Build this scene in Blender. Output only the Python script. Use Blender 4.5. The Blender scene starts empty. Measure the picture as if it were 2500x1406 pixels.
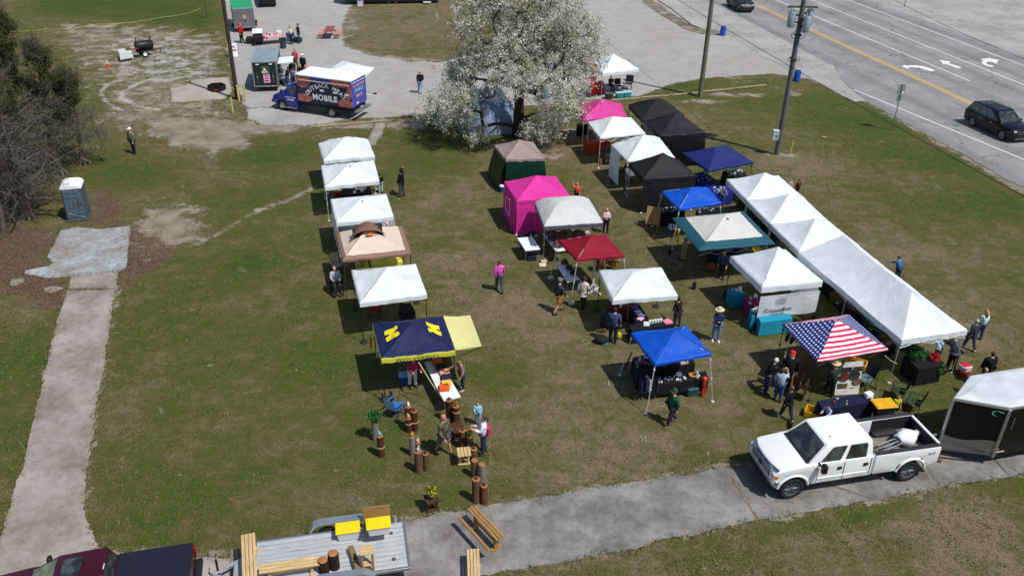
import bpy, bmesh, math, random
import numpy as np
from mathutils import Vector, Matrix, noise as mnoise
R = math.radians
random.seed(7)
S = bpy.context.scene
COL = S.collection
# ------------------------------------------------------------ camera, sky, sun
FPX, PITCH, ROLL, CAMH = 2099.12, R(29.8634), R(0.98505), 21.36
cam_d = bpy.data.cameras.new('camera'); cam = bpy.data.objects.new('camera', cam_d); COL.objects.link(cam)
cam_d.sensor_fit = 'HORIZONTAL'; cam_d.sensor_width = 36.0; cam_d.lens = 36.0*FPX/2500.0
cam_d.clip_start = 0.1; cam_d.clip_end = 5000
cam.location = (0, 0, CAMH)
cam.rotation_mode = 'XYZ'
cam.matrix_world = Matrix.Translation((0, 0, CAMH)) @ (Matrix.Rotation(R(90)-PITCH, 4, 'X') @ Matrix.Rotation(ROLL, 4, 'Z'))
S.camera = cam
SUN_EL, SUN_AZ = R(58.5), math.atan2(-0.62, 0.785)      # the sun stands behind and to the right of the camera
w = bpy.data.worlds.new('World'); S.world = w; w.use_nodes = True
wn = w.node_tree; wn.nodes.clear()
sky = wn.nodes.new('ShaderNodeTexSky'); sky.sky_type = 'NISHITA'; sky.sun_disc = False
sky.sun_elevation = SUN_EL; sky.sun_rotation = math.pi/2 - SUN_AZ; sky.air_density = 1.0; sky.dust_density = 0.7
bg = wn.nodes.new('ShaderNodeBackground'); bg.inputs[1].default_value = 0.092
wo = wn.nodes.new('ShaderNodeOutputWorld')
wn.links.new(sky.outputs[0], bg.inputs[0]); wn.links.new(bg.outputs[0], wo.inputs[0])
sd = bpy.data.lights.new('sun', 'SUN'); sd.energy = 4.1; sd.angle = R(0.55); sd.color = (1.0, 0.96, 0.9)
so = bpy.data.objects.new('sun', sd); COL.objects.link(so)
sdir = Vector((math.cos(SUN_EL)*math.cos(SUN_AZ), math.cos(SUN_EL)*math.sin(SUN_AZ), math.sin(SUN_EL)))
so.rotation_euler = sdir.to_track_quat('Z', 'Y').to_euler(); so.location = sdir*80
S.view_settings.view_transform = 'Standard'; S.view_settings.look = 'None'
S.view_settings.exposure = 0.05; S.view_settings.gamma = 1.0
S.render.resolution_x = 1024; S.render.resolution_y = 575
# ------------------------------------------------------------ measuring
_c, _s = math.cos(ROLL), math.sin(ROLL)
_cp, _sp = math.cos(PITCH), math.sin(PITCH)
def G(px, py, z=0.0):
 """where the sight line of photo point (px,py) meets the height z"""
 u, v = px-1250.0, py-703.0
 u, v = u*_c+v*_s, -u*_s+v*_c
 x, y = u/FPX, -v/FPX
 dx, dy, dz = x, _cp+y*_sp, -_sp+y*_cp
 t = (z-CAMH)/dz
 return Vector((dx*t, dy*t, z))
def PX(p):
 dx, dy, dz = p[0], p[1], p[2]-CAMH
 zz = dy*_cp-dz*_sp; yy = dy*_sp+dz*_cp
 u = FPX*dx/zz; v = -FPX*yy/zz
 return (1250+u*_c-v*_s, 703+u*_s+v*_c)
def heading(a, b):
 """angle of the ground direction from photo point a to photo point b"""
 A, B = G(*a), G(*b); return math.atan2(B.y-A.y, B.x-A.x)
def height_at(x, y, py):
 """height above (x,y) that shows at photo row py"""
 lo, hi = -2.0, 20.0
 for _ in range(40):
  m = (lo+hi)/2
  if PX((x, y, m))[1] > py: lo = m
  else: hi = m
 return (lo+hi)/2
# ------------------------------------------------------------ objects
def tag(o, label=None, cat=None, group=None, kind=None):
 if label: o['label'] = label
 if cat: o['category'] = cat
 if group: o['group'] = group
 if kind: o['kind'] = kind
 return o
def thing(name, label, cat, loc=(0, 0, 0), rz=0.0, group=None):
 o = bpy.data.objects.new(name, None); COL.objects.link(o)
 o.empty_display_size = 0.2
 o.location = loc; o.rotation_euler = (0, 0, rz)
 return tag(o, label, cat, group)
def copy_tree(o, parent=None):
 c = o.copy(); COL.objects.link(c); c.parent = parent
 for ch in list(o.children): copy_tree(ch, c)
 return c
def place(o, loc, rz=0.0, label=None, group=None, scale=None):
 o.location = loc; o.rotation_euler = (0, 0, rz)
 if scale: o.scale = scale
 if label: o['label'] = label
 if group: o['group'] = group
 return o
def basis(d):
 d = Vector(d).normalized()
 a = Vector((0, 0, 1)) if abs(d.z) < 0.95 else Vector((1, 0, 0))
 u = d.cross(a).normalized(); return u, d.cross(u).normalized()
class MB:
 def __init__(s): s.v = []; s.f = []; s.m = []; s.uv = None; s.M = None; s.cur = 0
 def P(s, p):
  p = Vector(p)
  if s.M is not None: p = s.M @ p
  s.v.append(p); return len(s.v)-1
 def F(s, ids): s.f.append(tuple(ids)); s.m.append(s.cur)
 def quad(s, a, b, c, d): s.F([s.P(a), s.P(b), s.P(c), s.P(d)])
 def poly(s, pts): s.F([s.P(p) for p in pts])
 def box(s, c, size, rz=0.0, rx=0.0, ry=0.0, bev=0.0, top=1.0):
  """box centred at c; top scales the upper face; bev chamfers the vertical and horizontal edges"""
  x, y, z = size[0]/2, size[1]/2, size[2]/2
  E = Matrix.Rotation(rz, 3, 'Z') @ Matrix.Rotation(ry, 3, 'Y') @ Matrix.Rotation(rx, 3, 'X')
  c = Vector(c)
  if bev <= 0:
   ids = [s.P(c+E @ Vector((sx*x*(top if sz > 0 else 1), sy*y*(top if sz > 0 else 1), sz*z))) for sz in (-1, 1) for sx, sy in ((-1, -1), (1, -1), (1, 1), (-1, 1))]
   for q in ((3, 2, 1, 0), (4, 5, 6, 7), (0, 1, 5, 4), (1, 2, 6, 5), (2, 3, 7, 6), (3, 0, 4, 7)): s.F([ids[i] for i in q])
   return s
  b = min(bev, x*.49, y*.49, z*.49)
  rings = []
  for zz, ins in ((-z, b), (-z+b, 0), (z-b, 0), (z, b)):
   k = (top if zz > 0 else 1)
   X, Y = x*k-ins, y*k-ins
   pts = [(-X+b, -Y), (X-b, -Y), (X, -Y+b), (X, Y-b), (X-b, Y), (-X+b, Y), (-X, Y-b), (-X, -Y+b)]
   rings.append([s.P(c+E @ Vector((p[0], p[1], zz))) for p in pts])
  for a in range(3):
   for i in range(8): s.F([rings[a][i], rings[a][(i+1) % 8], rings[a+1][(i+1) % 8], rings[a+1][i]])
  s.F(list(reversed(rings[0]))); s.F(rings[3])
  return s
 def tube(s, pts, rad, n=8, cap=True, closed=False):
  pts = [Vector(p) for p in pts]
  if not isinstance(rad, (list, tuple)): rad = [rad]*len(pts)
  u = None; rings = []
  for i, p in enumerate(pts):
   if i == 0: d = pts[1]-pts[0]
   elif i == len(pts)-1: d = pts[-1]-pts[-2]
   else: d = (pts[i+1]-pts[i]).normalized()+(pts[i]-pts[i-1]).normalized()
   if d.length < 1e-9: d = Vector((0, 0, 1))
   d.normalize()
   if u is None: u, v = basis(d)
   else:
    u = (u-d*u.dot(d))
    if u.length < 1e-6: u, v = basis(d)
    u.normalize(); v = d.cross(u)
   rings.append([s.P(p+(u*math.cos(t)+v*math.sin(t))*rad[i]) for t in [2*math.pi*k/n for k in range(n)]])
  for a in range(len(rings)-1):
   for i in range(n): s.F([rings[a][i], rings[a][(i+1) % n], rings[a+1][(i+1) % n], rings[a+1][i]])
  if cap: s.F(list(reversed(rings[0]))); s.F(rings[-1])
  return s
 def lathe(s, prof, n=16, c=(0, 0, 0), axis='Z', cap=True):
  c = Vector(c); rings = []
  for r, h in prof:
   ring = []
   for k in range(n):
    t = 2*math.pi*k/n
    a, b = r*math.cos(t), r*math.sin(t)
    q = (a, b, h) if axis == 'Z' else ((h, a, b) if axis == 'X' else (b, h, a))
    ring.append(s.P(c+Vector(q)))
   rings.append(ring)
  for a in range(len(rings)-1):
   for i in range(n): s.F([rings[a][i], rings[a][(i+1) % n], rings[a+1][(i+1) % n], rings[a+1][i]])
  if cap: s.F(list(reversed(rings[0]))); s.F(rings[-1])
  return s
 def ball(s, c, r, n=10, m=6, jit=0.0):
  if not isinstance(r, (list, tuple)): r = (r, r, r)
  c = Vector(c); rings = []
  top = s.P(c+Vector((0, 0, r[2]))); bot = s.P(c-Vector((0, 0, r[2])))
  for a in range(1, m):
   ph = math.pi*a/m; ring = []
   for k in range(n):
    t = 2*math.pi*k/n; j = 1+random.uniform(-jit, jit)
    ring.append(s.P(c+Vector((r[0]*math.sin(ph)*math.cos(t)*j, r[1]*math.sin(ph)*math.sin(t)*j, r[2]*math.cos(ph)*j))))
   rings.append(ring)
  for k in range(n):
   s.F([top, rings[0][k], rings[0][(k+1) % n]])
   s.F([bot, rings[-1][(k+1) % n], rings[-1][k]])
  for a in range(len(rings)-1):
   for k in range(n): s.F([rings[a][k], rings[a+1][k], rings[a+1][(k+1) % n], rings[a][(k+1) % n]])
  return s
 def prism(s, out, y0, y1, axis='Y', bev=0.0):
  """outline in two axes extruded along the third; bev rounds the rim"""
  def mk(p, h):
   return (p[0], h, p[1]) if axis == 'Y' else ((h, p[0], p[1]) if axis == 'X' else (p[0], p[1], h))
  cx = sum(p[0] for p in out)/len(out); cy = sum(p[1] for p in out)/len(out)
  def ins(b):
   n = len(out); res = []
   ar = sum(out[i][0]*out[(i+1) % n][1]-out[(i+1) % n][0]*out[i][1] for i in range(n))
   sg = 1 if ar > 0 else -1
   for i in range(n):
    a = Vector(out[i-1]); p = Vector(out[i]); q = Vector(out[(i+1) % n])
    d1 = (p-a).normalized(); d2 = (q-p).normalized()
    nn = Vector((-(d1+d2).y, (d1+d2).x))
    if nn.length < 1e-6: nn = Vector((-d1.y, d1.x))
    nn.normalize(); res.append(p+nn*b*sg)
   return res
  lay = [(y0, 0.0), (y1, 0.0)] if bev <= 0 else [(y0, bev), (y0+bev*(1 if y1 > y0 else -1), 0), (y1-bev*(1 if y1 > y0 else -1), 0), (y1, bev)]
  rings = [[s.P(mk(p, h)) for p in (ins(b) if b > 0 else out)] for h, b in lay]
  n = len(out)
  for a in range(len(rings)-1):
   for i in range(n): s.F([rings[a][i], rings[a][(i+1) % n], rings[a+1][(i+1) % n], rings[a+1][i]])
  s.F(list(reversed(rings[0]))); s.F(rings[-1])
  return s
 def build(s, name, mats, parent=None, smooth=False, fix=True):
  me = bpy.data.meshes.new(name)
  me.from_pydata([tuple(p) for p in s.v], [], s.f)
  if not isinstance(mats, (list, tuple)): mats = [mats]
  for m in mats: me.materials.append(m)
  if len(mats) > 1: me.polygons.foreach_set('material_index', s.m)
  if fix:
   bm = bmesh.new(); bm.from_mesh(me); bmesh.ops.recalc_face_normals(bm, faces=bm.faces); bm.to_mesh(me); bm.free()
  if smooth:
   me.polygons.foreach_set('use_smooth', [True]*len(me.polygons))
   if smooth != 'all': me.set_sharp_from_angle(angle=R(smooth if smooth is not True else 40))
  me.update()
  o = bpy.data.objects.new(name, me); COL.objects.link(o)
  if parent is not None: o.parent = parent
  return o
def strmesh(txt, size, bold=0.0, spacing=1.0):
 """flat lettering as (verts, faces) in XY, centred"""
 cu = bpy.data.curves.new('lettering', 'FONT'); cu.body = txt; cu.size = size; cu.align_x = 'CENTER'; cu.align_y = 'CENTER'
 cu.offset = bold; cu.resolution_u = 2; cu.space_character = spacing; cu.fill_mode = 'FRONT' if hasattr(cu, 'fill_mode') else cu.fill_mode
 o = bpy.data.objects.new('lettering', cu); COL.objects.link(o)
 bpy.context.view_layer.update()
 dg = bpy.context.evaluated_depsgraph_get()
 me = bpy.data.meshes.new_from_object(o.evaluated_get(dg))
 v = [tuple(p.co) for p in me.vertices]; f = [tuple(p.vertices) for p in me.polygons]
 bpy.data.objects.remove(o); bpy.data.curves.remove(cu); bpy.data.meshes.remove(me)
 return v, f
def add_text(mb, txt, size, fn, bold=0.0, spacing=1.0):
 """fn maps lettering (x,y) to a 3-D point"""
 v, f = strmesh(txt, size, bold, spacing)
 ids = [mb.P(fn(a, b)) for a, b, _ in v]
 for q in f: mb.F([ids[i] for i in q])
def text_obj(name, txt, size, M, mat, parent=None, bold=0.0, spacing=1.0):
 mb = MB(); add_text(mb, txt, size, lambda a, b: M @ Vector((a, b, 0)), bold, spacing)
 return mb.build(name, mat, parent, fix=False)
# ------------------------------------------------------------ materials
def srgb(h):
 if isinstance(h, str):
  h = h.lstrip('#'); c = [int(h[i:i+2], 16)/255 for i in (0, 2, 4)]
 else: c = h; return tuple(c)+(1.0,)
 return tuple(((x+0.055)/1.055)**2.4 if x > 0.04045 else x/12.92 for x in c)+(1.0,)
class NT:
 def __init__(s, name):
  s.m = bpy.data.materials.new(name); s.m.use_nodes = True; s.t = s.m.node_tree; s.t.nodes.clear()
  s.out = s.n('OutputMaterial')
 def n(s, kind, **kw):
  x = s.t.nodes.new('ShaderNode'+kind)
  for k, v in kw.items(): setattr(x, k, v)
  return x
 def l(s, a, b): s.t.links.new(a, b)
 def coord(s, which='Object'): return s.n('TexCoord').outputs[which]
 def pos(s): return s.n('NewGeometry').outputs['Position']
 def noise(s, vec, scale, detail=4, rough=0.55, dist=0.0):
  x = s.n('TexNoise'); x.inputs['Scale'].default_value = scale; x.inputs['Detail'].default_value = detail
  x.inputs['Roughness'].default_value = rough; x.inputs['Distortion'].default_value = dist
  if vec is not None: s.l(vec, x.inputs['Vector'])
  return x.outputs['Fac']
 def ramp(s, fac, stops, interp='LINEAR'):
  x = s.n('ValToRGB'); x.color_ramp.interpolation = interp; e = x.color_ramp.elements
  while len(e) < len(stops): e.new(0.5)
  for i, (p, c) in enumerate(stops):
   e[i].position = p; e[i].color = c if len(c) == 4 else tuple(c)+(1,)
  s.l(fac, x.inputs[0]); return x.outputs[0]
 def math(s, op, a, b=None, c=None, clamp=False):
  x = s.n('Math', operation=op); x.use_clamp = clamp
  for i, q in enumerate((a, b, c)):
   if q is None: continue
   if hasattr(q, 'links'): s.l(q, x.inputs[i])
   else: x.inputs[i].default_value = q
  return x.outputs[0]
 def mix(s, f, a, b, mode='MIX'):
  x = s.n('Mix', data_type='RGBA', blend_type=mode)
  for i, q in ((0, f), (6, a), (7, b)):
   if hasattr(q, 'links'): s.l(q, x.inputs[i])
   elif i == 0: x.inputs[0].default_value = q
   else: x.inputs[i].default_value = q if len(q) == 4 else tuple(q)+(1,)
  return x.outputs[2]
 def map(s, vec, scale=(1, 1, 1), rot=(0, 0, 0), loc=(0, 0, 0)):
  x = s.n('Mapping'); x.inputs['Scale'].default_value = scale; x.inputs['Rotation'].default_value = rot; x.inputs['Location'].default_value = loc
  s.l(vec, x.inputs[0]); return x.outputs[0]
 def bump(s, h, strength=0.3, dist=0.02):
  x = s.n('Bump'); x.inputs['Strength'].default_value = strength; x.inputs['Distance'].default_value = dist
  s.l(h, x.inputs['Height']); return x.outputs[0]
 def bsdf(s, col, rough=0.6, metal=0.0, normal=None, spec=0.5, coat=0.0, **kw):
  x = s.n('BsdfPrincipled')
  for k, q in (('Base Color', col), ('Roughness', rough), ('Metallic', metal)):
   if hasattr(q, 'links'): s.l(q, x.inputs[k])
   else: x.inputs[k].default_value = (q if len(q) == 4 else tuple(q)+(1,)) if k == 'Base Color' else q
  x.inputs['Specular IOR Level'].default_value = spec; x.inputs['Coat Weight'].default_value = coat; x.inputs['Coat Roughness'].default_value = 0.06
  if normal is not None: s.l(normal, x.inputs['Normal'])
  return x.outputs[0]
 def done(s, sh): s.l(sh, s.out.inputs[0]); return s.m
_mc = {}
def mat(col, rough=0.6, metal=0.0, var=0.12, vs=3.0, bump=0.0, bs=30.0, spec=0.4, coat=0.0, name=None, stretch=None):
 key = (str(col), rough, metal, var, vs, bump, bs, spec, coat, stretch)
 if key in _mc: return _mc[key]
 c = srgb(col); t = NT(name or 'surface_'+str(len(_mc)))
 v = t.coord('Object')
 if stretch: v = t.map(v, stretch)
 f = t.noise(v, vs, 4)
 dk = tuple(x*(1-var*1.6) for x in c[:3]); lt = tuple(min(1, x*(1+var)) for x in c[:3])
 cc = t.ramp(f, [(0.3, dk), (0.7, lt)])
 nm = t.bump(t.noise(v, bs, 3), bump, 0.02) if bump else None
 m = t.done(t.bsdf(cc, rough, metal, nm, spec, coat)); _mc[key] = m; return m
def glass(name='dark_glass', col=(0.012, 0.016, 0.016), rough=0.05):
 if name in _mc: return _mc[name]
 t = NT(name); cc = t.ramp(t.noise(t.coord('Object'), 2.6, 4), [(.42, col), (.62, tuple(min(1, x*4+.01) for x in col))]); m = t.done(t.bsdf(cc, rough, 0.0, None, 0.9, .4)); _mc[name] = m; return m
def wood(col, dark=None, sc=1.0, rough=0.75, axis=0):
 key = ('wood', str(col), str(dark), sc, axis)
 if key in _mc: return _mc[key]
 c = srgb(col); d = srgb(dark) if dark else tuple(x*0.55 for x in c[:3])+(1,)
 t = NT('wood_'+str(len(_mc))); st = [9*sc, 9*sc, 9*sc]; st[axis] = 0.8*sc
 v = t.map(t.coord('Object'), tuple(st))
 f = t.noise(v, 3.0, 5, 0.65, 0.6)
 f2 = t.noise(t.coord('Object'), 2.2, 3)
 cc = t.mix(t.ramp(f2, [(0.35, (0, 0, 0)), (0.7, (0.5, 0.5, 0.5))]), t.ramp(f, [(0.32, d), (0.62, c)]), tuple(x*0.75 for x in c[:3])+(1,))
 m = t.done(t.bsdf(cc, rough, 0, t.bump(f, 0.4, 0.01), 0.25)); _mc[key] = m; return m
def fabric(col, trans=0.25, wr=0.6, rough=0.75, name=None, pattern=None, seed=0.0, sheen=0.0):
 """woven canopy cloth: some light passes through it; creases as bump"""
 key = ('fab', str(col), trans, wr, rough, name, seed)
 if key in _mc: return _mc[key]
 t = NT(name or 'cloth_'+str(len(_mc)))
 v = t.map(t.coord('Object'), (1, 1, 1), (0, 0, 0), (seed*7.3, seed*3.1, 0))
 uv = t.coord('UV')
 if pattern: cc = pattern(t, uv)
 else:
  c = srgb(col); f = t.noise(v, 1.7, 4)
  cc = t.ramp(f, [(0.3, tuple(x*0.90 for x in c[:3])), (0.7, tuple(min(1, x*1.04) for x in c[:3]))])
 n1 = t.noise(t.map(v, (1.0, 1.0, 2.0)), 1.6, 3, 0.5, 1.2)
 n2 = t.noise(t.map(uv, (26.0, 2.2, 1.0)), 1.0, 3, 0.6, 0.7)
 h = t.math('ADD', t.math('MULTIPLY', n1, 0.6), t.math('MULTIPLY', n2, 0.5))
 nm = t.bump(h, wr, 0.05)
 a = t.bsdf(cc, rough, 0, nm, 0.25)
 tr = t.n('BsdfTranslucent'); t.l(cc, tr.inputs[0]) if hasattr(cc, 'links') else None; t.l(nm, tr.inputs['Normal'])
 mx = t.n('MixShader'); mx.inputs[0].default_value = trans; t.l(a, mx.inputs[1]); t.l(tr.outputs[0], mx.inputs[2])
 m = t.done(mx.outputs[0]); _mc[key] = m; return m
# ------------------------------------------------------------ the ground
def in_poly(x, y, poly):
 inside = np.zeros(x.shape, bool); n = len(poly)
 for i in range(n):
  x1, y1 = poly[i]; x2, y2 = poly[(i+1) % n]
  if y1 == y2: continue
  c = ((y1 > y) != (y2 > y)) & (x < (x2-x1)*(y-y1)/(y2-y1)+x1)
  inside ^= c
 return inside
def seg_dist(x, y, pts, closed=False):
 d = np.full(x.shape, 1e9); n = len(pts)
 for i in range(n if closed else n-1):
  ax, ay = pts[i]; bx, by = pts[(i+1) % n]
  L = max((bx-ax)**2+(by-ay)**2, 1e-9)
  t = np.clip(((x-ax)*(bx-ax)+(y-ay)*(by-ay))/L, 0, 1)
  d = np.minimum(d, np.hypot(x-ax-t*(bx-ax), y-ay-t*(by-ay)))
 return d
def W2(px): return [tuple(G(*p)[:2]) for p in px]
xs = np.concatenate([[-2500, -900, -400, -200, -120, -95], np.arange(-78, 84.01, 0.3), [100, 130, 220, 450, 950, 2500]])
ys = np.concatenate([[-2500, -600, -150, -50, -15, 5, 12], np.arange(16, 128, 0.3), [135, 150, 180, 240, 400, 900, 2600]])
GX, GY = np.meshgrid(xs, ys); gx, gy = GX.ravel(), GY.ravel()
ch = {k: np.zeros(gx.shape) for k in ('gravel', 'dirt', 'lush', 'litter', 'dry')}
def area(chn, px, val=1.0, soft=0.5):
 P = W2(px); d = seg_dist(gx, gy, P, True); ins = in_poly(gx, gy, P)
 sd_ = np.where(ins, d, -d); m = np.clip(0.5+sd_/(2*soft), 0, 1)*val
 ch[chn] = np.maximum(ch[chn], m) if val > 0 else ch[chn]*(1+np.clip(0.5+sd_/(2*soft), 0, 1)*val)
def line(chn, px, width, val=1.0, soft=0.3):
 d = seg_dist(gx, gy, W2(px)); m = np.clip((width/2+soft-d)/(2*soft), 0, 1)*val
 ch[chn] = np.maximum(ch[chn], m) if val > 0 else ch[chn]*(1+np.clip((width/2+soft-d)/(2*soft), 0, 1)*val)
def wline(chn, pts, width, val=1.0, soft=0.3):
 d = seg_dist(gx, gy, pts); ch[chn] = np.maximum(ch[chn], np.clip((width/2+soft-d)/(2*soft), 0, 1)*val)
def blob(chn, px, py, r, val=1.0, ry=None):
 c = G(px, py); ry = ry or r
 q = np.hypot((gx-c.x)/r, (gy-c.y)/ry); m = np.clip(1.25-q, 0, 1)*val
 ch[chn] = np.maximum(ch[chn], m) if val > 0 else ch[chn]*(1+np.clip(1.25-q, 0, 1)*val)
area('gravel', [(548, -60), (552, 60), (560, 130), (575, 200), (600, 262), (640, 292), (780, 296), (900, 288), (1050, 282), (1250, 262), (1430, 244), (1560, 234), (1640, 205), (1720, 190), (1880, 180), (2000, 196), (2085, 222), (2260, 300), (2500, 430), (2560, 440), (2560, 380), (2400, 300), (1560, -60)], 1.0, 0.45)
area('gravel', [(835, -60), (862, 5), (846, 30), (836, 70), (842, 112), (905, 135), (1000, 150), (1090, 152), (1180, 120), (1240, 60), (1360, 20), (1375, -60)], -1.0, 0.7)
area('dirt', [(815, 10), (865, 20), (880, 60), (850, 90), (820, 60)], 0.75, 1.5)
area('dirt', [(836, 105), (905, 130), (1090, 148), (1100, 165), (900, 150), (830, 125)], 0.8, 1.2)
area('dry', [(835, -20), (1370, -20), (1250, 160), (840, 120)], 0.55, 2.0)
area('gravel', [(230, 88), (420, 80), (545, 92), (565, 150), (545, 205), (440, 215), (345, 215), (250, 180)], 0.46, 2.0)
area('gravel', [(1560, -60), (2600, 400), (2800, 300), (2100, -100)], 1.0, 1.0)
area('dirt', [(100, 60), (240, 50), (420, 66), (545, 80), (560, 210), (590, 280), (605, 340), (560, 380), (460, 372), (400, 340), (330, 330), (240, 300), (220, 200)], 0.60, 2.4)
area('dirt', [(380, 280), (520, 285), (640, 300), (1040, 288), (1030, 312), (760, 312), (620, 330), (600, 365), (520, 372), (420, 350), (370, 320)], 0.95, 0.9)
area('lush', [(90, -80), (540, -80), (520, 40), (505, 92), (450, 60), (330, 50), (200, 40), (100, 36)], 1.0, 1.2)
for a in ((300, 215, 120), (250, 200, 150)):
 pass
line('gravel', [(372, 192), (335, 205), (300, 225), (297, 240), (330, 258), (390, 268)], 0.45, 0.9, 0.3)
line('gravel', [(300, 195), (262, 205), (246, 225), (258, 250), (300, 270)], 0.45, 0.85, 0.3)
line('dirt', [(560, 100), (500, 118), (420, 130), (405, 160), (430, 180), (520, 190)], 0.3, 0.9, 0.25)
area('dirt', [(345, 505), (420, 488), (470, 505), (497, 545), (485, 590), (420, 610), (350, 625), (330, 560)], 0.78, 1.3)
area('litter', [(200, 450), (300, 470), (320, 500), (300, 560), (220, 555)], 0.75, 0.9)
area('litter', [(-60, 520), (120, 545), (150, 580), (120, 640), (160, 690), (170, 740), (120, 760), (0, 720), (-60, 700)], 0.8, 1.0)
area('litter', [(290, 560), (340, 540), (460, 590), (400, 650), (300, 710), (282, 700)], 0.8, 0.5)
area('litter', [(0, 690), (110, 672), (172, 680), (168, 735), (60, 725)], 1.0, 0.4)
blob('lush', 600, 640, 2.0, 0.9, 1.6); blob('lush', 650, 380, 3.5, 0.8); blob('lush', 360, 430, 3.2, 0.8); blob('lush', 650, 480, 4.0, 0.5)
blob('lush', 520, 760, 4.5, 0.55); blob('lush', 760, 900, 3.2, 0.8); blob('lush', 520, 960, 3.0, 0.45); blob('lush', 400, 1190, 3.0, 0.5)
blob('lush', 60, 900, 3.0, 0.7); blob('lush', 20, 1120, 2.0, 0.5); blob('lush', 830, 1050, 2.4, 0.4); blob('lush', 1185, 900, 2.0, 0.55)
blob('lush', 1000, 330, 4.0, 0.8, 3.0); blob('lush', 1060, 400, 4.0, 0.6); blob('lush', 2130, 300, 6.0, 0.95, 4.5); blob('lush', 2300, 390, 6.0, 0.75, 4.0); blob('lush', 2000, 240, 5.0, 0.7, 3)
blob('lush', 2440, 500, 5.0, 0.7, 3.5); blob('lush', 2400, 640, 4.0, 0.4); blob('lush', 1800, 250, 4.5, 0.45); blob('lush', 1640, 210, 4.0, 0.8, 1.6); blob('lush', 1830, 200, 3.5, 0.5, 1.3)
area('lush', [(1850, 1290), (2200, 1215), (2500, 1165), (2560, 1190), (2200, 1260), (1850, 1330)], 0.8, 0.4)
blob('lush', 120, 1000, 2, 0.5); blob('lush', 660, 820, 2.5, 0.5); blob('lush', 480, 1140, 2.2, 0.4); blob('lush', 1560, 690, 2, 0.3); blob('lush', 1340, 420, 3, 0.3)
blob('dry', 1130, 640, 3.2, 0.8, 2.6); blob('dry', 1240, 760, 3.5, 0.6); blob('dry', 580, 740, 3.0, 0.55, 1.5); blob('dry', 1300, 980, 4, 0.4); blob('dry', 1500, 1080, 5, 0.6, 2.0)
blob('dry', 1050, 560, 3.0, 0.5); blob('dry', 1380, 350, 3.0, 0.75); blob('dry', 1430, 420, 3, 0.6); blob('dry', 1950, 400, 4, 0.65); blob('dry', 1700, 290, 4, 0.5)
blob('dry', 2250, 620, 5, 0.75, 3.0); blob('dry', 2420, 800, 4, 0.5); blob('dry', 2350, 1290, 3, 0.7); blob('dry', 1950, 1370, 3.5, 0.6); blob('dry', 1400, 1140, 4, 0.6, 1.2); blob('dry', 500, 1080, 2, 0.35)
blob('dry', 1350, 1400, 2.5, 0.4); blob('dry', 950, 320, 3, 0.5); blob('dry', 460, 420, 4, 0.4); blob('dry', 1700, 960, 3, 0.3); blob('dry', 1640, 780, 3, 0.35); blob('dry', 1820, 880, 3, 0.4)
blob('dirt', 1410, 330, 1.6, 0.6, 2.4); blob('dirt', 1340, 380, 1.8, 0.65, 1.6); blob('dirt', 1810, 232, 3.2, 0.7, 0.9); blob('dirt', 1720, 248, 2.6, 0.75, 0.7); blob('dirt', 1900, 378, 1.6, 0.7, 0.7); blob('dirt', 1930, 225, 2.0, 0.5, 1.5)
blob('dirt', 1400, 245, 2.0, 0.5)
line('dirt', [(500, 585), (560, 555), (600, 530), (650, 505), (700, 490), (768, 455)], 0.35, 0.95, 0.3)
line('dirt', [(2095, 595), (2200, 680), (2300, 745), (2390, 800)], 0.7, 0.55, 0.8)
line('dirt', [(2080, 224), (2260, 318), (2420, 410), (2520, 468)], 0.9, 0.95, 0.7)
line('dirt', [(240, 1240), (205, 1250), (215, 1130), (232, 980), (262, 830), (284, 700)], 0.25, 0.9, 0.2)
line('dirt', [(2170, 215), (2230, 300)], 0.5, 0.2, 0.6)
line('dirt', [(1650, 0), (1700, 60), (1790, 110)], 1.5, 0.25, 0.8)
line('dirt', [(950, 278), (1060, 283), (1430, 248)], 0.6, 0.7, 0.4)
line('dirt', [(1430, 244), (1560, 232), (1640, 203), (1720, 188), (1880, 178)], 0.6, 0.6, 0.6)
line('dirt', [(900, 262), (1000, 200), (1100, 190)], 2.0, 0.5, 1.5)
line('dirt', [(1560, 20), (1700, 120), (1800, 200)], 2.4, 0.45, 1.2)
line('dirt', [(240, 1335), (480, 1352), (590, 1345), (1020, 1262), (1330, 1207), (1780, 1137), (2290, 1100)], 0.25, 0.8, 0.25)
line('dirt', [(1180, 1402), (1450, 1358), (1840, 1272), (2130, 1222), (2330, 1184), (2500, 1153)], 0.2, 0.7, 0.2)
area('dry', [(1020, 430), (1210, 420), (1250, 600), (1450, 760), (1900, 830), (1900, 1010), (1780, 1120), (1250, 1190), (1190, 1000), (1200, 820), (1040, 620)], .42, 2.0); area('dry', [(1900, 420), (2080, 480), (2500, 720), (2500, 900), (2380, 800), (2100, 590)], .45, 2.0); area('dry', [(1300, 350), (1500, 420), (1640, 620), (1500, 640), (1400, 480)], .35, 1.5)
area('dry', [(300, 1000), (560, 860), (800, 980), (760, 1200), (300, 1290)], .18, 2.0)
a_, b_ = W2([(2100, 232), (2500, 462)]); wline('dirt', [a_, b_, (b_[0]+(b_[0]-a_[0])*3, b_[1]+(b_[1]-a_[1])*3)], 1.1, 1.0, .6)
nv = len(gx)
nz = np.zeros(nv)
for fx, fy, ph, am in ((0.31, 0.17, 0.3, 0.015), (0.11, -0.23, 1.7, 0.02), (0.7, 0.9, 2.1, 0.006)):
 nz += am*np.sin(fx*gx+fy*gy+ph)
co = np.stack([gx, gy, nz*0.35-0.016], 1).astype(np.float32)
NX, NY = len(xs), len(ys)
idx = np.arange(nv).reshape(NY, NX)
fq = np.stack([idx[:-1, :-1], idx[:-1, 1:], idx[1:, 1:], idx[1:, :-1]], -1).reshape(-1, 4)
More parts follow.
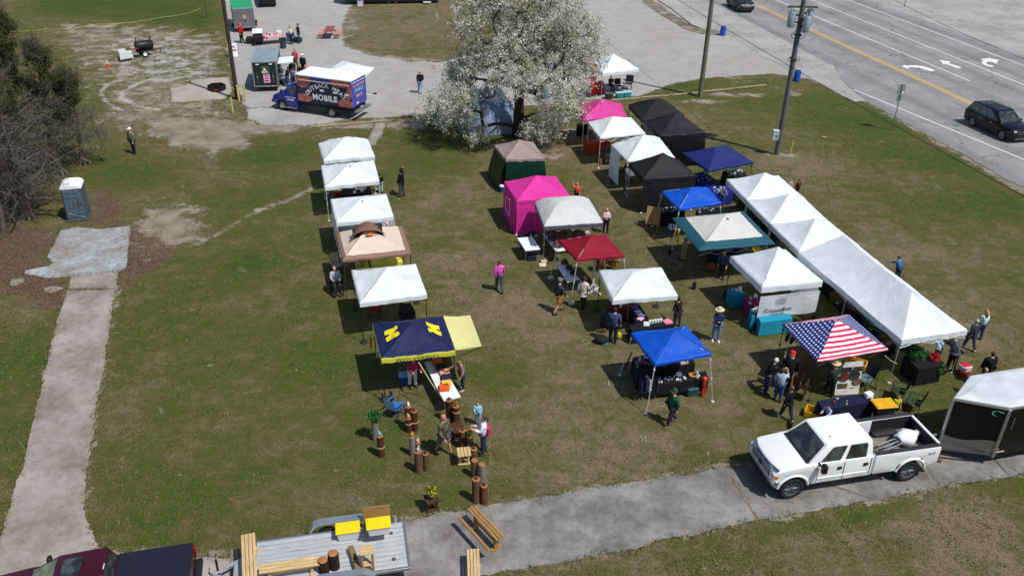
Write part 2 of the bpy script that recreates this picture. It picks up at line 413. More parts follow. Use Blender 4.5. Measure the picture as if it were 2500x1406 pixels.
me = bpy.data.meshes.new('ground'); me.vertices.add(nv); me.vertices.foreach_set('co', co.ravel())
me.loops.add(fq.size); me.loops.foreach_set('vertex_index', fq.ravel().astype(np.int32))
me.polygons.add(len(fq)); me.polygons.foreach_set('loop_start', np.arange(0, fq.size, 4, dtype=np.int32)); me.polygons.foreach_set('loop_total', np.full(len(fq), 4, np.int32))
me.polygons.foreach_set('use_smooth', np.ones(len(fq), bool))
me.update(calc_edges=True)
for k, a in ch.items():
 at = me.attributes.new(k, 'FLOAT', 'POINT'); at.data.foreach_set('value', a.astype(np.float32))
ground = bpy.data.objects.new('ground', me); COL.objects.link(ground); tag(ground, kind='structure')
ground.location.z = 0.0
def ground_mat():
 t = NT('turf_dirt_and_gravel'); P = t.pos()
 def att(n):
  a = t.n('Attribute'); a.attribute_name = n; return a.outputs['Fac']
 n_big = t.noise(P, 0.16, 4, 0.6); n_mid = t.noise(P, 0.75, 5, 0.65, 0.3); n_sm = t.noise(P, 3.4, 5, 0.7); n_fine = t.noise(P, 16.0, 4, 0.75); n_vf = t.noise(P, 46.0, 2, 0.6)
 streak = t.noise(t.map(P, (0.5, 2.4, 1), (0, 0, R(18))), 0.8, 4, 0.65, 0.6)
 mixn = t.math('ADD', t.math('MULTIPLY', n_sm, .55), t.math('ADD', t.math('MULTIPLY', n_mid, .75), t.math('SUBTRACT', t.math('MULTIPLY', n_fine, .35), .325)))
 def edge(m, amp=0.9, lo=0.42, hi=0.58, nz=None):
  q = t.math('ADD', m, t.math('MULTIPLY', t.math('SUBTRACT', nz or mixn, 0.5), amp))
  x = t.n('MapRange'); x.interpolation_type = 'SMOOTHSTEP'; t.l(q, x.inputs[0]); x.inputs[1].default_value = lo; x.inputs[2].default_value = hi
  return x.outputs[0]
 gsum = t.math('ADD', t.math('MULTIPLY', n_big, 0.9), t.math('ADD', t.math('MULTIPLY', n_mid, 0.95), t.math('MULTIPLY', n_sm, 0.5)))
 gsum = t.math('ADD', gsum, t.math('MULTIPLY', streak, 0.55))
 gsum = t.math('ADD', gsum, t.math('MULTIPLY', att('lush'), 0.42))
 gsum = t.math('SUBTRACT', gsum, t.math('MULTIPLY', att('dry'), 0.42))
 gsum = t.math('ADD', gsum, t.math('MULTIPLY', t.math('SUBTRACT', t.noise(P, 1.1, 7, .8, .8), .5), 1.5))
 gr = t.math('SUBTRACT', gsum, 0.95)
 turf = t.ramp(gr, [(0.10, (0.205, 0.158, 0.100)), (0.30, (0.150, 0.122, 0.066)), (0.46, (0.108, 0.098, 0.036)), (0.62, (0.080, 0.089, 0.020)), (0.80, (0.057, 0.085, 0.012)), (1.0, (0.030, 0.072, 0.010))])
 turf = t.mix(t.ramp(n_fine, [(0.36, (0.85, 0.85, 0.85)), (0.52, (0, 0, 0))]), turf, (0.026, 0.030, 0.008))
 turf = t.mix(t.ramp(n_vf, [(0.53, (0, 0, 0)), (0.70, (0.42, 0.42, 0.42))]), turf, (0.24, 0.21, 0.095))
 turf = t.mix(t.ramp(n_fine, [(0.56, (0, 0, 0)), (0.72, (0.38, 0.38, 0.38))]), turf, (0.22, 0.185, 0.085))
 dirt = t.ramp(t.math('ADD', t.math('MULTIPLY', n_mid, 0.6), t.math('MULTIPLY', n_fine, 0.4)), [(0.36, (0.15, 0.120, 0.088)), (0.5, (0.245, 0.205, 0.160)), (0.64, (0.35, 0.305, 0.25))])
 grav = t.ramp(t.math('ADD', t.math('MULTIPLY', n_mid, 0.45), t.math('ADD', t.math('MULTIPLY', n_fine, 0.35), t.math('MULTIPLY', n_vf, 0.2))), [(0.3, (0.26, 0.248, 0.238)), (0.5, (0.365, 0.355, 0.346)), (0.7, (0.46, 0.452, 0.445))])
 grav = t.mix(t.ramp(t.math('ADD', t.math('MULTIPLY', n_big, .5), t.math('MULTIPLY', streak, .5)), [(0.46, (0, 0, 0)), (0.62, (0.6, 0.6, 0.6))]), grav, (0.33, 0.29, 0.25))
 litt = t.ramp(n_fine, [(0.35, (0.045, 0.028, 0.02)), (0.5, (0.11, 0.07, 0.045)), (0.68, (0.22, 0.16, 0.11))])
 c = t.mix(edge(att('litter'), 2.4, 0.38, 0.75), turf, litt)
 c = t.mix(edge(att('dirt'), 2.5, 0.34, 0.74), c, dirt)
 c = t.mix(t.ramp(t.math('ADD', n_mid, t.math('MULTIPLY', n_fine, 0.35)), [(0.80, (0, 0, 0)), (0.95, (0.3, 0.3, 0.3))]), c, dirt)
 c = t.mix(edge(att('gravel'), 1.3, 0.38, 0.66), c, grav)
 h = t.math('ADD', t.math('MULTIPLY', n_fine, 0.7), t.math('MULTIPLY', n_vf, 0.45))
 nm = t.bump(h, 0.85, 0.06)
 return t.done(t.bsdf(c, 0.95, 0, nm, 0.12))
me.materials.append(ground_mat())
PAVED = []
def rag(px, jit=0.05, step=0.16, world=False):
 P = [Vector(p) for p in (px if world else W2(px))]; out = []
 for i in range(len(P)):
  a, b = P[i], P[(i+1) % len(P)]; L = (b-a).length; n = max(1, int(L/step))
  if L > 120: n = 1
  nrm = Vector((-(b-a).y, (b-a).x)).normalized()
  for k in range(n):
   p = a.lerp(b, k/n)
   j = (mnoise.noise(Vector((p.x*0.9, p.y*0.9, 3)))*1.6+mnoise.noise(Vector((p.x*3.5, p.y*3.5, 9)))+.8*mnoise.noise(Vector((p.x*8, p.y*8, 5))))*jit if k else 0
   out.append(p+nrm*j)
 return out
def sheet(name, px, z, m, jit=0.05, step=0.16, thick=0.14, world=False, kind='structure'):
 P = rag(px, jit, step, world); mb = MB(); PAVED.append([(p.x, p.y) for p in P])
 top = [mb.P((p.x, p.y, z)) for p in P]; bot = [mb.P((p.x, p.y, z-thick)) for p in P]
 mb.F(top); n = len(P)
 for i in range(n): mb.F([top[i], bot[i], bot[(i+1) % n], top[(i+1) % n]])
 o = mb.build(name, m); 
 if kind: tag(o, kind=kind)
 return o
def slab_mat(name, cols, crack=0.5, stain=(0.2, 0.18, 0.16), sc=1.0, crs=0.12, spec=0.2, rough=0.9, tracks=None):
 t = NT(name); P = t.pos()
 nb = t.noise(P, 0.35*sc, 5, 0.65); nm_ = t.noise(P, 2.2*sc, 5, 0.7); nf = t.noise(P, 22*sc, 3, 0.75); nv_ = t.noise(P, 60*sc, 2, 0.7)
 f = t.math('ADD', t.math('MULTIPLY', nb, 0.5), t.math('ADD', t.math('MULTIPLY', nm_, 0.25), t.math('MULTIPLY', nf, 0.25)))
 c = t.ramp(f, [(0.415, cols[0]), (0.5, cols[1]), (0.585, cols[2])])
 c = t.mix(t.ramp(nm_, [(0.55, (0, 0, 0)), (0.75, (0.6, 0.6, 0.6))]), c, stain)
 c = t.mix(t.ramp(nv_, [(0.58, (0, 0, 0)), (0.72, (0.35, 0.35, 0.35))]), c, tuple(x*0.45 for x in cols[0]))
 if tracks:
  ang, per, k = tracks
  mp = t.map(P, (1, 1, 1), (0, 0, -ang)); sx = t.n('SeparateXYZ'); t.l(mp, sx.inputs[0])
  wv = t.math('SINE', t.math('MULTIPLY', sx.outputs[1], 2*math.pi/per))
  wv = t.math('ADD', wv, t.math('MULTIPLY', t.math('SUBTRACT', t.noise(t.map(mp, (0.05, 1, 1)), 1.2, 3), 0.5), 2.0))
  c = t.mix(t.ramp(wv, [(0.2, (0, 0, 0)), (0.95, (k, k, k))]), c, tuple(x*0.6 for x in cols[0]))
 if crack > 0:
  vo = t.n('TexVoronoi', feature='DISTANCE_TO_EDGE'); vo.inputs['Scale'].default_value = crs
  ds = t.n('VectorMath', operation='ADD'); t.l(P, ds.inputs[0]); 
  nc = t.n('TexNoise'); nc.inputs['Scale'].default_value = 0.9; nc.inputs['Detail'].default_value = 5; t.l(P, nc.inputs['Vector'])
  sc_ = t.n('VectorMath', operation='SCALE'); t.l(nc.outputs['Color'], sc_.inputs[0]); sc_.inputs['Scale'].default_value = 2.2
  t.l(sc_.outputs[0], ds.inputs[1]); t.l(ds.outputs[0], vo.inputs['Vector'])
  ck = t.ramp(vo.outputs['Distance'], [(0.0, (crack,)*3), (0.006*(crs/0.12), (0, 0, 0))])
  c = t.mix(ck, c, tuple(x*0.3 for x in cols[0]))
 return t.done(t.bsdf(c, rough, 0, t.bump(t.math('ADD', nf, nv_), 0.5, 0.012), spec))
ROAD_ANG = heading((1850, 15), (2365, 250))
ROAD_DIR = Vector((math.cos(ROAD_ANG), math.sin(ROAD_ANG), 0)); ROAD_N = Vector((-ROAD_DIR.y, ROAD_DIR.x, 0))
Y0 = G(2100, 129)
def roadp(s, n_, z=0.0): return Y0+ROAD_DIR*s+ROAD_N*n_+Vector((0, 0, z))
def lat(px, py): d = G(px, py)-Y0; return d.dot(ROAD_N)
def lon(px, py): d = G(px, py)-Y0; return d.dot(ROAD_DIR)
pave = slab_mat('pale_old_pavement', [(0.26, 0.25, 0.24), (0.335, 0.325, 0.315), (0.40, 0.39, 0.38)], 0.6, (0.30, 0.26, 0.225), 0.7, 0.10)
road_m = slab_mat('worn_asphalt', [(0.205, 0.205, 0.205), (0.25, 0.25, 0.25), (0.30, 0.30, 0.30)], 0.9, (0.21, 0.205, 0.20), 0.8, 0.13, tracks=(ROAD_ANG, 3.6, 0.35))
near_n = lat(2300, 310); far_n = lat(2300, 60)
# ------------------------------------------------------------ road and paving
def rpoly(pts): return [tuple(roadp(*p)[:2]) for p in pts]
sheet('pavement', rpoly([(-300, -14.0), (-22, -13.2), (-14, -11.6), (-8, -9.6), (0, -10.2), (8, -9.6), (14, -9.3), (14, -3), (-300, -3)]), 0.004, pave, 0.25, 0.5, world=True)
sheet('pavement', rpoly([(-400, 15.2), (-18, 15.2), (-9, 14.6), (14, 15.2), (300, 15.2), (300, 110), (-400, 110)]), 0.004, pave, 0.06, 0.6, world=True)
sheet('road', rpoly([(-400, -4.6), (-20, -4.6), (4, -5.2), (9, -7.2), (14, -8.3), (36, -8.7), (300, -8.7), (300, 15.4), (-400, 15.4)]), 0.012, road_m, 0.10, 0.4, world=True)
t_ = NT('worn_road_paint_white'); f_ = t_.noise(t_.pos(), 9.0, 5, 0.75)
wpaint = t_.done(t_.bsdf(t_.ramp(f_, [(0.34, (0.38, 0.38, 0.38)), (0.48, (0.72, 0.72, 0.72))]), 0.7, 0, None, 0.3))
t_ = NT('worn_road_paint_yellow'); f_ = t_.noise(t_.pos(), 9.0, 5, 0.75)
ypaint = t_.done(t_.bsdf(t_.ramp(f_, [(0.34, (0.36, 0.27, 0.12)), (0.48, (0.70, 0.42, 0.06))]), 0.7, 0, None, 0.3))
def stripe(name, s0, s1, n0, n1, wd, m, z=0.017):
 L = s1-s0; k = max(2, int(abs(L)/1.5)); mb = MB(); prev = None
 for i in range(k+1):
  s = s0+L*i/k; n_ = n0+(n1-n0)*i/k; j = mnoise.noise(Vector((s*0.7, n_, 0)))*0.02
  a = mb.P(roadp(s, n_-wd/2+j, z)); b = mb.P(roadp(s, n_+wd/2+j, z))
  if prev: mb.F([prev[0], prev[1], b, a])
  prev = (a, b)
 tag(mb.build(name, m), kind='structure')
stripe('road_marking', -200, 60, -0.17, -0.17, 0.15, ypaint); stripe('road_marking', -200, 60, 0.17, 0.17, 0.15, ypaint)
stripe('road_marking', -26, 10.5, 3.75, 4.2, 0.14, wpaint); stripe('road_marking', -200, -26, 3.75, 3.75, 0.14, wpaint)
stripe('road_marking', -200, 60, 8.1, 8.2, 0.14, wpaint)
stripe('road_marking', -200, 60, 12.9, 12.7, 0.14, wpaint)
stripe('road_marking', 11.0, 28.0, -7.55, -4.9, 0.14, wpaint); stripe('road_marking', 28.0, 60.0, -4.9, -4.0, 0.14, wpaint)
Z4 = lambda a, b: (1550+a/2.632, b/2.632)
for ar in ([(1715, 428), (1738, 418), (1742, 424), (1800, 420), (1860, 428), (1905, 443), (1930, 455), (1905, 460), (1875, 452), (1830, 439), (1780, 434), (1758, 434), (1766, 442), (1742, 440)],
   [(1957, 385), (2032, 398), (2014, 406), (2102, 435), (2076, 442), (1992, 411), (1986, 420)],
   [(2275, 374), (2338, 388), (2322, 412), (2296, 400), (2268, 399), (2256, 407), (2268, 416), (2308, 425), (2296, 433), (2248, 421), (2226, 405), (2238, 391), (2222, 382)]):
 mb = MB(); mb.poly([G(*Z4(*p), 0.017) for p in ar]); tag(mb.build('road_marking', wpaint), kind='structure')
weed = slab_mat('weedy_gravel', [(0.07, 0.075, 0.035), (0.17, 0.15, 0.11), (0.30, 0.275, 0.24)], 0, (0.06, 0.075, 0.025), 2.0)
conc = slab_mat('pale_concrete', [(0.33, 0.31, 0.28), (0.42, 0.40, 0.37), (0.50, 0.485, 0.455)], 0.0, (0.27, 0.24, 0.2), 1.5)
sheet('path', [(1538, -20), (1600, 28), (1672, 72), (1712, 84), (1762, 86), (1758, 78), (1712, 74), (1640, 34), (1566, -20)], 0.010, weed, 0.12, 0.3)
mb = MB()
kp = [G(*p) for p in ((1572, -20), (1640, 22), (1690, 62), (1716, 72), (1752, 75))]
for a, b in zip(kp[:-1], kp[1:]):
 d = b-a; c = (a+b)/2; mb.box((c.x, c.y, 0.05), (d.length, 0.18, 0.13), rz=math.atan2(d.y, d.x), bev=0.02)
tag(mb.build('kerb', conc), kind='structure')
drive = slab_mat('weathered_concrete', [(0.19, 0.16, 0.138), (0.285, 0.25, 0.222), (0.385, 0.35, 0.32)], 0.0, (0.20, 0.16, 0.12), 1.3)
padm = slab_mat('stained_bluish_concrete', [(0.21, 0.185, 0.165), (0.29, 0.285, 0.285), (0.38, 0.43, 0.48)], 0.25, (0.34, 0.27, 0.20), 2.0, 0.9)
front = slab_mat('dark_asphalt', [(0.12, 0.113, 0.108), (0.20, 0.19, 0.182), (0.31, 0.30, 0.285)], 0.0, (0.13, 0.115, 0.10), 1.4)
sheet('path', [(-90, 1500), (-40, 1400), (5, 1300), (60, 1120), (105, 930), (140, 780), (165, 708), (280, 706), (268, 800), (240, 960), (216, 1130), (204, 1240), (214, 1290), (240, 1334), (330, 1352), (480, 1360), (560, 1362), (560, 1550), (-90, 1650)], 0.004, drive, 0.07)
sheet('path', [(174, 672), (290, 660), (283, 704), (168, 706)], 0.008, drive, 0.03)
sheet('path', [(150, 562), (186, 555), (250, 560), (317, 551), (315, 600), (307, 655), (290, 664), (172, 676), (110, 678), (60, 668), (62, 660), (118, 650), (132, 642), (115, 628)], 0.014, padm, 0.05, 0.2)
for c in (((40, 688), 0.35, 0.5), ((128, 706), 0.42, 0.38)):
 p = G(*c[0]); sheet('path', [(p.x+math.cos(a)*c[1]*(1+.3*math.sin(3*a)), p.y+math.sin(a)*c[2]*0.8) for a in [k*math.pi/6 for k in range(12)]], 0.002, drive, 0.05, 0.1, world=True)
sheet('path', [(560, 1362), (590, 1350), (800, 1310), (1020, 1266), (1330, 1211), (1560, 1173), (1780, 1142), (2000, 1120), (2290, 1104), (2560, 1086), (2560, 1150), (2500, 1154), (2330, 1182), (2130, 1219), (1840, 1270), (1450, 1357), (1180, 1402), (900, 1470), (560, 1560)], 0.006, front, 0.07)
for a, b in (((1772, 1143), (1852, 1270)), ((1992, 1172), (2132, 1219)), ((2246, 1130), (2292, 1192)), ((2405, 1096), (2462, 1160))):
 mb = MB(); A, B = G(*a), G(*b); d = (B-A).normalized(); nn = Vector((-d.y, d.x, 0)); k = 14; prev = None
 for i in range(k+1):
  q = A.lerp(B, i/k); j = mnoise.noise(q*2.3)*0.06; wd = 0.035+0.03*abs(mnoise.noise(q*4))
  x, y = mb.P(q+nn*(j-wd)+Vector((0, 0, .010))), mb.P(q+nn*(j+wd)+Vector((0, 0, .010)))
  if prev: mb.F([prev[0], prev[1], y, x])
  prev = (x, y)
 tag(mb.build('path', weed), kind='structure')
tanc = slab_mat('tan_concrete', [(0.30, 0.26, 0.22), (0.37, 0.33, 0.285), (0.43, 0.39, 0.345)], 0.0, (0.26, 0.21, 0.17), 1.2)
sheet('path', [(416, 216), (440, 213), (455, 208), (470, 196), (560, 188), (566, 226), (548, 243), (500, 246), (418, 252)], 0.008, tanc, 0.05)
sheet('path', [(916, 302), (945, 298), (932, 330), (914, 356), (892, 358), (903, 330)], 0.006, drive, 0.06)
sheet('path', [(598, 268), (640, 262), (790, 276), (870, 290), (745, 308), (640, 305), (604, 290)], 0.004, pave, 0.15)
tim = wood('#a89a80', '#6b5d49')
def timber(a, b, lab, grp='timbers that edge the gravel lot'):
 A, B = G(*a), G(*b); L = (B-A).length; n = max(1, round(L/2.6)); rz = math.atan2((B-A).y, (B-A).x)
 for i in range(n):
  c = A.lerp(B, (i+.5)/n); mb = MB(); mb.box((0, 0, 0.0), (L/n-0.06, 0.15, 0.13), bev=0.03)
  o = mb.build('landscape_timber', tim); o.location = (c.x, c.y, 0.05); o.rotation_euler = (0, 0, rz+random.uniform(-.02, .02))
  tag(o, (['', ''] if n == 1 else ['leftmost ', 'rightmost '] if n == 2 else ['leftmost ', 'middle ', 'rightmost '] if n == 3 else ['leftmost ', 'second ', 'third ', 'rightmost '])[min(i, 3)]+lab if n > 1 else lab, 'timber', grp)
timber((765, 312), (950, 296), 'timber lying along the dirt in front of the blue box truck')
timber((965, 287), (1062, 281), 'weathered edging timber between the walkway and the blossoming tree')
timber((1325, 263), (1480, 247), 'edging timber between the blossoming tree and the far white tent')
timber((1490, 247), (1705, 228), 'edging timber between the far white tent and the bare pole')
timber((1715, 226), (1872, 209), 'edging timber between the bare pole and the small yellow post')
# ------------------------------------------------------------ pop-up canopies
def lerp(a, b, t): return a+(b-a)*t
class Canopy:
 """rim = world corner points BL, BR, FR, FL; panel k runs from rim[k] to rim[k+1]: 0 back, 1 right, 2 front, 3 left"""
 def __init__(s, rim, peak, prof=1.15, sag=0.05, wrk=0.012, seed=0, dome=0.0):
  s.rim, s.peak, s.prof, s.sag, s.wrk, s.seed, s.dome = rim, peak, prof, sag, wrk*1.7+.006, seed, dome
 def pt(s, k, a, t):
  c0, c1 = s.rim[k], s.rim[(k+1) % 4]
  e = c0.lerp(c1, a); p = e.lerp(s.peak, t)
  H = s.peak.z-e.z
  z = e.z+H*(t**s.prof)+s.dome*math.sin(math.pi*t)*0.5
  mid = 4*a*(1-a)
  z -= s.sag*mid*math.sin(math.pi*min(1, t*0.9+0.1))*(1-t*0.5)
  q = Vector((p.x*1.3+s.seed*5, p.y*1.3, s.seed))
  z += s.wrk*(mnoise.noise(q*2.2)+0.6*mnoise.noise(q*5))*min(1, 4*(1-t))
  z += s.wrk*0.9*math.sin(a*34+s.seed)*(1-t)*(1-mid)*min(1, t*5)
  return Vector((p.x, p.y, z))
 def mesh(s, name, m, parent, M0, n=16, nt=12, valance=0.26, vm=None, flare=0.0):
  mb = []; verts = []; faces = []; uvs = []; mi = []
  inv = M0.inverted()
  def V(p): verts.append(tuple(inv @ p)); return len(verts)-1
  for k in range(4):
   g = [[V(s.pt(k, i/n, j/nt)) for i in range(n+1)] for j in range(nt)]
   pk = V(s.pt(k, .5, 1.0))
   for j in range(nt-1):
    for i in range(n):
     faces.append((g[j][i], g[j][i+1], g[j+1][i+1], g[j+1][i])); mi.append(0)
     uvs += [(i/n, j/nt), ((i+1)/n, j/nt), ((i+1)/n, (j+1)/nt), (i/n, (j+1)/nt)]
   for i in range(n):
    faces.append((g[nt-1][i], g[nt-1][i+1], pk)); mi.append(0)
    uvs += [(i/n, (nt-1)/nt), ((i+1)/n, (nt-1)/nt), ((i+.5)/n, 1)]
   if valance > 0:
    c0, c1 = s.rim[k], s.rim[(k+1) % 4]; d = (c1-c0).normalized(); out = Vector((d.y, -d.x, 0))
    if out.dot(s.peak-c0) > 0: out = -out
    rows = 4; vg = [g[0]]
    for r in range(1, rows+1):
     row = []
     for i in range(n+1):
      a = i/n; p = s.pt(k, a, 0); f = r/rows
      bl = math.sin(a*math.pi)
      wv = (0.018*math.sin(a*19+s.seed*2+k)+0.012*math.sin(a*43+k*2+s.seed))*f*bl
      q = p+out*(0.012+wv+flare*f*0.1)-Vector((0, 0, valance*f*(1-0.07*bl)))
      row.append(V(q))
     vg.append(row)
    for r in range(rows):
     for i in range(n):
      faces.append((vg[r+1][i], vg[r+1][i+1], vg[r][i+1], vg[r][i])); mi.append(1 if vm else 0)
      f0, f1 = r/rows, (r+1)/rows
      uvs += [(i/n, -f1*.1), ((i+1)/n, -f1*.1), ((i+1)/n, -f0*.1), (i/n, -f0*.1)]
  me = bpy.data.meshes.new(name); me.from_pydata(verts, [], faces)
  ul = me.uv_layers.new(name='UVMap'); ul.data.foreach_set('uv', np.array(uvs, np.float32).ravel())
  me.materials.append(m)
  if vm: me.materials.append(vm); me.polygons.foreach_set('material_index', mi)
  me.polygons.foreach_set('use_smooth', [True]*len(faces))
  me.update(); o = bpy.data.objects.new(name, me); COL.objects.link(o); o.parent = parent
  return o
white_leg = mat('#d8dadc', 0.4, 0.3, 0.05); black_leg = mat('#1c1c1e', 0.5, 0.2, 0.05); grey_leg = mat('#8d9194', 0.4, 0.5, 0.05)
grid_dark = mat('#101114', 0.8)
def patch(name, fn, m, parent, M0, nu=10, nv=6, thick=0.0):
 """a cloth surface from fn(u,v)"""
 inv = M0.inverted(); mb = MB(); g = [[mb.P(inv @ fn(i/nu, j/nv)) for i in range(nu+1)] for j in range(nv+1)]
 for j in range(nv):
  for i in range(nu): mb.F([g[j][i], g[j][i+1], g[j+1][i+1], g[j+1][i]])
 o = mb.build(name, m, parent, smooth='all', fix=False)
 me = o.data; ul = me.uv_layers.new(name='UVMap')
 uv = []
 for j in range(nv):
  for i in range(nu): uv += [(i/nu, j/nv), ((i+1)/nu, j/nv), ((i+1)/nu, (j+1)/nv), (i/nu, (j+1)/nv)]
 ul.data.foreach_set('uv', np.array(uv, np.float32).ravel()); return o
TENTS = {}
def tent(key, label, px, z, pk, m, leg=white_leg, prof=1.15, sag=0.05, wrk=0.012, dome=0.0, slant=0.0, valance=0.25, vm=None,
   foot='plate', group='pop-up canopies of the market', vent=None, n=16, skip=(), name='canopy_tent', flare=0.0, legr=0.021, rim=None, cross=True, zs=None):
 if rim is None: rim = [G(p[0], p[1], z if zs is None else zs[i]) for i, p in enumerate(px)]
 c = sum(rim, Vector())/4
 if isinstance(pk, (int, float)): pkp = Vector((c.x, c.y, z+pk))
 else:
  pkp = Vector((c.x, c.y, min(z+1.55, max(z+0.45, height_at(c.x, c.y, pk[1])))))
  off = G(pk[0], pk[1], pkp.z)-pkp
  if off.length < 0.7: pkp.x += off.x*0.8; pkp.y += off.y*0.8
 rz = math.atan2((rim[2]-rim[3]).y, (rim[2]-rim[3]).x)
 o = thing(name, label, 'canopy tent', (c.x, c.y, 0), rz, group)
 M0 = Matrix.Translation((c.x, c.y, 0)) @ Matrix.Rotation(rz, 4, 'Z'); inv = M0.inverted()
 cv = Canopy(rim, pkp, prof, sag, wrk, random.uniform(0, 9), dome)
 cv.mesh('canopy', m, o, M0, n, 12, valance, vm, flare)
 feet = []
 for i in range(4):
  r = rim[i].copy(); inn = (c-r); inn.z = 0; inn.normalize(); top = r+inn*0.06; top.z -= 0.02
  f = top.copy(); f.z = 0.02
  if slant: f = f-inn*slant; f.z = 0.02
  feet.append((top, f))
  if i in skip: continue
  mb = MB(); mid = top.lerp(f, 0.52)
  mb.tube([inv @ top, inv @ mid], legr, 4); mb.tube([inv @ mid, inv @ f], legr*0.78, 4)
  mb.box(inv @ mid, (0.06, 0.06, 0.07)); mb.box(inv @ top.lerp(f, 0.13), (0.065, 0.065, 0.08))
  lo = mb.build('leg', leg, o)
  mb = MB()
  fl = inv @ f
  if foot == 'plate': mb.box((fl.x, fl.y, 0.012), (0.13, 0.13, 0.018), bev=0.004); fm = leg
  elif foot == 'disc': mb.lathe([(0.0, 0), (0.16, 0), (0.17, 0.03), (0.12, 0.06), (0.045, 0.075)], 14, (fl.x, fl.y, 0.005)); fm = mat('#202124', 0.7)
  elif foot == 'block': mb.box((fl.x+.03, fl.y, 0.05), (0.30, 0.24, 0.09), bev=0.015); fm = mat('#b9b5aa', 0.9)
  elif foot == 'bag': mb.box((fl.x, fl.y, 0.2), (0.2, 0.2, 0.38), bev=0.05, top=0.8); fm = mat('#17181a', 0.9)
  mb.build('foot', fm, o)
 mb = MB()
 for i in range(4):
  a, b = feet[i][0], feet[(i+1) % 4][0]; a = a+Vector((0, 0, -.05)); b = b+Vector((0, 0, -.05)); m_ = a.lerp(b, .5)
  if cross and not slant:
   lo_ = Vector((0, 0, -0.28)); q1, q3 = a.lerp(b, .25), a.lerp(b, .75)
   for p, q in ((a, q1+lo_), (a+lo_, q1), (q1, m_+lo_), (q1+lo_, m_), (m_, q3+lo_), (m_+lo_, q3), (q3, b+lo_), (q3+lo_, b)):
    mb.tube([inv @ p, inv @ q], 0.011, 4)
  mb.tube([inv @ a, inv @ b], 0.012, 4)
  r0 = rim[i]; pp = [r0.lerp(pkp, t) for t in (0.03, .35, .7, .97)]
  for t, p in zip((0.03, .35, .7, .97), pp): p.z = cv.pt(i, 0, t).z-0.035
  mb.tube([inv @ p for p in pp], 0.012, 4)
 mb.tube([inv @ (pkp+Vector((0, 0, -.04))), inv @ (pkp+Vector((0, 0, -.62)))], 0.02, 6)
 mb.build('frame', leg, o)
 if vent:
  kf, sz = vent; vm_ = mat('#30343a', 0.9)
  mb = MB(); A = [cv.pt(kf, .5-.5*sz*1.2, 0.80), cv.pt(kf, .5, 0.90), cv.pt(kf, .5+.5*sz*1.2, .80), cv.pt(kf, .5, 0.845)]
  mb.poly([inv @ (p+Vector((0, 0, 0.03))) for p in A]); mb.build('vent', vm_, o, fix=False)
 TENTS[key] = dict(o=o, cv=cv, M0=M0, rim=rim, c=c, rz=rz, feet=feet, z=z)
 return TENTS[key]
def wall(T, k, m, a0=0.0, a1=1.0, z0=0.03, z1=None, name='side_wall', bulge=0.05, inset=0.02, slope=0.0):
 """hanging side wall on side k of a tent"""
 r0, r1 = T['rim'][k], T['rim'][(k+1) % 4]; z1 = z1 or T['z']-0.06
 d = (r1-r0).normalized(); out = Vector((d.y, -d.x, 0))
 if out.dot(T['c']-r0) > 0: out = -out
 sd_ = random.uniform(0, 10)
 def fn(u, v):
  a = a0+(a1-a0)*u; p = r0.lerp(r1, a); z = z0+(z1-z0)*v
  w_ = bulge*math.sin(math.pi*v)*(0.6+0.6*mnoise.noise(Vector((u*3, v*2, sd_))))+0.025*math.sin(u*23+sd_)*(1-v)
  p = p-out*inset+out*w_+out*slope*(1-v); return Vector((p.x, p.y, z))
 return patch(name, fn, m, T['o'], T['M0'], 24, 10)
WHITE = '#ecf3f8'  # slightly cool: the sky's reflection is put into the cloth colour
def W_(i, wr=0.6): return fabric(WHITE, 0.22, wr, 0.7, 'white_canopy_cloth_%d' % i, seed=i)
grp = 'pop-up canopies of the market'
tent('A1', 'creased white canopy tent farthest away in the left row', [(777, 350), (899, 341), (915, 381), (790, 391)], 2.2, (845, 334), W_(1, 1.0), wrk=0.03, dome=0.15, sag=0.03)
tent('A2', 'white canopy tent with a vent slot, second from the far end of the left row', [(784, 404), (913, 392), (926, 440), (793, 455)], 2.15, (854, 398), W_(2, 0.8), wrk=0.02, vent=(2, .22))
TA3 = tent('A3', 'white canopy tent just behind the beige and brown gazebo in the left row', [(807, 486), (943, 473), (961, 528), (821, 543)], 2.17, (884, 484), W_(3, 0.4), vent=(2, .2))
wall(TA3, 3, W_(3, 0.4), 0.0, 1.0)
def border(inner, outer, edge=0.17):
 ci, co_ = srgb(inner), srgb(outer)
 def p(t, uv):
  sx = t.n('SeparateXYZ'); t.l(uv, sx.inputs[0]); v = sx.outputs[1]
  m_ = t.math('GREATER_THAN', v, edge); n_ = t.noise(t.coord('Object'), 1.6, 4)
  a = t.ramp(n_, [(0.3, tuple(x*.9 for x in ci[:3])), (0.7, ci)]); b = t.ramp(n_, [(0.3, tuple(x*.85 for x in co_[:3])), (0.7, co_)])
  return t.mix(m_, b, a)
 return p
TA4 = tent('A4', 'beige gazebo with brown border and raised brown vent cap in the left row', [(819, 567), (982, 552), (1004, 618), (836, 635)], 2.2, (893, 556),
  fabric('x', 0.18, 0.5, 0.75, 'beige_and_brown_cloth', border('#e6d2c2', '#96786a', 0.13)), leg=mat('#4b3d35', 0.5, 0.3), valance=0.14, vm=fabric('#8a6c5c', 0.15, 0.5), prof=1.0, sag=0.04)
cvA = TA4['cv']; invA = TA4['M0'].inverted()
def capfn(u, v):
 a = cvA.peak; ex = Vector((math.cos(TA4['rz']), math.sin(TA4['rz']), 0)); ey = Vector((-ex.y, ex.x, 0))
 x = (u-.5)*1.75*(1-.35*v); y = lerp(-0.52, 0.62, v); arch = (1-(2*u-1)**2)
 return a+ex*x+ey*y+Vector((0, 0, -0.24+arch*(.17+.40*math.sin(math.pi*min(1, .15+v*.75)))-.10*v))
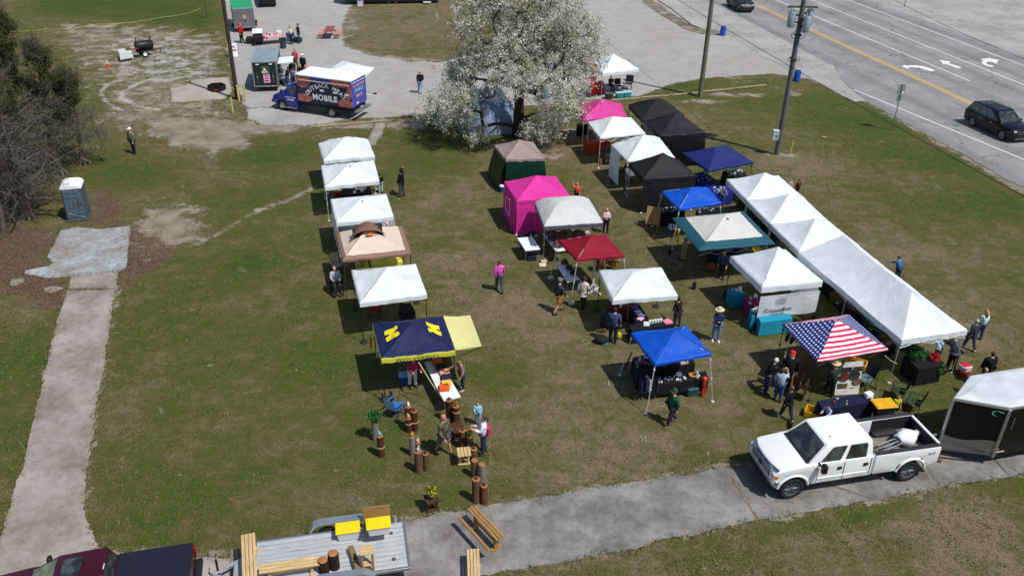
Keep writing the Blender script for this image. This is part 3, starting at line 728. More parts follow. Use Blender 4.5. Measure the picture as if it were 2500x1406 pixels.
patch('vent_cap', capfn, fabric('#7d5f50', 0.15, 0.6), TA4['o'], TA4['M0'], 14, 8)
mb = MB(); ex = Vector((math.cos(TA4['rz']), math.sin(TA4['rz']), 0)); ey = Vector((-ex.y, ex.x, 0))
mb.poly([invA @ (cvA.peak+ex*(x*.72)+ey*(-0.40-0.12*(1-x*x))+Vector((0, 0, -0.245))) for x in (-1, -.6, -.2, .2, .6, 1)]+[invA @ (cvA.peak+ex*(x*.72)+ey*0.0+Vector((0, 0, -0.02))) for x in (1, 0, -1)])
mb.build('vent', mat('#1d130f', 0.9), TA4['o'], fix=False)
mb = MB(); mb.ball(invA @ (cvA.peak+ex*0.08-ey*0.45+Vector((0, 0, -0.16))), (0.17, 0.10, 0.07), 12, 6); mb.build('ornament', mat('#d8691c', 0.5), TA4['o'], smooth=True)
tent('A5', 'clean white canopy tent on black legs between the gazebo and the navy canopy', [(858, 659), (1015, 644), (1042, 717), (878, 738)], 2.1, (946, 652), W_(4, 0.35), leg=black_leg, foot='disc', wrk=0.01)
navy = fabric('#1c2350', 0.08, 0.9, 0.6, 'navy_canopy_cloth'); yel = fabric('#dfe04a', 0.25, 0.4, 0.7, 'yellow_valance_cloth')
TA6 = tent('A6', 'navy canopy tent with yellow letters and valance at the near end of the left row', [(909, 789), (1082, 771), (1111, 855), (931, 875)], 2.15, (1007, 785), navy, leg=black_leg, foot='plate', vm=yel, wrk=0.022, valance=0.24, n=20)
ltr = mat('#e8d41c', 0.7, 0, 0.05)
def block_m():
 return [[(-.5, -.5), (-.1, -.5), (-.1, -.28), (-.18, -.28), (-.18, .12), (0, -.16), (.18, .12), (.18, -.28), (.1, -.28), (.1, -.5), (.5, -.5), (.5, -.28), (.42, -.28), (.42, .28), (.5, .28), (.5, .5), (.2, .5), (0, .16), (-.2, .5), (-.5, .5), (-.5, .28), (-.42, .28), (-.42, -.28), (-.5, -.28)]]
for k, sgn in ((3, 1), (1, 1)):
 cvv = TA6['cv']; inv6 = TA6['M0'].inverted()
 bmx = bmesh.new(); vs = [bmx.verts.new((p[0], p[1], 0)) for p in block_m()[0]]; bmx.faces.new(vs)
 bmesh.ops.triangulate(bmx, faces=bmx.faces)
 for _ in range(3): bmesh.ops.subdivide_edges(bmx, edges=bmx.edges[:], cuts=1, use_grid_fill=True)
 mb = MB(); mp = {}
 L = (TA6['rim'][(k+1) % 4]-TA6['rim'][k]).length
 for v in bmx.verts:
  t = 0.42+v.co.y*0.36; wd = 1-t
  a = 0.5+(v.co.x*.74/L)/wd
  mp[v.index] = mb.P(inv6 @ (cvv.pt(k, min(1, max(0, a)), t)+Vector((0, 0, 0.022))))
 bmx.verts.ensure_lookup_table()
 for f in bmx.faces: mb.F([mp[v.index] for v in f.verts])
 mb.build('lettering', ltr, TA6['o'], fix=False); bmx.free()
def val_fn(T, k, z, off=0.04, xo=0.0):
 r0, r1 = T['rim'][k], T['rim'][(k+1) % 4]; d = (r0-r1).normalized(); out = Vector((d.y, -d.x, 0))
 if out.dot(T['c']-r0) > 0: out = -out
 mid = (r0+r1)/2; inv = T['M0'].inverted()
 return lambda a, b: inv @ (mid+d*(a+xo)+out*off+Vector((0, 0, z-mid.z+b)))
mb = MB(); add_text(mb, 'WOLVERINES', 0.26, val_fn(TA6, 2, 2.02, 0.10, -0.05), 0.0, 1.12); mb.build('lettering', mat('#161a3c', 0.8), TA6['o'], fix=False)
aw = [G(1082, 771, 2.15), G(1148, 769, 2.2), G(1176, 845, 2.2), G(1112, 854, 2.15)]
def awf(u, v):
 p = aw[0].lerp(aw[1], u).lerp(aw[3].lerp(aw[2], u), v); p.z += -0.05*math.sin(math.pi*u)+0.015*mnoise.noise(p*3); return p
patch('awning', awf, fabric('#eeeaa2', 0.25, 0.3, 0.7, 'pale_yellow_awning_cloth'), TA6['o'], TA6['M0'], 12, 14)
mb = MB(); i6 = TA6['M0'].inverted()
mb.tube([i6 @ G(1112, 854, 2.1), i6 @ (aw[2]+Vector((0, 0, -.03)))], 0.014, 6); mb.tube([i6 @ (aw[2]+Vector((0, 0, -.03))), i6 @ Vector((TA6['feet'][2][0].x, TA6['feet'][2][0].y, 1.75))], 0.012, 6)
mb.tube([i6 @ (aw[1]+Vector((0, 0, -.03))), i6 @ Vector((TA6['feet'][1][0].x, TA6['feet'][1][0].y, 1.75))], 0.012, 6); mb.build('awning_pole', black_leg, TA6['o'])
TB1 = tent('B1', 'taupe tent with dark green plastic walls beneath the blossoming tree', [(1207, 355), (1301, 346), (1330, 385), (1235, 389)], 2.15, (1268, 341), fabric('#a08f88', 0.12, 0.8, 0.7, 'taupe_cloth'), wrk=0.02, valance=0.2)
greenp = fabric('#12352a', 0.12, 1.0, 0.25, 'dark_green_plastic_sheet')
wall(TB1, 2, greenp, bulge=0.10, slope=0.2); wall(TB1, 3, greenp, bulge=0.10, slope=0.45); wall(TB1, 1, greenp, slope=0.2); wall(TB1, 0, greenp)
pink = fabric('#e0389f', 0.18, 0.5, 0.6, 'hot_pink_cloth')
TB2 = tent('B2', 'hot pink tent with full pink side walls in the middle row', [(1231, 443), (1357, 430), (1392, 478), (1261, 490)], 2.1, (1309, 428), pink, wrk=0.008, sag=0.02, valance=0.22)
wall(TB2, 3, pink, bulge=0.06, slope=0.05); wall(TB2, 2, pink, bulge=0.08); wall(TB2, 0, pink)
inv2 = TB2['M0'].inverted(); r0, r1 = TB2['rim'][3], TB2['rim'][0]; d_ = (r1-r0).normalized(); o_ = Vector((d_.y, -d_.x, 0)); o_ = -o_ if o_.dot(TB2['c']-r0) > 0 else o_
mb = MB(); q = [r0+d_*a+o_*0.13+Vector((0, 0, zz-r0.z)) for a, zz in ((0.95, 1.75), (1.85, 1.55), (1.85, .85), (.95, .75))]
for i in range(4): mb.tube([inv2 @ q[i], inv2 @ q[(i+1) % 4]], 0.02, 4)
mb.build('window', mat('#f6d8ec', 0.6), TB2['o'])
mb = MB(); r0, r1 = TB2['rim'][2], TB2['rim'][3]; d_ = (r1-r0).normalized()
of_ = Vector((d_.y, -d_.x, 0)); of_ = -of_ if of_.dot(TB2['c']-r0) > 0 else of_
q = [r0+d_*a+of_*0.16+Vector((0, 0, zz-r0.z)) for a, zz in ((0.6, 1.7), (1.75, 1.7), (1.75, .95), (.6, .95))]
for i in range(4): mb.tube([inv2 @ q[i], inv2 @ q[(i+1) % 4]], 0.015, 4)
mb.build('window', mat('#f6d8ec', 0.6), TB2['o'])
greyw = fabric('#d8dbda', 0.2, 0.8, 0.7, 'pale_grey_canopy_cloth')
tent('B3', 'domed pale grey canopy tent with dark grey valance beside the pink tent', [(1305, 493), (1438, 485), (1473, 544), (1328, 553)], 2.1, (1373, 486), greyw, leg=grey_leg, vm=fabric('#5a5b6a', 0.1, 0.5), foot='block', dome=0.35, prof=1.0, sag=0.0, wrk=0.015, valance=0.22)
tent('B4', 'dark red slant-leg canopy tent in the middle row', [(1363, 585), (1477, 573), (1525, 623), (1408, 633)], 2.3, (1447, 573), fabric('#8e0f2c', 0.12, 0.7, 0.7, 'dark_red_cloth'), slant=0.42, foot='block', valance=0.12, wrk=0.015)
tent('B5', 'white canopy tent on black legs between the dark red and the near blue canopies', [(1463, 660), (1614, 652), (1655, 720), (1496, 731)], 2.15, (1545, 663), W_(5, 0.5), leg=black_leg, foot='disc', wrk=0.012, dome=0.05)
blue = fabric('#0a55c8', 0.12, 0.9, 0.55, 'bright_blue_cloth')
tent('B6', 'crumpled bright blue slant-leg canopy tent nearest the camera in the middle row', [(1542, 812), (1675, 795), (1737, 863), (1599, 887)], 2.25, (1648, 806), blue, slant=0.40, valance=0.13, wrk=0.03, foot='plate')
TC0 = tent('C0', 'bright white canopy tent at the edge of the gravel lot, right of the blossoming tree', [(1439, 158), (1528, 147), (1560, 168), (1471, 179)], 2.2, (1497, 131), W_(6, 0.3), valance=0.28, wrk=0.006)
tent('C1', 'pink canopy tent with open sides at the far end of the right rows', [(1409, 257), (1516, 253), (1530, 283), (1424, 292)], 2.2, (1469, 242), fabric('#d9459c', 0.2, 0.5, 0.65, 'pink_canopy_cloth'), valance=0.15, wrk=0.01)
tent('C2', 'white canopy tent between the far pink canopy and the sky-white tent with a wall', [(1435, 297), (1541, 287), (1576, 325), (1465, 336)], 2.15, (1494, 284), W_(7, 0.6), valance=0.12)
TC3 = tent('C3', 'white canopy tent with one white side wall, just behind the black canopy', [(1492, 352), (1610, 336), (1648, 384), (1532, 392)], 2.2, (1571, 329), W_(8, 0.9), wrk=0.02, dome=0.12, valance=0.12)
wall(TC3, 3, W_(8, .9), 0.42, 1.0)
blk = fabric('#1d1d21', 0.04, 0.6, 0.65, 'black_canopy_cloth')
TC4 = tent('C4', 'black canopy tent with tall valance and black front wall in the right rows', [(1536, 397), (1657, 389), (1699, 428), (1571, 436)], 2.2, (1619, 373), blk, valance=0.30, wrk=0.006, sag=0.08)
wall(TC4, 2, fabric('#232428', 0.06, 1.0, 0.4, 'black_wall_cloth'), z0=0.05, bulge=0.1)
tent('C5', 'small bright blue slant-leg canopy tent beside the long white canopies', [(1616, 467), (1726, 456), (1761, 495), (1658, 510)], 2.25, (1688, 457), blue, slant=0.4, valance=0.12, wrk=0.022)
TC6 = tent('C6', 'large off-white gazebo with wide teal border', [(1642, 531), (1816, 516), (1892, 594), (1706, 611)], 2.2, (1773, 524),
  fabric('x', 0.15, 0.5, 0.7, 'off_white_and_teal_cloth', border('#d9d6d2', '#265a6b', 0.24)), leg=mat('#22252a', 0.5, .3), valance=0.05, foot='bag', prof=1.0, sag=0.03, vent=(2, .2))
TC7 = tent('C7', 'bright white canopy tent with a printed front banner', [(1783, 625), (1918, 609), (2009, 685), (1860, 700)], 2.3, (1901, 602), W_(9, 0.35), leg=black_leg, foot='bag', valance=0.33, wrk=0.006, legr=0.026)
def flag(t, uv):
 n_ = 13.0; sx = t.n('SeparateXYZ'); t.l(uv, sx.inputs[0]); u, v = sx.outputs[0], sx.outputs[1]
 st = t.math('GREATER_THAN', t.math('FRACT', t.math('ADD', t.math('MULTIPLY', v, 7.6), 0.45)), 0.5)
 c1 = t.mix(st, (0.86, 0.82, 0.84), (0.60, 0.025, 0.10))
 uu = t.math('MULTIPLY', t.math('SUBTRACT', t.math('FRACT', u), 0.5), t.math('SUBTRACT', 1.0, v))
 cx = t.math('MULTIPLY', uu, 17.0); rw = t.math('MULTIPLY', v, 10.0)
 odd = t.math('MULTIPLY', t.math('MODULO', t.math('FLOOR', rw), 2.0), 0.5)
 fx = t.math('SUBTRACT', t.math('FRACT', t.math('ADD', t.math('ADD', cx, odd), 40.0)), 0.5); fy = t.math('SUBTRACT', t.math('FRACT', rw), 0.5)
 d2 = t.math('ADD', t.math('MULTIPLY', fx, fx), t.math('MULTIPLY', fy, fy))
 star = t.math('LESS_THAN', d2, 0.062)
 c2 = t.mix(star, (0.02, 0.035, 0.20), (0.75, 0.78, 0.85))
 return t.mix(t.math('GREATER_THAN', u, 1.5), c1, c2)
flagm = fabric('f', 0.15, 0.5, 0.7, 'stars_and_stripes_cloth', flag)
TC8 = tent('C8', 'canopy tent with red and white striped front and starry blue sides', [(1911, 790), (2073, 767), (2168, 850), (1996, 879)], 2.05, (2042, 779), flagm, leg=black_leg, valance=0.10, wrk=0.008, foot='plate')
for o in TC8['o'].children:
 if o.name.startswith('canopy'):
  ul = o.data.uv_layers[0].data; nper = len(o.data.polygons)//4
  for pi, p in enumerate(o.data.polygons):
   if (pi//nper) in (1, 3):
    for li in p.loop_indices: ul[li].uv.x = min(.999, max(.001, ul[li].uv.x))+2
tent('D1', 'black canopy tent farthest back behind the right rows', [(1535, 256), (1624, 244), (1671, 280), (1568, 294)], 2.2, (1604, 240), blk, leg=black_leg, wrk=0.03, dome=0.1, valance=0.2)
TD2 = tent('D2', 'sagging black canopy tent with black walls next to the farthest black one', [(1572, 295), (1662, 279), (1723, 323), (1613, 333)], 2.2, (1649, 276), fabric('#211e28', 0.05, 1.0, 0.6, 'faded_black_cloth'), leg=black_leg, wrk=0.03, valance=0.12)
wall(TD2, 2, fabric('#0d0d0f', 0.04, 1.0, 0.35, 'black_tarp'), bulge=0.15, slope=0.25); wall(TD2, 3, fabric('#8a8d94', 0.15, 0.6, .7), 0.35, 1.0, bulge=0.05)
tent('D3', 'navy blue canopy tent on dark legs at the outer edge of the right rows', [(1667, 372), (1774, 354), (1839, 395), (1729, 416)], 2.15, (1745, 358), fabric('#1d2c6b', 0.1, 0.6, 0.65, 'navy_blue_cloth'), leg=black_leg, wrk=0.015, valance=0.14)
EC = [[(1773, 437), (1901, 428), (1959, 478), (1822, 488)], [(1822, 488), (1959, 478), (2020, 536), (1880, 546)], [(1880, 546), (2020, 536), (2098, 598), (1950, 614)]]
EP = [(1868, 421), (1925, 474), (1990, 533)]
EL = ['first white canopy tent at the far end of the long white row', 'second white canopy tent of the long white row, counted from the far end', 'third white canopy tent of the long white row, touching the longest canopy']
def inset(px, f=0.008):
 cx = sum(p[0] for p in px)/4; cy = sum(p[1] for p in px)/4
 return [(p[0]+(cx-p[0])*f, p[1]+(cy-p[1])*f) for p in px]
for i in range(3):
 tent('E%d' % (i+1), EL[i], inset(EC[i]), 2.26, EP[i], W_(10+i, 0.4), wrk=0.01, valance=0.30, sag=0.07, prof=1.3)
tent('T0', 'white canopy tent set up behind the blue box truck', [(835, 149), (913, 165), (885, 190), (785, 182)], 2.15, (849, 157), W_(14, 0.3), valance=0.16, vent=(3, .18), wrk=0.006, foot='disc')
rim = [G(1951, 617, 2.28), G(2097, 600, 2.28), G(2362, 806, 2.2), G(2202, 830, 2.2)]
rimL = (rim[3]-rim[0]).length
c = sum(rim, Vector())/4; ax = ((rim[3]-rim[0])+(rim[2]-rim[1])).normalized(); rz = math.atan2(-ax.x*-1, 0) if False else math.atan2((rim[2]-rim[3]).y, (rim[2]-rim[3]).x)
oE = thing('canopy_tent', 'double-length ridged white canopy over the hanging flower baskets', 'canopy tent', (c.x, c.y, 0), rz, grp)
M0 = Matrix.Translation((c.x, c.y, 0)) @ Matrix.Rotation(rz, 4, 'Z'); invE = M0.inverted()
backm = (rim[0]+rim[1])/2; frontm = (rim[3]+rim[2])/2
r0_ = backm.lerp(frontm, 0.10)+Vector((0, 0, 1.15)); r1_ = backm.lerp(frontm, 0.76)+Vector((0, 0, 1.05))
def slope(a0, a1, b0, b1, nm):
 def fn(u, v):
  e = a0.lerp(a1, u); r = b0.lerp(b1, u); p = e.lerp(r, v)
  s_ = math.sin(math.pi*u); p.z += -0.10*s_*math.sin(math.pi*v)-0.05*math.sin(math.pi*u*2)**2*(1-v)*0.6-0.09*abs(math.sin(math.pi*u))*v*0.6
  p.z += 0.02*mnoise.noise(p*1.6)+0.012*mnoise.noise(p*4.0)+0.012*math.sin(u*50+v*9)*(1-v)*v*2
  return p
 return patch('canopy', fn, W_(15, 0.6), oE, M0, 40, 12)
slope(rim[3], rim[0], r1_, r0_, 'left'); slope(rim[1], rim[2], r0_, r1_, 'right'); slope(rim[2], rim[3], r1_, r1_, 'front'); slope(rim[0], rim[1], r0_, r0_, 'back')
for a, b in ((0, 1), (1, 2), (2, 3), (3, 0)):
 def vf(u, v, a=a, b=b):
  p = rim[a].lerp(rim[b], u); p.z += -0.05*math.sin(math.pi*u*2)**2*0.6*(1 if (a, b) in ((1, 2), (3, 0)) else 0)+0.02*mnoise.noise(p*1.6)+0.012*mnoise.noise(p*4.0)
  d = (rim[b]-rim[a]).normalized(); out = Vector((d.y, -d.x, 0)); out = -out if out.dot(c-rim[a]) > 0 else out
  return p+out*(0.012+0.02*math.sin(u*40)*v)-Vector((0, 0, 0.26*v))
 patch('valance', vf, W_(15, 0.6), oE, M0, 40, 3)
LG = [rim[0], rim[1], rim[2], rim[3], rim[0].lerp(rim[3], .5), rim[1].lerp(rim[2], .5)]
for p in LG:
 inn = (c-p); inn.z = 0; inn.normalize(); q = p+inn*0.06; mb = MB(); mb.tube([invE @ Vector((q.x, q.y, 2.2)), invE @ Vector((q.x, q.y, 1.05))], 0.024, 4); mb.tube([invE @ Vector((q.x, q.y, 1.05)), invE @ Vector((q.x, q.y, 0.01))], 0.018, 4)
 f_ = invE @ Vector((q.x, q.y, 0)); mb.box((f_.x, f_.y, .012), (.13, .13, .018)); mb.build('leg', white_leg, oE)
mb = MB()
for a, b in ((0, 4), (4, 3), (1, 5), (5, 2), (0, 1), (3, 2), (4, 5)):
 p, q = LG[a]+Vector((0, 0, -.09)), LG[b]+Vector((0, 0, -.09)); lo_ = Vector((0, 0, -.3)); m_ = p.lerp(q, .5)
 for s_, e_ in ((p, m_+lo_), (p+lo_, m_), (m_, q+lo_), (m_+lo_, q), (p, q)): mb.tube([invE @ s_, invE @ e_], 0.011, 4)
mb.build('frame', white_leg, oE)
T = TC7; r0, r1 = T['rim'][3], T['rim'][2]; dd = (r1-r0).normalized(); out = Vector((dd.y, -dd.x, 0)); out = -out if out.dot(T['c']-r0) > 0 else out
def banf(u, v):
 p = r0.lerp(r1, 0.0+0.98*u); p = p+out*(0.05+0.03*math.sin(u*9)*math.sin(v*3))
 zt = 1.76; return Vector((p.x, p.y, zt-1.12+1.12*v+0.02*math.sin(u*14)*(1-v)))
ban = patch('banner', banf, fabric('#e6e8ee', 0.25, 0.5, 0.6, 'printed_banner_cloth'), T['o'], T['M0'], 30, 8)
ink = mat('#23242c', 0.8, 0, .05); i7 = T['M0'].inverted()
def bf(cx, cy, s=1.0): return lambda a, b: i7 @ (banf(cx+a/3.0, cy+b/1.12)+out*0.035)
mb = MB(); add_text(mb, 'CrazeeBee', 0.30, bf(.33, .34), 0.003, 1.08); add_text(mb, '- COLLECTIVE -', 0.12, bf(.33, .15), 0.003)
for hx, hy in ((-.24, .10), (-.08, .10), (.08, .10), (.24, .10), (-.16, .22), (0, .22), (.16, .22), (-.16, -.02), (0, -.02), (.16, -.02)):
 fn = bf(.36, .66)
 for k in range(6):
  a0, a1 = k*math.pi/3+.5, (k+1)*math.pi/3+.5
  mb.poly([fn(hx+math.cos(a)*r*1.0, hy+math.sin(a)*r*.75) for a, r in ((a0, .085), (a1, .085), (a1, .068), (a0, .068))])
mb.build('lettering', ink, ban, fix=False)
mb = MB(); pts = [Vector(banf(u, 1))+Vector((0, 0, .02)) for u in (0, .5, 1)]; mb.tube([i7 @ p for p in pts], 0.02, 6); mb.build('banner_pole', white_leg, T['o'])
wall(TC7, 1, W_(9, .35), 0.0, 0.95, z0=0.55, z1=2.0, bulge=0.03)
# ------------------------------------------------------------ vehicles (local X forward, Y left, Z up)
def bevel(o, wd=0.03, seg=2, ang=35):
 bm = bmesh.new(); bm.from_mesh(o.data); bmesh.ops.remove_doubles(bm, verts=bm.verts, dist=1e-5)
 ed = [e for e in bm.edges if len(e.link_faces) == 2 and e.calc_face_angle(0) > R(ang)]
 bmesh.ops.bevel(bm, geom=ed, offset=wd, segments=seg, affect='EDGES', profile=0.6, clamp_overlap=True)
 bm.to_mesh(o.data); bm.free(); o.data.polygons.foreach_set('use_smooth', [True]*len(o.data.polygons)); o.data.set_sharp_from_angle(angle=R(50)); return o
def arch(cx, r, z0, n=9, zc=None):
 zc = z0 if zc is None else zc
 a0 = math.asin(max(-1, min(1, (z0-zc)/r)))
 return [(cx+r*math.cos(t), zc+r*math.sin(t)) for t in [a0+(math.pi-2*a0)*k/n for k in range(n+1)]]
def face_pt(q, u, v, off=0.006):
 a, b, c, d = q; p = a.lerp(b, u).lerp(d.lerp(c, u), v); n_ = (b-a).cross(d-a).normalized(); return p+n_*off
def pane(q, uv, parent, m, name='window', off=0.008, out=None):
 """a glass pane lying 8 mm proud of the face q; uv = its outline in the face"""
 n_ = (q[1]-q[0]).cross(q[3]-q[0]).normalized()
 if out is not None and n_.dot(Vector(out)) < 0: off = -off
 mb = MB(); P = [face_pt(q, u, v, off) for u, v in uv]; Q = [face_pt(q, u, v, off*.2) for u, v in uv]
 a = [mb.P(p) for p in P]; b = [mb.P(p) for p in Q]; mb.F(a)
 for i in range(len(a)): mb.F([a[i], b[i], b[(i+1) % len(a)], a[(i+1) % len(a)]])
 return mb.build(name, m, parent)
tyre_m = mat('#1b1b1c', 0.9, 0, 0.15, 8, 0.5, 40); chrome = mat('#c9ccd0', 0.18, 1.0, 0.05); blackp = mat('#141416', 0.6); rubber = mat('#18181a', 0.85)
alu = mat('#b4b8bc', 0.35, 0.8, 0.08); gls = glass(); red_l = mat('#8a0f12', 0.25, 0, .1, spec=.6); lamp_l = mat('#d5dadf', 0.1, 0.3, .1, spec=.8); amber = mat('#d8601a', .3)
def wheel(parent, x, y, r, wd, side, rim_m, rr=0.62, spokes=8, hub=None, style='spoke', name='wheel'):
 w_ = bpy.data.objects.new(name, None); COL.objects.link(w_); w_.parent = parent; w_.location = (x, y, r); w_.empty_display_size = .1
 mb = MB(); h = wd/2
 mb.lathe([(r*rr, -h*.8), (r*.86, -h), (r*.97, -h*.8), (r, -h*.35), (r, h*.35), (r*.97, h*.8), (r*.86, h), (r*rr, h*.8)], 28, axis='Y', cap=False)
 for k in range(28):
  t = 2*math.pi*k/28
  for sy in (-.42, .42): mb.box((r*1.0*math.cos(t), sy*h, r*1.0*math.sin(t)), (0.03, h*.5, .045), ry=-t)
 mb.build('tyre', tyre_m, w_, smooth=35)
 mb = MB(); s = side
 mb.lathe([(r*rr*1.0, s*h*.82), (r*rr*.93, s*h*.80), (r*rr*.88, s*h*.45), (r*rr*.86, -s*h*.5)], 28, axis='Y', cap=False)
 if style == 'spoke':
  mb.lathe([(0.0, s*h*.60), (r*.13, s*h*.62), (r*.15, s*h*.40), (0.0, s*h*.38)], 12, axis='Y', cap=False)
  for k in range(spokes):
   t = 2*math.pi*k/spokes
   for dt in (-.12, .12):
    a = Vector((math.cos(t)*r*.1, s*h*.5, math.sin(t)*r*.1)); b = Vector((math.cos(t+dt)*r*rr*.9, s*h*.55, math.sin(t+dt)*r*rr*.9))
    mb.tube([a, b], [r*.045, r*.035], 4)
 else:
  mb.lathe([(0.0, s*h*.30), (r*.18, s*h*.34), (r*.24, s*h*.12), (r*rr*.7, s*h*.05), (r*rr*.88, s*h*.35)], 20, axis='Y', cap=False)
  for k in range(8):
   t = 2*math.pi*k/8; mb.box((math.cos(t)*r*rr*.62, s*h*.13, math.sin(t)*r*rr*.62), (r*.06, .02, r*.06))
 mb.build('rim', rim_m, w_, smooth=35)
 mb = MB(); mb.lathe([(0.0, -s*h*.3), (r*rr*.86, -s*h*.3), (r*rr*.86, -s*h*.35), (0, -s*h*.35)], 16, axis='Y', cap=False); mb.build('brake_disc', blackp, w_)
 return w_
def carpaint(col, name=None):
 return mat(col, 0.25, 0.0, 0.03, 1.5, spec=0.35, coat=0.12 if sum(srgb(col)[:3]) < .12 else .5)
def strip(parent, pts, r, m, name): mb = MB(); mb.tube(pts, r, 4); return mb.build(name, m, parent)
wp = t_ = NT('white_dusty_paint'); P_ = t_.coord('Object'); sx_ = t_.n('SeparateXYZ'); t_.l(P_, sx_.inputs[0])
nz_ = t_.noise(P_, 3.5, 5, .7); low = t_.math('MULTIPLY', t_.math('SUBTRACT', 0.86, sx_.outputs[2], None, True), 3.0, None, True)
dm = t_.math('MULTIPLY', low, t_.ramp(nz_, [(0.42, (0, 0, 0)), (0.62, (1, 1, 1))]))
wpaint_car = t_.done(t_.bsdf(t_.mix(dm, (0.80, 0.81, 0.82), (0.33, 0.28, 0.23)), 0.32, 0, None, .5, .5))
pf, pr = G(1925, 1215), G(2208, 1172); dv = (pf-pr).normalized(); nl = Vector((dv.y, -dv.x, 0))
ctr = (pf+pr)/2+nl*0.93
tk = thing('pickup_truck', 'white crew-cab pickup with open bed parked on the drive, hitched to the black trailer', 'pickup truck', (ctr.x, ctr.y, 0), math.atan2(dv.y, dv.x))
wb = 2.29
cab = [(3.02, 0.62), (3.06, 0.80), (3.03, 1.05), (2.95, 1.22), (2.75, 1.30), (1.62, 1.40), (1.50, 1.43), (-0.70, 1.43), (-0.70, 0.62), (-0.2, 0.60), (1.5, 0.60)]
o_lo = [(3.02, 0.62), (3.07, 0.85), (3.03, 1.08), (2.93, 1.23), (2.70, 1.31), (1.66, 1.41), (1.5, 1.44), (-0.72, 1.44), (-0.72, 0.60), (1.62, 0.58)] + list(reversed(arch(wb, 0.60, 0.62, 10, 0.50)))
mb = MB(); mb.prism(o_lo, -1.0, 1.0, 'Y')
for v in mb.v:
 if v.x > 2.5: v.y *= 1-0.10*((v.x-2.5)/.57)**2
 if v.z > 1.25: v.y *= 0.975
cabo = mb.build('body', wpaint_car, tk); bevel(cabo, .045, 2)
B = dict(fl=Vector((1.78, .91, 1.38)), rl=Vector((-.70, .94, 1.38)), rr=Vector((-.70, -.94, 1.38)), fr=Vector((1.78, -.91, 1.38)))
T_ = dict(fl=Vector((1.10, .76, 2.04)), rl=Vector((-.62, .78, 2.05)), rr=Vector((-.62, -.78, 2.05)), fr=Vector((1.10, -.76, 2.04)))
def loft8(b, t, name, m, parent, bw=.05, dome=0.0):
 mb = MB(); i = [mb.P(b[k]) for k in ('fl', 'rl', 'rr', 'fr')]; j = [mb.P(t[k]) for k in ('fl', 'rl', 'rr', 'fr')]
 for k in range(4): mb.F([i[k], i[(k+1) % 4], j[(k+1) % 4], j[k]])
 mb.F(i); mb.F(j); o = mb.build(name, m, parent); return bevel(o, bw, 3)
loft8(B, T_, 'cab', wpaint_car, tk, .055)
ws = (B['fr'], B['fl'], T_['fl'], T_['fr']); pane(ws, [(.05, .04), (.95, .04), (.92, .93), (.08, .93)], tk, gls, 'windscreen', out=(1, 0, 1), off=.012)
for sgn, kf, kr in ((1, 'fl', 'rl'), (-1, 'fr', 'rr')):
 q = (B[kf], B[kr], T_[kr], T_[kf]); o3 = (0, sgn, 0)
 for uv in ([(.15, .10), (.47, .06), (.47, .84), (.46, .87), (.20, .87), (.17, .80)], [(.55, .06), (.88, .06), (.90, .80), (.87, .87), (.55, .87), (.54, .84)]):
  w_ = pane(q, uv, tk, gls, 'window', out=o3, off=.012)
 for u in (.50, .965):
  a = face_pt(q, u, .9, .010*sgn); 
 for x_ in (1.42, .42, -.62):
  mb = MB(); mb.box((x_, sgn*0.999, 1.02), (0.014, 0.014, .78)); mb.build('door_seam', blackp, tk)
 for x_ in (.60, -.42): mb = MB(); mb.box((x_, sgn*1.0, 1.16), (.17, .05, .12), bev=.015); mb.build('handle', mat('#2a2d35', .4, .3), tk)
 mb = MB(); mb.box((0.45, sgn*1.0, 0.80), (1.9, .03, .05), bev=.01); mb.build('trim_strip', wpaint_car, tk)
 mm = MB(); mm.tube([(1.42, sgn*.92, 1.46), (1.40, sgn*1.14, 1.42)], .035, 6); mm.box((1.38, sgn*1.24, 1.46), (.16, .24, .34), bev=.04); mo = mm.build('mirror', blackp, tk, smooth=30)
 mb = MB(); mb.box((1.40, sgn*1.24, 1.29), (.14, .16, .05), bev=.005); mb.build('turn_signal', amber, mo)
 for cx in (wb, -wb):
  mb = MB(); pts = [(x, sgn*(.985 if cx > 0 else 1.005), z) for x, z in arch(cx, 0.585, 0.60, 14, .49)]; mb.tube(pts, .055, 6); mb.build('fender_flare', wpaint_car, tk, smooth=50)
 side = [(-.76, .60), (-.76, 1.44), (-3.30, 1.44), (-3.36, 1.20), (-3.34, .72), (-2.95, .64)]
 side = [(-.76, .62), (-.76, 1.46), (-3.34, 1.46), (-3.40, 1.20), (-3.36, .78), (-2.95, .66)] + list(arch(-wb, .60, .62, 10, .50)[::-1])
 mb = MB(); mb.prism(side, sgn*0.80, sgn*1.01, 'Y'); bevel(mb.build('bed_side', wpaint_car, tk), .04, 2)
 mb = MB(); mb.box((-2.05, sgn*.905, 1.475), (2.55, .17, .035), bev=.012); mb.build('bed_rail', mat('#2b2c30', .7), tk)
 mb = MB(); mb.box((-2.06, sgn*.79, 1.17), (2.54, .03, .58), bev=.01); mb.build('bed_liner', mat('#1c1c1f', .75, 0, .3, 5), tk)
 mb = MB(); mb.box((-wb+.1, sgn*.62, .95), (1.0, .34, .26), bev=.08); mb.build('wheel_tub', mat('#1f1f22', .7, 0, .3, 5), tk, smooth=40)
 mb = MB(); mb.box((2.96, sgn*.80, 1.0), (.16, .26, .36), bev=.04, rz=-sgn*.12); mb.build('headlight', lamp_l, tk, smooth=40)
 mb = MB(); mb.box((2.93, sgn*.925, 1.03), (.18, .03, .14), bev=.01, rz=-sgn*.18); mb.build('turn_signal', amber, tk)
 mb = MB(); mb.box((-3.37, sgn*.93, 1.1), (.08, .17, .42), bev=.02); mb.build('tail_light', red_l, tk)
mb = MB(); mb.box((-2.02, 0, .88), (2.56, 1.6, .05))
for k in range(12): mb.box((-2.02, -.70+k*.127, .912), (2.5, .05, .02))
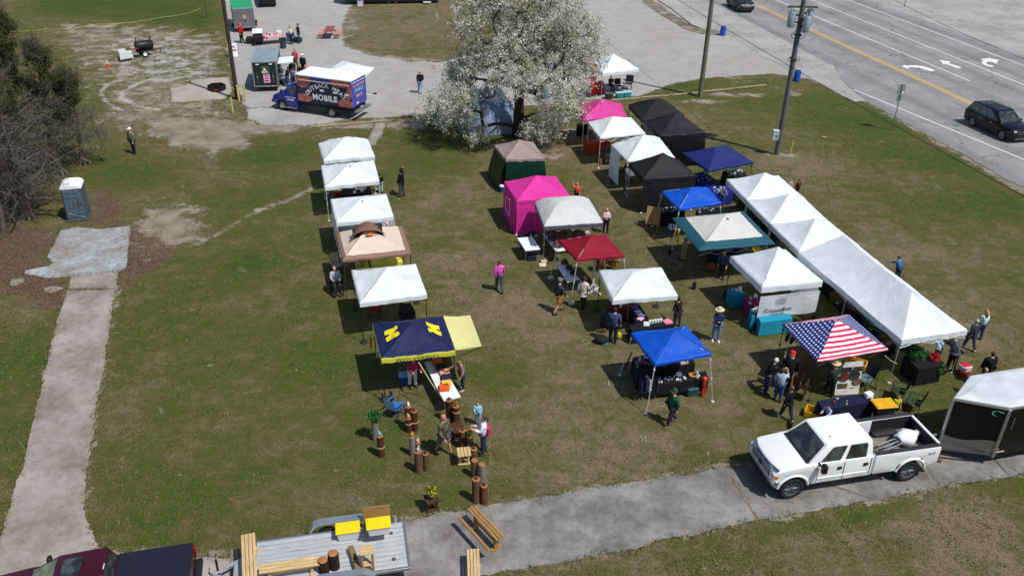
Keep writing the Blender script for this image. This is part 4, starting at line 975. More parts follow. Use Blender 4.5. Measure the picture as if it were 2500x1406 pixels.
mb.build('bed_floor', mat('#77726b', .85, 0, .45, 2.5), tk)
mb = MB(); mb.box((-.80, 0, 1.17), (.06, 1.6, .56)); mb.build('bed_front', mat('#202023', .7), tk)
mb = MB(); mb.box((-3.37, 0, 1.15), (.07, 1.60, .60), bev=.02); mb.box((-3.37, 0, 1.46), (.10, 1.6, .05), bev=.015); mb.build('tailgate', wpaint_car, tk); mb = MB(); mb.box((-3.315, 0, 1.15), (.03, 1.58, .54), bev=.008); mb.build('bed_liner', mat('#1c1c1f', .75, 0, .3, 5), tk)
mb = MB(); mb.box((-3.50, 0, .74), (.20, 1.98, .22), bev=.05); mb.build('rear_bumper', chrome, tk, smooth=30)
mb = MB(); mb.prism([(3.02, .60), (3.16, .63), (3.20, .80), (3.10, .88), (2.98, .86)], -.98, .98, 'Y')
for v in mb.v: v.x -= 0.16*(abs(v.y)/.98)**3
bevel(mb.build('front_bumper', chrome, tk), .03, 2)
for y_ in (-.62, .62): mb = MB(); mb.box((3.15, y_, .74), (.06, .30, .12), bev=.03, rz=-.12*(1 if y_ > 0 else -1)); mb.build('fog_light', blackp, tk)
mb = MB(); mb.box((3.17, 0, .72), (.05, .72, .13), bev=.02); mb.build('air_dam', blackp, tk)
mb = MB(); mb.box((3.05, 0, 1.06), (.06, 1.28, .34), bev=.03); mb.build('grille', mat('#17191c', .5), tk)
mb = MB()
for z_ in (.96, 1.06, 1.16): mb.box((3.085, 0, z_), (.03, 1.22, .045), bev=.012)
mb.box((3.06, 0, 1.245), (.09, 1.42, .05), bev=.02); mb.box((3.04, .66, 1.06), (.06, .07, .36), bev=.02); mb.box((3.04, -.66, 1.06), (.06, .07, .36), bev=.02)
mb.build('grille_bar', chrome, tk)
mb = MB(); mb.lathe([(0, 0), (.11, 0), (.11, .02), (0, .03)], 16, (3.10, 0, 1.06), 'X', False); mb.build('badge', mat('#22315c', .4), tk)
mb = MB(); mb.tube([(2.86, .88, 1.29), (3.00, .5, 1.315), (3.04, 0, 1.32), (3.00, -.5, 1.315), (2.86, -.88, 1.29)], .045, 6); mb.build('bonnet_deflector', mat('#6d7f93', .15, .2, .05), tk, smooth=60)
mb = MB(); mb.box((1.74, 0, 1.425), (.16, 1.66, .03), bev=.01); mb.build('wiper_cowl', blackp, tk)
for y_ in (.15, -.55): mb = MB(); mb.tube([(1.70, y_, 1.455), (1.56, y_+.62, 1.565)], .012, 4); mb.build('wiper', blackp, tk)
mb = MB()
for y_ in (-.45, -.15, .15, .45): mb.box((.20, y_, 2.056), (1.35, .03, .012), bev=.005)
mb.build('roof_rib', wpaint_car, tk)
mb = MB(); mb.box((.80, .35, 2.07), (.05, .03, .04), bev=.008); mb.build('aerial', blackp, tk)
M_ = Matrix.Translation((-3.0, 1.018, 1.22)) @ Matrix.Rotation(R(180), 4, 'Z') @ Matrix.Rotation(R(90), 4, 'X')
text_obj('lettering', '4x4', .2, M_, mat('#8f969c', .5), tk, .004)
rust = mat('#7a3a20', .9, 0, .4, 14)
mb = MB()
for k in range(16):
 a = random.choice([random.uniform(.3, .75), random.uniform(2.1, 2.7)]); rr_ = .625+random.uniform(-.03, .03)
 mb.box((-wb+rr_*math.cos(a), 1.035, .5+rr_*math.sin(a)), (random.uniform(.03, .10), .012, random.uniform(.02, .05)), ry=-random.uniform(0, 3), bev=.003)
mb.build('rust_patch', rust, tk)
dkrim = mat('#85888d', .3, .8, .1)
for x_ in (wb, -wb):
 for s_ in (1, -1): wheel(tk, x_, s_*.86, .45, .31, s_, dkrim, .64, 8)
mb = MB(); mb.box((0, 0, .58), (5.6, 1.1, .16)); mb.tube([(wb, -.8, .45), (wb, .8, .45)], .06, 8); mb.tube([(-wb, -.8, .45), (-wb, .8, .45)], .08, 8); mb.build('chassis', blackp, tk)
mb = MB(); mb.box((-2.72, 1.0-.16, .40), (.03, .32, .42)); mb.build('mud_flap', rubber, tk)
mb = MB(); mb.ball((1.32, .25, 1.46), (.16, .12, .05), 8, 5, .2); mb.ball((1.26, 0, 1.47), (.12, .16, .05), 8, 5, .25)
mb.build('dashboard_litter', mat('#8fd3cf', .7), tk)
def inbed(o, x, y, z, rz=0): o.location = tk.matrix_basis @ Vector((x, y, z)) if False else Matrix.Translation(tk.location) @ Matrix.Rotation(tk.rotation_euler.z, 4, 'Z') @ Vector((x, y, z)); o.rotation_euler = (0, 0, tk.rotation_euler.z+rz)
fc = thing('folded_canopy', 'folded white canopy with its bundled legs lying in the bed of the white pickup', 'folded canopy'); inbed(fc, -2.6, .0, .95, .25)
mb = MB()
for k in range(8):
 y_ = -.18+.05*k; mb.tube([(1.15+random.uniform(-.1, .1), y_*1.1, .12+.05*(k % 3)), (-.3, y_, .18+.05*(k % 3))], .016, 4)
mb.build('leg_bundle', alu, fc)
mb = MB(); n_ = 16; prev = None
for i in range(15):
 x_ = .35-1.15*i/14; rr_ = .10+.20*math.sin(math.pi*min(1, (i+1)/12)); ring = []
 for k in range(n_):
  a = 2*math.pi*k/n_; j = 1+.35*mnoise.noise(Vector((x_*3.5, math.cos(a)*1.5, math.sin(a)*1.5)))
  ring.append(mb.P((x_, rr_*1.15*math.cos(a)*j, .24+rr_*.85*math.sin(a)*j)))
 if prev:
  for k in range(n_): mb.F([prev[k], prev[(k+1) % n_], ring[(k+1) % n_], ring[k]])
 prev = ring
mb.F(prev); mb.build('cloth_bundle', fabric('#e6e7ea', .1, 1.0, .7), fc, smooth='all')
wbd = MB(); wbd.box((0, 0, .42), (.62, .035, .84), bev=.01); wbo = wbd.build('white_board', mat('#dfe0e0', .7), None); inbed(wbo, -1.12, -.46, .93, 0.0); wbo.rotation_euler.z += .03
tag(wbo, 'blank white panel standing on edge behind the cab of the white pickup', 'panel')
for k, (x_, y_) in enumerate(((-1.35, .55), (-1.9, .52), (-2.0, .45), (-2.1, .55))):
 mb = MB(); mb.tube([(-.07, 0, 0), (.07, 0.02, .01)], .045, 7); lo_ = mb.build('firewood_piece', wood('#a5835c'), None); inbed(lo_, x_, y_, .975, random.uniform(0, 3))
 tag(lo_, ('small wood offcut nearest the cab on the bed floor of the white pickup', 'wood offcut in the heap beside the folded canopy, closest to the cab', 'middle wood offcut of the heap beside the folded canopy', 'wood offcut of the heap that touches the folded canopy')[k], 'wood offcut', 'offcuts in the pickup bed')
bp = mat('#0b0c0e', .42, 0, .03, 1.5, spec=.3); zt = 2.70
nA, nB = G(2330, 970, zt), G(2469, 994, zt); fA = G(2371, 916, zt)
side_dir = (tk.matrix_basis.to_3x3() if False else Vector((-dv.x, -dv.y, 0)))
side_dir = (G(2500, 896, zt)-fA).normalized()
plan = [nB, nA, fA, fA+side_dir*5.0, nB+side_dir*5.2]
pc = sum(plan, Vector())/5
tr = thing('cargo_trailer', 'black enclosed trailer with silver roof hitched behind the white pickup', 'trailer', (pc.x, pc.y, 0), math.atan2(side_dir.y, side_dir.x))
Mt = Matrix.Translation((pc.x, pc.y, 0)) @ Matrix.Rotation(math.atan2(side_dir.y, side_dir.x), 4, 'Z'); it = Mt.inverted()
lp = [(it @ p) for p in plan]; lp2 = [(p.x, p.y) for p in lp]
mb = MB(); mb.prism(lp2, .45, zt-.12, 'Z'); mb.build('body', bp, tr)
mb = MB(); mb.prism(lp2, zt-.12, zt, 'Z', bev=.0)
def offs(pts, d):
 c_ = sum((Vector(p) for p in pts), Vector((0, 0)))/len(pts); return [tuple(Vector(p)+(Vector(p)-c_).normalized()*d) for p in pts]
mb = MB(); top = offs(lp2, .04); mb.prism(top, zt-.15, zt-.02, 'Z'); bevel(mb.build('roof_rim', mat('#c4c8cc', .3, .7, .05), tr), .03, 2)
mb = MB(); i_ = [mb.P((p[0], p[1], zt-.015)) for p in lp2]; cc_ = offs(lp2, -.5); j_ = [mb.P((p[0], p[1], zt+.06)) for p in cc_]
for k in range(5): mb.F([i_[k], i_[(k+1) % 5], j_[(k+1) % 5], j_[k]])
mb.F(j_); mb.build('roof', mat('#ccd2d6', .5, .1, .08, 1.5), tr)
wl = [Vector((lp2[k][0], lp2[k][1], 0)) for k in range(5)]
post = alu
for k in (0, 1, 2):
 mb = MB(); p = wl[k]*1.0; d = (p-Vector((0, 0, 0))).normalized(); mb.tube([(p.x+d.x*.01, p.y+d.y*.01, .42), (p.x+d.x*.01, p.y+d.y*.01, zt-.1)], .06, 8); mb.build('corner_post', post, tr, smooth=60)
tt = NT('bright_stone_guard'); vv = tt.n('TexVoronoi'); vv.inputs['Scale'].default_value = 40; tt.l(tt.coord('Object'), vv.inputs['Vector'])
guard = tt.done(tt.bsdf((.32, .33, .34), .38, .9, tt.bump(vv.outputs['Distance'], .6, .01)))
for a, b, h0, h1 in ((0, 1, .62, .52), (1, 2, .52, .7)):
 mb = MB(); A, B_ = wl[a], wl[b]; nn = (B_-A).cross(Vector((0, 0, 1))).normalized(); nn = nn if nn.dot(A) > 0 else -nn
 up = []
 for i in range(17):
  u = i/16; p = A.lerp(B_, u)+nn*.012; z_ = .45+lerp(h0, h1, u)+.07*math.sin(u*6.5+.6); up.append((p, z_))
 lo = [mb.P((p.x, p.y, .42)) for p, z_ in up]; hi = [mb.P((p.x, p.y, z_)) for p, z_ in up]
 for i in range(16): mb.F([lo[i], lo[i+1], hi[i+1], hi[i]])
 mb.build('stone_guard', guard, tr, fix=False)
nn0 = (wl[1]-wl[0]).cross(Vector((0, 0, 1))).normalized(); nn0 = nn0 if nn0.dot(wl[0]) > 0 else -nn0
mb = MB(); c_ = wl[1].lerp(wl[0], .80)+nn0*.014; dd_ = (wl[0]-wl[1]).normalized()
ring = [(.16*math.cos(a), .12*math.sin(a)) for a in [R(60)+k*R(235)/12 for k in range(13)]]
for k in range(12):
 (x0, y0), (x1, y1) = ring[k], ring[k+1]; f0, f1 = .30*math.sin(math.pi*k/12)+.03, .30*math.sin(math.pi*(k+1)/12)+.03
 P4 = [(x0, y0), (x1, y1), (x1*(1-f1), y1*(1-f1)), (x0*(1-f0), y0*(1-f0))]
 mb.poly([c_+dd_*a+Vector((0, 0, zt-.36+b)) for a, b in P4])
mb.poly([c_+dd_*a+Vector((0, 0, zt-.36+b)) for a, b in ((0, .12), (.22, .10), (.26, .05), (.05, .07))])
mb.build('logo', mat('#4fb9a0', .5), tr, fix=False)
add = MB(); mb = MB()
ap = wl[1].lerp(wl[2], .3)-Vector((.0, 0, 0))
hx = it @ (Matrix.Translation(tk.location) @ Matrix.Rotation(tk.rotation_euler.z, 4, 'Z') @ Vector((-3.62, 0, .55)))
for k in (0, 2): mb.tube([(wl[k].x, wl[k].y, .5), (hx.x, hx.y, .56)], .05, 6)
mb.tube([(hx.x, hx.y, .42), (hx.x, hx.y, .72)], .04, 8); mb.build('drawbar', mat('#3c3d40', .6, .4), tr)
mb = MB(); q = Vector((hx.x, hx.y, 0)).lerp(Vector((wl[1].x, wl[1].y, 0)), .45); mb.tube([(q.x, q.y, .1), (q.x, q.y, 1.05)], .03, 8); mb.box((q.x, q.y, 1.08), (.16, .05, .05)); mb.build('jack', alu, tr)
for sx2 in (2.2, 3.1):
 c2 = wl[0]+Vector((1, 0, 0))*sx2; 
 wheel(tr, wl[0].x+sx2, wl[0].y+.0, .34, .2, -1, alu, .6, style='steel')
mb = MB(); p = wl[0].lerp(wl[4], .05); 
mb.box((wl[0].x+.35, wl[0].y-.012, 1.9), (.05, .03, .5), bev=.01); mb.build('grab_handle', chrome, tr)
mb = MB(); mb.box((wl[0].x+.25, wl[0].y-.012, .62), (.35, .02, .04)); mb.build('marker', lamp_l, tr)
mb = MB(); mb.box((wl[0].x+.1, wl[0].y-.012, .75), (.07, .02, .05)); mb.build('marker_light', amber, tr)
def suv(label, front, rear, side, col, L=5.1, H=1.78, wb2=3.07, W=1.98, chrome_trim=True, silver=True):
 """front,rear = ground contact points in the photo of the wheels on one side (side=+1 left wheels, -1 right wheels)"""
 f, r = G(*front), G(*rear); d = (f-r).normalized(); lft = Vector((-d.y, d.x, 0)); c_ = (f+r)/2-lft*side*(W/2-.14)
 o = thing('suv', label, 'suv', (c_.x, c_.y, 0), math.atan2(d.y, d.x)); pm = carpaint(col); h = wb2/2
 xf, xr = h+.95, -h-1.08
 prof = [(xf-.04, .30), (xf, .55), (xf-.03, .80), (xf-.12, .98), (xf-.55, 1.07), (h-.42, 1.13), (-h-.5, 1.17), (xr+.06, 1.12), (xr, .85), (xr+.03, .5), (xr+.15, .32)]
 prof += arch(-h, .42, .30, 8, .36)[::-1] + arch(h, .42, .30, 8, .36)[::-1]
 mb = MB(); mb.prism(prof, -W/2, W/2, 'Y')
 for v in mb.v:
  if v.x > h+.1: v.y *= 1-.16*((v.x-h-.1)/.85)**2
  if v.x < -h-.4: v.y *= 1-.08*((-h-.4-v.x)/.68)**2
  if v.z > 1.0: v.y *= .96
 bevel(mb.build('body', pm, o), .05, 2)
 b = {k: Vector(v) for k, v in dict(fl=(h-.35, W/2-.07, 1.10), rl=(xr+.10, W/2-.09, 1.14), rr=(xr+.10, -W/2+.09, 1.14), fr=(h-.35, -W/2+.07, 1.10)).items()}
 t = {k: Vector(v) for k, v in dict(fl=(h-1.25, W/2-.27, H), rl=(xr+.42, W/2-.27, H-.04), rr=(xr+.42, -W/2+.27, H-.04), fr=(h-1.25, -W/2+.27, H)).items()}
 loft8(b, t, 'cabin', pm, o, .07)
 pane((b['fr'], b['fl'], t['fl'], t['fr']), [(.05, .06), (.95, .06), (.91, .90), (.09, .90)], o, gls, 'windscreen', out=(1, 0, 1), off=.014)
 pane((b['rl'], b['rr'], t['rr'], t['rl']), [(.1, .15), (.9, .15), (.87, .85), (.13, .85)], o, gls, 'rear_window', out=(-1, 0, 1), off=.014)
 for s_, kf, kr in ((1, 'fl', 'rl'), (-1, 'fr', 'rr')):
  q = (b[kf], b[kr], t[kr], t[kf])
  for uv in ([(.16, .12), (.40, .10), (.40, .86), (.26, .86)], [(.425, .10), (.63, .10), (.63, .86), (.425, .86)], [(.655, .10), (.93, .16), (.90, .80), (.86, .86), (.655, .86)]):
   pane(q, uv, o, gls, 'window', out=(0, s_, 0), off=.014)
  if chrome_trim:
   mb = MB(); mb.tube([face_pt(q, u, v, .016*(1 if (q[1]-q[0]).cross(q[3]-q[0]).y*s_ > 0 else -1)) for u, v in ((.12, .09), (.40, .06), (.66, .06), (.95, .14), (.91, .84), (.86, .9), (.27, .9), (.12, .09))], .012, 4); mb.build('chrome_trim', chrome, o)
  mb = MB(); mb.box((h-.72, s_*(W/2+.07), 1.15), (.14, .22, .16), bev=.05); mb.build('mirror', pm, o, smooth=40)
  for x_ in (h-.62, -.28, -h+.45): mb = MB(); mb.box((x_, s_*(W/2-.001), .78), (.012, .008, .6)); mb.build('door_seam', blackp, o)
  for x_ in (.30, -.85): mb = MB(); mb.box((x_, s_*(W/2+.005), .93), (.2, .03, .035), bev=.01); mb.build('handle', pm if not chrome_trim else chrome, o)
  mb = MB(); mb.tube([(h-1.35, s_*(W/2-.34), H+.03), (xr+.6, s_*(W/2-.34), H+.01)], .018, 5); mb.build('roof_rail', blackp, o)
  mb = MB(); mb.box((xf-.20, s_*(W/2-.30), .86), (.34, .34, .12), bev=.04, rz=-s_*.35); mb.build('headlight', lamp_l, o, smooth=40)
  mb = MB(); mb.box((xr+.06, s_*(W/2-.24), .98), (.12, .32, .22), bev=.04); mb.build('tail_light', red_l, o)
  mb = MB(); mb.box((0, s_*(W/2-.01), .38), (wb2-.9, .05, .14), bev=.02); mb.build('sill', blackp, o)
 mb = MB(); mb.box((xf-.03, 0, .72), (.07, 1.05, .22), bev=.03); mb.build('grille', blackp, o)
 mb = MB(); mb.box((xf-.005, 0, .84), (.05, 1.2, .035), bev=.012); mb.box((xf+.0, 0, .70), (.05, 1.1, .02), bev=.008); mb.build('grille_bar', chrome, o)
 mb = MB(); mb.box((xf-.04, 0, .46), (.09, 1.25, .16), bev=.03); mb.build('air_dam', blackp, o)
 mb = MB(); mb.box((xf-.03, 0, .345), (.10, 1.3, .05), bev=.02); mb.build('skid_plate', chrome if silver else blackp, o)
 mb = MB(); mb.box((xr+.9, 0, H+.03), (.12, .04, .05), bev=.01); mb.build('aerial', pm, o)
 mb = MB()
 for y_ in (-.42, -.14, .14, .42): mb.box((-.55, y_, H-.008), (1.7, .03, .012), bev=.004)
 mb.build('roof_rib', pm, o)
 for x_ in (h, -h):
  for s_ in (1, -1): wheel(o, x_, s_*(W/2-.13), .37, .24, s_, alu if silver else dkrim, .68, 6)
 mb = MB(); mb.box((0, 0, .36), (wb2+.5, W-.5, .2)); mb.build('underbody', blackp, o)
 return o
suv('black suv with a chrome window outline in the near lane of the road', (2447, 343), (2371, 307), -1, '#0b0c0f')
suv('dark blue-grey suv cut off by the top edge of the picture', (1803, 31), (1777, 15), -1, '#1a202b', 4.6, 1.68, 2.69, 1.86, False, False)
f, r = G(690, 270), G(812, 288); d = (f-r).normalized(); lft = Vector((-d.y, d.x, 0)); W = 2.2
c_ = (f+r)/2-lft*(1.0)
bt = thing('box_truck', 'blue box truck with white roof and meat pictures on its side', 'box truck', (c_.x, c_.y, 0), math.atan2(d.y, d.x)); bluep = carpaint('#20309a'); h = 2.2
prof = [(3.05, .50), (3.10, .85), (3.0, 1.05), (2.75, 1.22), (1.95, 1.36), (.72, 1.36), (.72, .42), (1.5, .42)] + arch(h, .44, .42, 8, .42)[::-1]
mb = MB(); mb.prism(prof, -.98, .98, 'Y')
for v in mb.v:
 if v.x > 2.4: v.y *= 1-.13*((v.x-2.4)/.7)**2
bevel(mb.build('body', bluep, bt), .06, 2)
b = {k: Vector(v) for k, v in dict(fl=(2.12, .92, 1.33), rl=(.74, .94, 1.33), rr=(.74, -.94, 1.33), fr=(2.12, -.92, 1.33)).items()}
t = {k: Vector(v) for k, v in dict(fl=(1.40, .76, 2.12), rl=(.74, .78, 2.18), rr=(.74, -.78, 2.18), fr=(1.40, -.76, 2.12)).items()}
loft8(b, t, 'cab', bluep, bt, .07)
pane((b['fr'], b['fl'], t['fl'], t['fr']), [(.05, .05), (.95, .05), (.91, .92), (.09, .92)], bt, gls, 'windscreen', out=(1, 0, 1), off=.014)
for s_, kf, kr in ((1, 'fl', 'rl'), (-1, 'fr', 'rr')):
 q = (b[kf], b[kr], t[kr], t[kf]); pane(q, [(.14, .08), (.84, .02), (.88, .82), (.42, .82)], bt, gls, 'window', out=(0, s_, 0), off=.014)
 mb = MB(); mb.tube([(1.95, s_*.9, 1.5), (1.98, s_*1.12, 1.5)], .02, 5); mb.box((1.98, s_*1.2, 1.55), (.1, .18, .34), bev=.03); mb.build('mirror', blackp, bt)
 mb = MB(); mb.box((2.98, s_*.72, .90), (.14, .26, .22), bev=.04, rz=-s_*.2); mb.build('headlight', lamp_l, bt)
 mb = MB(); mb.box((1.5, s_*1.0, .34), (1.3, .2, .05), bev=.01); mb.build('step', alu, bt)
 for x_ in (1.93, .80): mb = MB(); mb.box((x_, s_*.982, .9), (.012, .01, .85)); mb.build('door_seam', blackp, bt)
mb = MB(); mb.box((3.12, 0, .62), (.12, 1.8, .22), bev=.04); mb.build('front_bumper', blackp, bt)
mb = MB(); mb.box((3.08, 0, .92), (.05, .9, .18), bev=.02); mb.build('grille', mat('#9aa0a8', .3, .8), bt)
bx0, bx1, bz0, bz1, hw = -4.05, .62, .98, 2.98, 1.10
mb = MB(); mb.box(((bx0+bx1)/2, 0, (bz0+bz1)/2), (bx1-bx0, 2*hw, bz1-bz0), bev=.03)
meat = NT('printed_meat_pictures'); P_ = meat.coord('Object'); n1 = meat.noise(P_, 2.6, 4, .6, .8); n2 = meat.noise(P_, 7, 4, .6, 1.5); sx_ = meat.n('SeparateXYZ'); meat.l(P_, sx_.inputs[0])
mtc = meat.ramp(n2, [(.3, (.16, .02, .02)), (.45, (.36, .06, .05)), (.58, (.48, .20, .15)), (.72, (.62, .45, .38))])
def disc(cx, cz, rx, rz_):
 a = meat.math('DIVIDE', meat.math('SUBTRACT', sx_.outputs[0], cx), rx); b_ = meat.math('DIVIDE', meat.math('SUBTRACT', sx_.outputs[2], cz), rz_)
 return meat.math('ADD', meat.math('ADD', meat.math('MULTIPLY', a, a), meat.math('MULTIPLY', b_, b_)), meat.math('MULTIPLY', meat.math('SUBTRACT', n1, .5), 1.2))
mk = None
for cx, cz, rx, rz_ in ((.05, 2.6, .62, .55), (.1, 1.30, .72, .32), (-3.2, 2.76, .85, .34), (-3.5, 1.25, .6, .38), (-3.85, 2.1, .25, .5)):
 d_ = meat.math('LESS_THAN', disc(cx, cz, rx, rz_), 1.0); mk = d_ if mk is None else meat.math('MAXIMUM', mk, d_)
base = meat.ramp(n1, [(.35, (.008, .009, .025)), (.55, (.016, .02, .08)), (.7, (.025, .03, .14))])
topb = meat.math('GREATER_THAN', sx_.outputs[2], 2.70); base = meat.mix(topb, base, (.035, .045, .36))
ysd = meat.math('GREATER_THAN', meat.math('ABSOLUTE', sx_.outputs[1]), hw-.02)
cm = meat.mix(ysd, (.035, .05, .38), meat.mix(mk, base, mtc)); meat_m = meat.done(meat.bsdf(cm, .35, 0, None, .5, .3))
box_o = mb.build('cargo_box', meat_m, bt)
mb = MB(); mb.box(((bx0+bx1)/2, 0, bz1+.02), (bx1-bx0+.06, 2*hw+.06, .10), bev=.02); mb.build('roof', mat('#eef0f0', .5), bt)
lw = mat('#f2f4f8', .6)
def onside(cx, cz, s_=1, off=.012): return lambda a, b: Vector((cx-a, s_*(hw+off), cz+b))
def arc_text(mb, txt, cx, cz, rad, size, span, off=.012):
 n_ = len(txt)
 for i, ch_ in enumerate(txt):
  if ch_ == ' ': continue
  th = lerp(-span/2, span/2, i/(n_-1)); ca, sa = math.cos(-th), math.sin(-th)
  ox, oz = rad*math.sin(th), rad*math.cos(th)-rad
  add_text(mb, ch_, size, (lambda a, b, ox=ox, oz=oz, ca=ca, sa=sa: Vector((cx-(ox+a*ca-b*sa), hw+off, cz+oz+a*sa+b*ca))), .014)
mb = MB(); arc_text(mb, 'OUTBACK MEAT', -1.85, 2.42, 2.05, .44, R(98)); add_text(mb, 'MOBILE', .60, onside(-1.75, 1.46), .02, 1.05); mb.build('lettering', lw, box_o, fix=False)
mb = MB()
for x_, z_ in ((-1.55, 2.02), (-2.65, 2.0), (-3.65, 1.95)): mb.box((x_, hw+.008, z_), (.32, .012, .14))
mb.build('sticker', lw, box_o)
mb = MB(); mb.box((-1.75, hw+.05, 2.66), (4.3, .06, .05), bev=.01); mb.build('awning_rail', mat('#c9b9a8', .5), bt)
def onback(cy, cz): return lambda a, b: Vector((bx0-.012, cy-a, cz+b))
orc = mat('#e8a08c', .6); mb = MB(); add_text(mb, 'OUTBACK MEAT', .22, onback(0, 2.50), .012); mb.build('lettering', orc, box_o, fix=False)
mb = MB(); add_text(mb, 'MOBILE', .36, onback(0, 2.15), .014); mb.build('lettering', mat('#7cc7e6', .6), box_o, fix=False)
mb = MB(); add_text(mb, '231-555-0100'[:0] or 'MEATS', .28, onback(0, 1.72), .012); mb.build('lettering', orc, box_o, fix=False)
mb = MB(); mb.box((bx0-.01, 0, 2.78), (.02, 1.9, .03)); mb.box((bx0-.01, .3, 1.2), (.02, .25, .12)); mb.build('sticker', lw, box_o)
mb = MB(); mb.box((bx0-.22, 0, .70), (.30, 2.1, .16), bev=.02); mb.build('rear_bumper', mat('#8b8d90', .4, .5), bt)
mb = MB(); add_text(mb, 'OUTBACK MEAT', .13, lambda a, b: Vector((1.36-a, .993, 1.12+b-.12*a*a)), .004); add_text(mb, 'MOBILE', .17, lambda a, b: Vector((1.36-a, .993, .93+b)), .006); mb.build('lettering', lw, bt, fix=False)
for s_ in (1, -1):
 wheel(bt, h, s_*.86, .40, .24, s_, alu, .58, style='steel'); wheel(bt, -h, s_*.90, .40, .34, s_, alu, .58, style='steel')
 mb = MB(); pts = [(x, s_*1.02, z) for x, z in arch(-h, .50, .45, 10, .42)]; mb.tube(pts, .05, 6); mb.build('mudguard', blackp, bt)
mb = MB(); mb.box((-.6, 0, .62), (6.4, .9, .3)); mb.box((-1.7, 0, .86), (4.5, 2.0, .2)); mb.tube([(-h, -.8, .4), (-h, .8, .4)], .09, 8); mb.tube([(h, -.8, .4), (h, .8, .4)], .05, 8); mb.build('chassis', blackp, bt)
def box_trailer(name, label, bl, br, L, Hh, sidem, roofm, frontm, zb=.42, ribs=0):
 a, b_ = G(*bl, zb), G(*br, zb); d = (b_-a).normalized(); bk = Vector((-d.y, d.x, 0)); W = (b_-a).length; c_ = (a+b_)/2+bk*L/2
 o = thing(name, label, 'trailer', (c_.x, c_.y, 0), math.atan2(d.y, d.x))
 mb = MB(); mb.box((0, 0, (zb+Hh)/2), (W, L, Hh-zb), bev=.03); mb.build('body', sidem, o)
 mb = MB(); mb.box((0, 0, Hh+.015), (W+.06, L+.06, .07), bev=.02)
 for k in range(ribs): mb.box((0, -L/2+L*(k+.5)/ribs, Hh+.055), (W, .05, .02), bev=.008)
 mb.build('roof', roofm, o)
 mb = MB(); mb.box((0, -L/2-.02, (zb+Hh)/2), (W-.22, .04, Hh-zb-.22), bev=.01); mb.build('rear_door', frontm, o)
 mb = MB()
 for s_ in (-1, 1): mb.box((s_*(W/2-.045), -L/2-.02, (zb+Hh)/2), (.08, .05, Hh-zb), bev=.01)
 mb.box((0, -L/2-.02, Hh-.05), (W-.17, .05, .08), bev=.01); mb.box((0, -L/2-.02, zb+.04), (W-.17, .05, .08), bev=.01); mb.build('door_frame', alu, o)
 for s_ in (-1, 1):
  wheel(o, 0, 0, .31, .18, 1, alu, .6, style='steel').rotation_euler = (0, 0, R(-90)*s_ if False else R(90)*-s_)
  w_ = [c for c in o.children if c.name.startswith('wheel')][-1]; w_.location = (s_*(W/2+.06), 0.0, .31)
  mb = MB(); mb.box((s_*(W/2+.1), 0, .70), (.24, .86, .05), bev=.02); mb.box((s_*(W/2+.1), .40, .58), (.24, .05, .22)); mb.box((s_*(W/2+.1), -.40, .58), (.24, .05, .22)); mb.build('mudguard', alu, o)
 mb = MB(); mb.box((0, 0, zb-.06), (W-.1, L, .1)); mb.tube([(-W/3, L/2, zb), (0, L/2+1.2, zb)], .04, 6); mb.tube([(W/3, L/2, zb), (0, L/2+1.2, zb)], .04, 6); mb.build('chassis', blackp, o)
 return o, W, L
ft, W, L = box_trailer('food_trailer', 'dark green food trailer with a propped serving hatch and pink poster', (621, 213), (681, 211), 4.3, 2.45, mat('#2a3a30', .35, .1, .1), mat('#93a5ab', .45, .3, .12, 1.2), mat('#1b2620', .4), ribs=7)
mb = MB(); mb.box((.05, -L/2-.055, 1.78), (.62, .03, .58)); mb.build('picture', mat('#3f7a50', .6), ft)
mb = MB(); mb.box((.05, -L/2-.075, 1.78), (.54, .02, .50)); mb.build('picture', mat('#2b3a33', .6), ft)
mb = MB(); mb.prism([(-.24, 1.54), (.26, 1.54), (.24, 1.68), (.14, 1.76), (.11, 1.90), (.04, 1.98), (-.04, 1.98), (-.10, 1.90), (-.12, 1.76), (-.22, 1.68)], -L/2-.088, -L/2-.098, 'Y'); mb.build('picture', mat('#cfc9b4', .8, 0, .4, 9), ft)
mb = MB(); mb.box((.10, -L/2-.055, 1.10), (.50, .02, .68)); ps = mb.build('poster', mat('#e9b3da', .6), ft)
mb = MB(); add_text(mb, 'BBQ', .16, lambda a, b: Vector((.10+a, -L/2-.07, 1.34+b)), .01); mb.box((.10, -L/2-.066, 1.12), (.3, .006, .10)); mb.box((.08, -L/2-.066, .92), (.36, .006, .14)); mb.build('lettering', mat('#b03a6e', .6), ps)
for s_ in (-1, 1):
 mb = MB(); mb.tube([(s_*.62, -L/2-.08, .75), (s_*.62, -L/2-.08, 1.65)], .012, 5); mb.box((s_*.62, -L/2-.07, 1.25), (.08, .05, .14), bev=.01); mb.build('door_latch', alu, ft)
 mb = MB(); mb.box((s_*.52, -L/2-.06, 2.25), (.26, .01, .08)); mb.build('sticker', lw, ft)
mb = MB(); mb.box((W/2+.62, -.35, 2.06), (1.2, 1.9, .035), ry=R(-4)); mb.build('hatch', mat('#e4ecea', .5), ft)
mb = MB(); mb.box((W/2+.008, -.35, 1.55), (.02, 1.8, .9)); mb.build('hatch_opening', mat('#0c0d0c', .8), ft)
mb = MB(); mb.box((W/2+.17, -.35, 1.08), (.34, 1.8, .03)); mb.build('counter', alu, ft)
for y_ in (-1.2, .5): mb = MB(); mb.tube([(W/2+.02, y_, 1.6), (W/2+.9, y_, 2.03)], .012, 4); mb.build('hatch_strut', alu, ft)
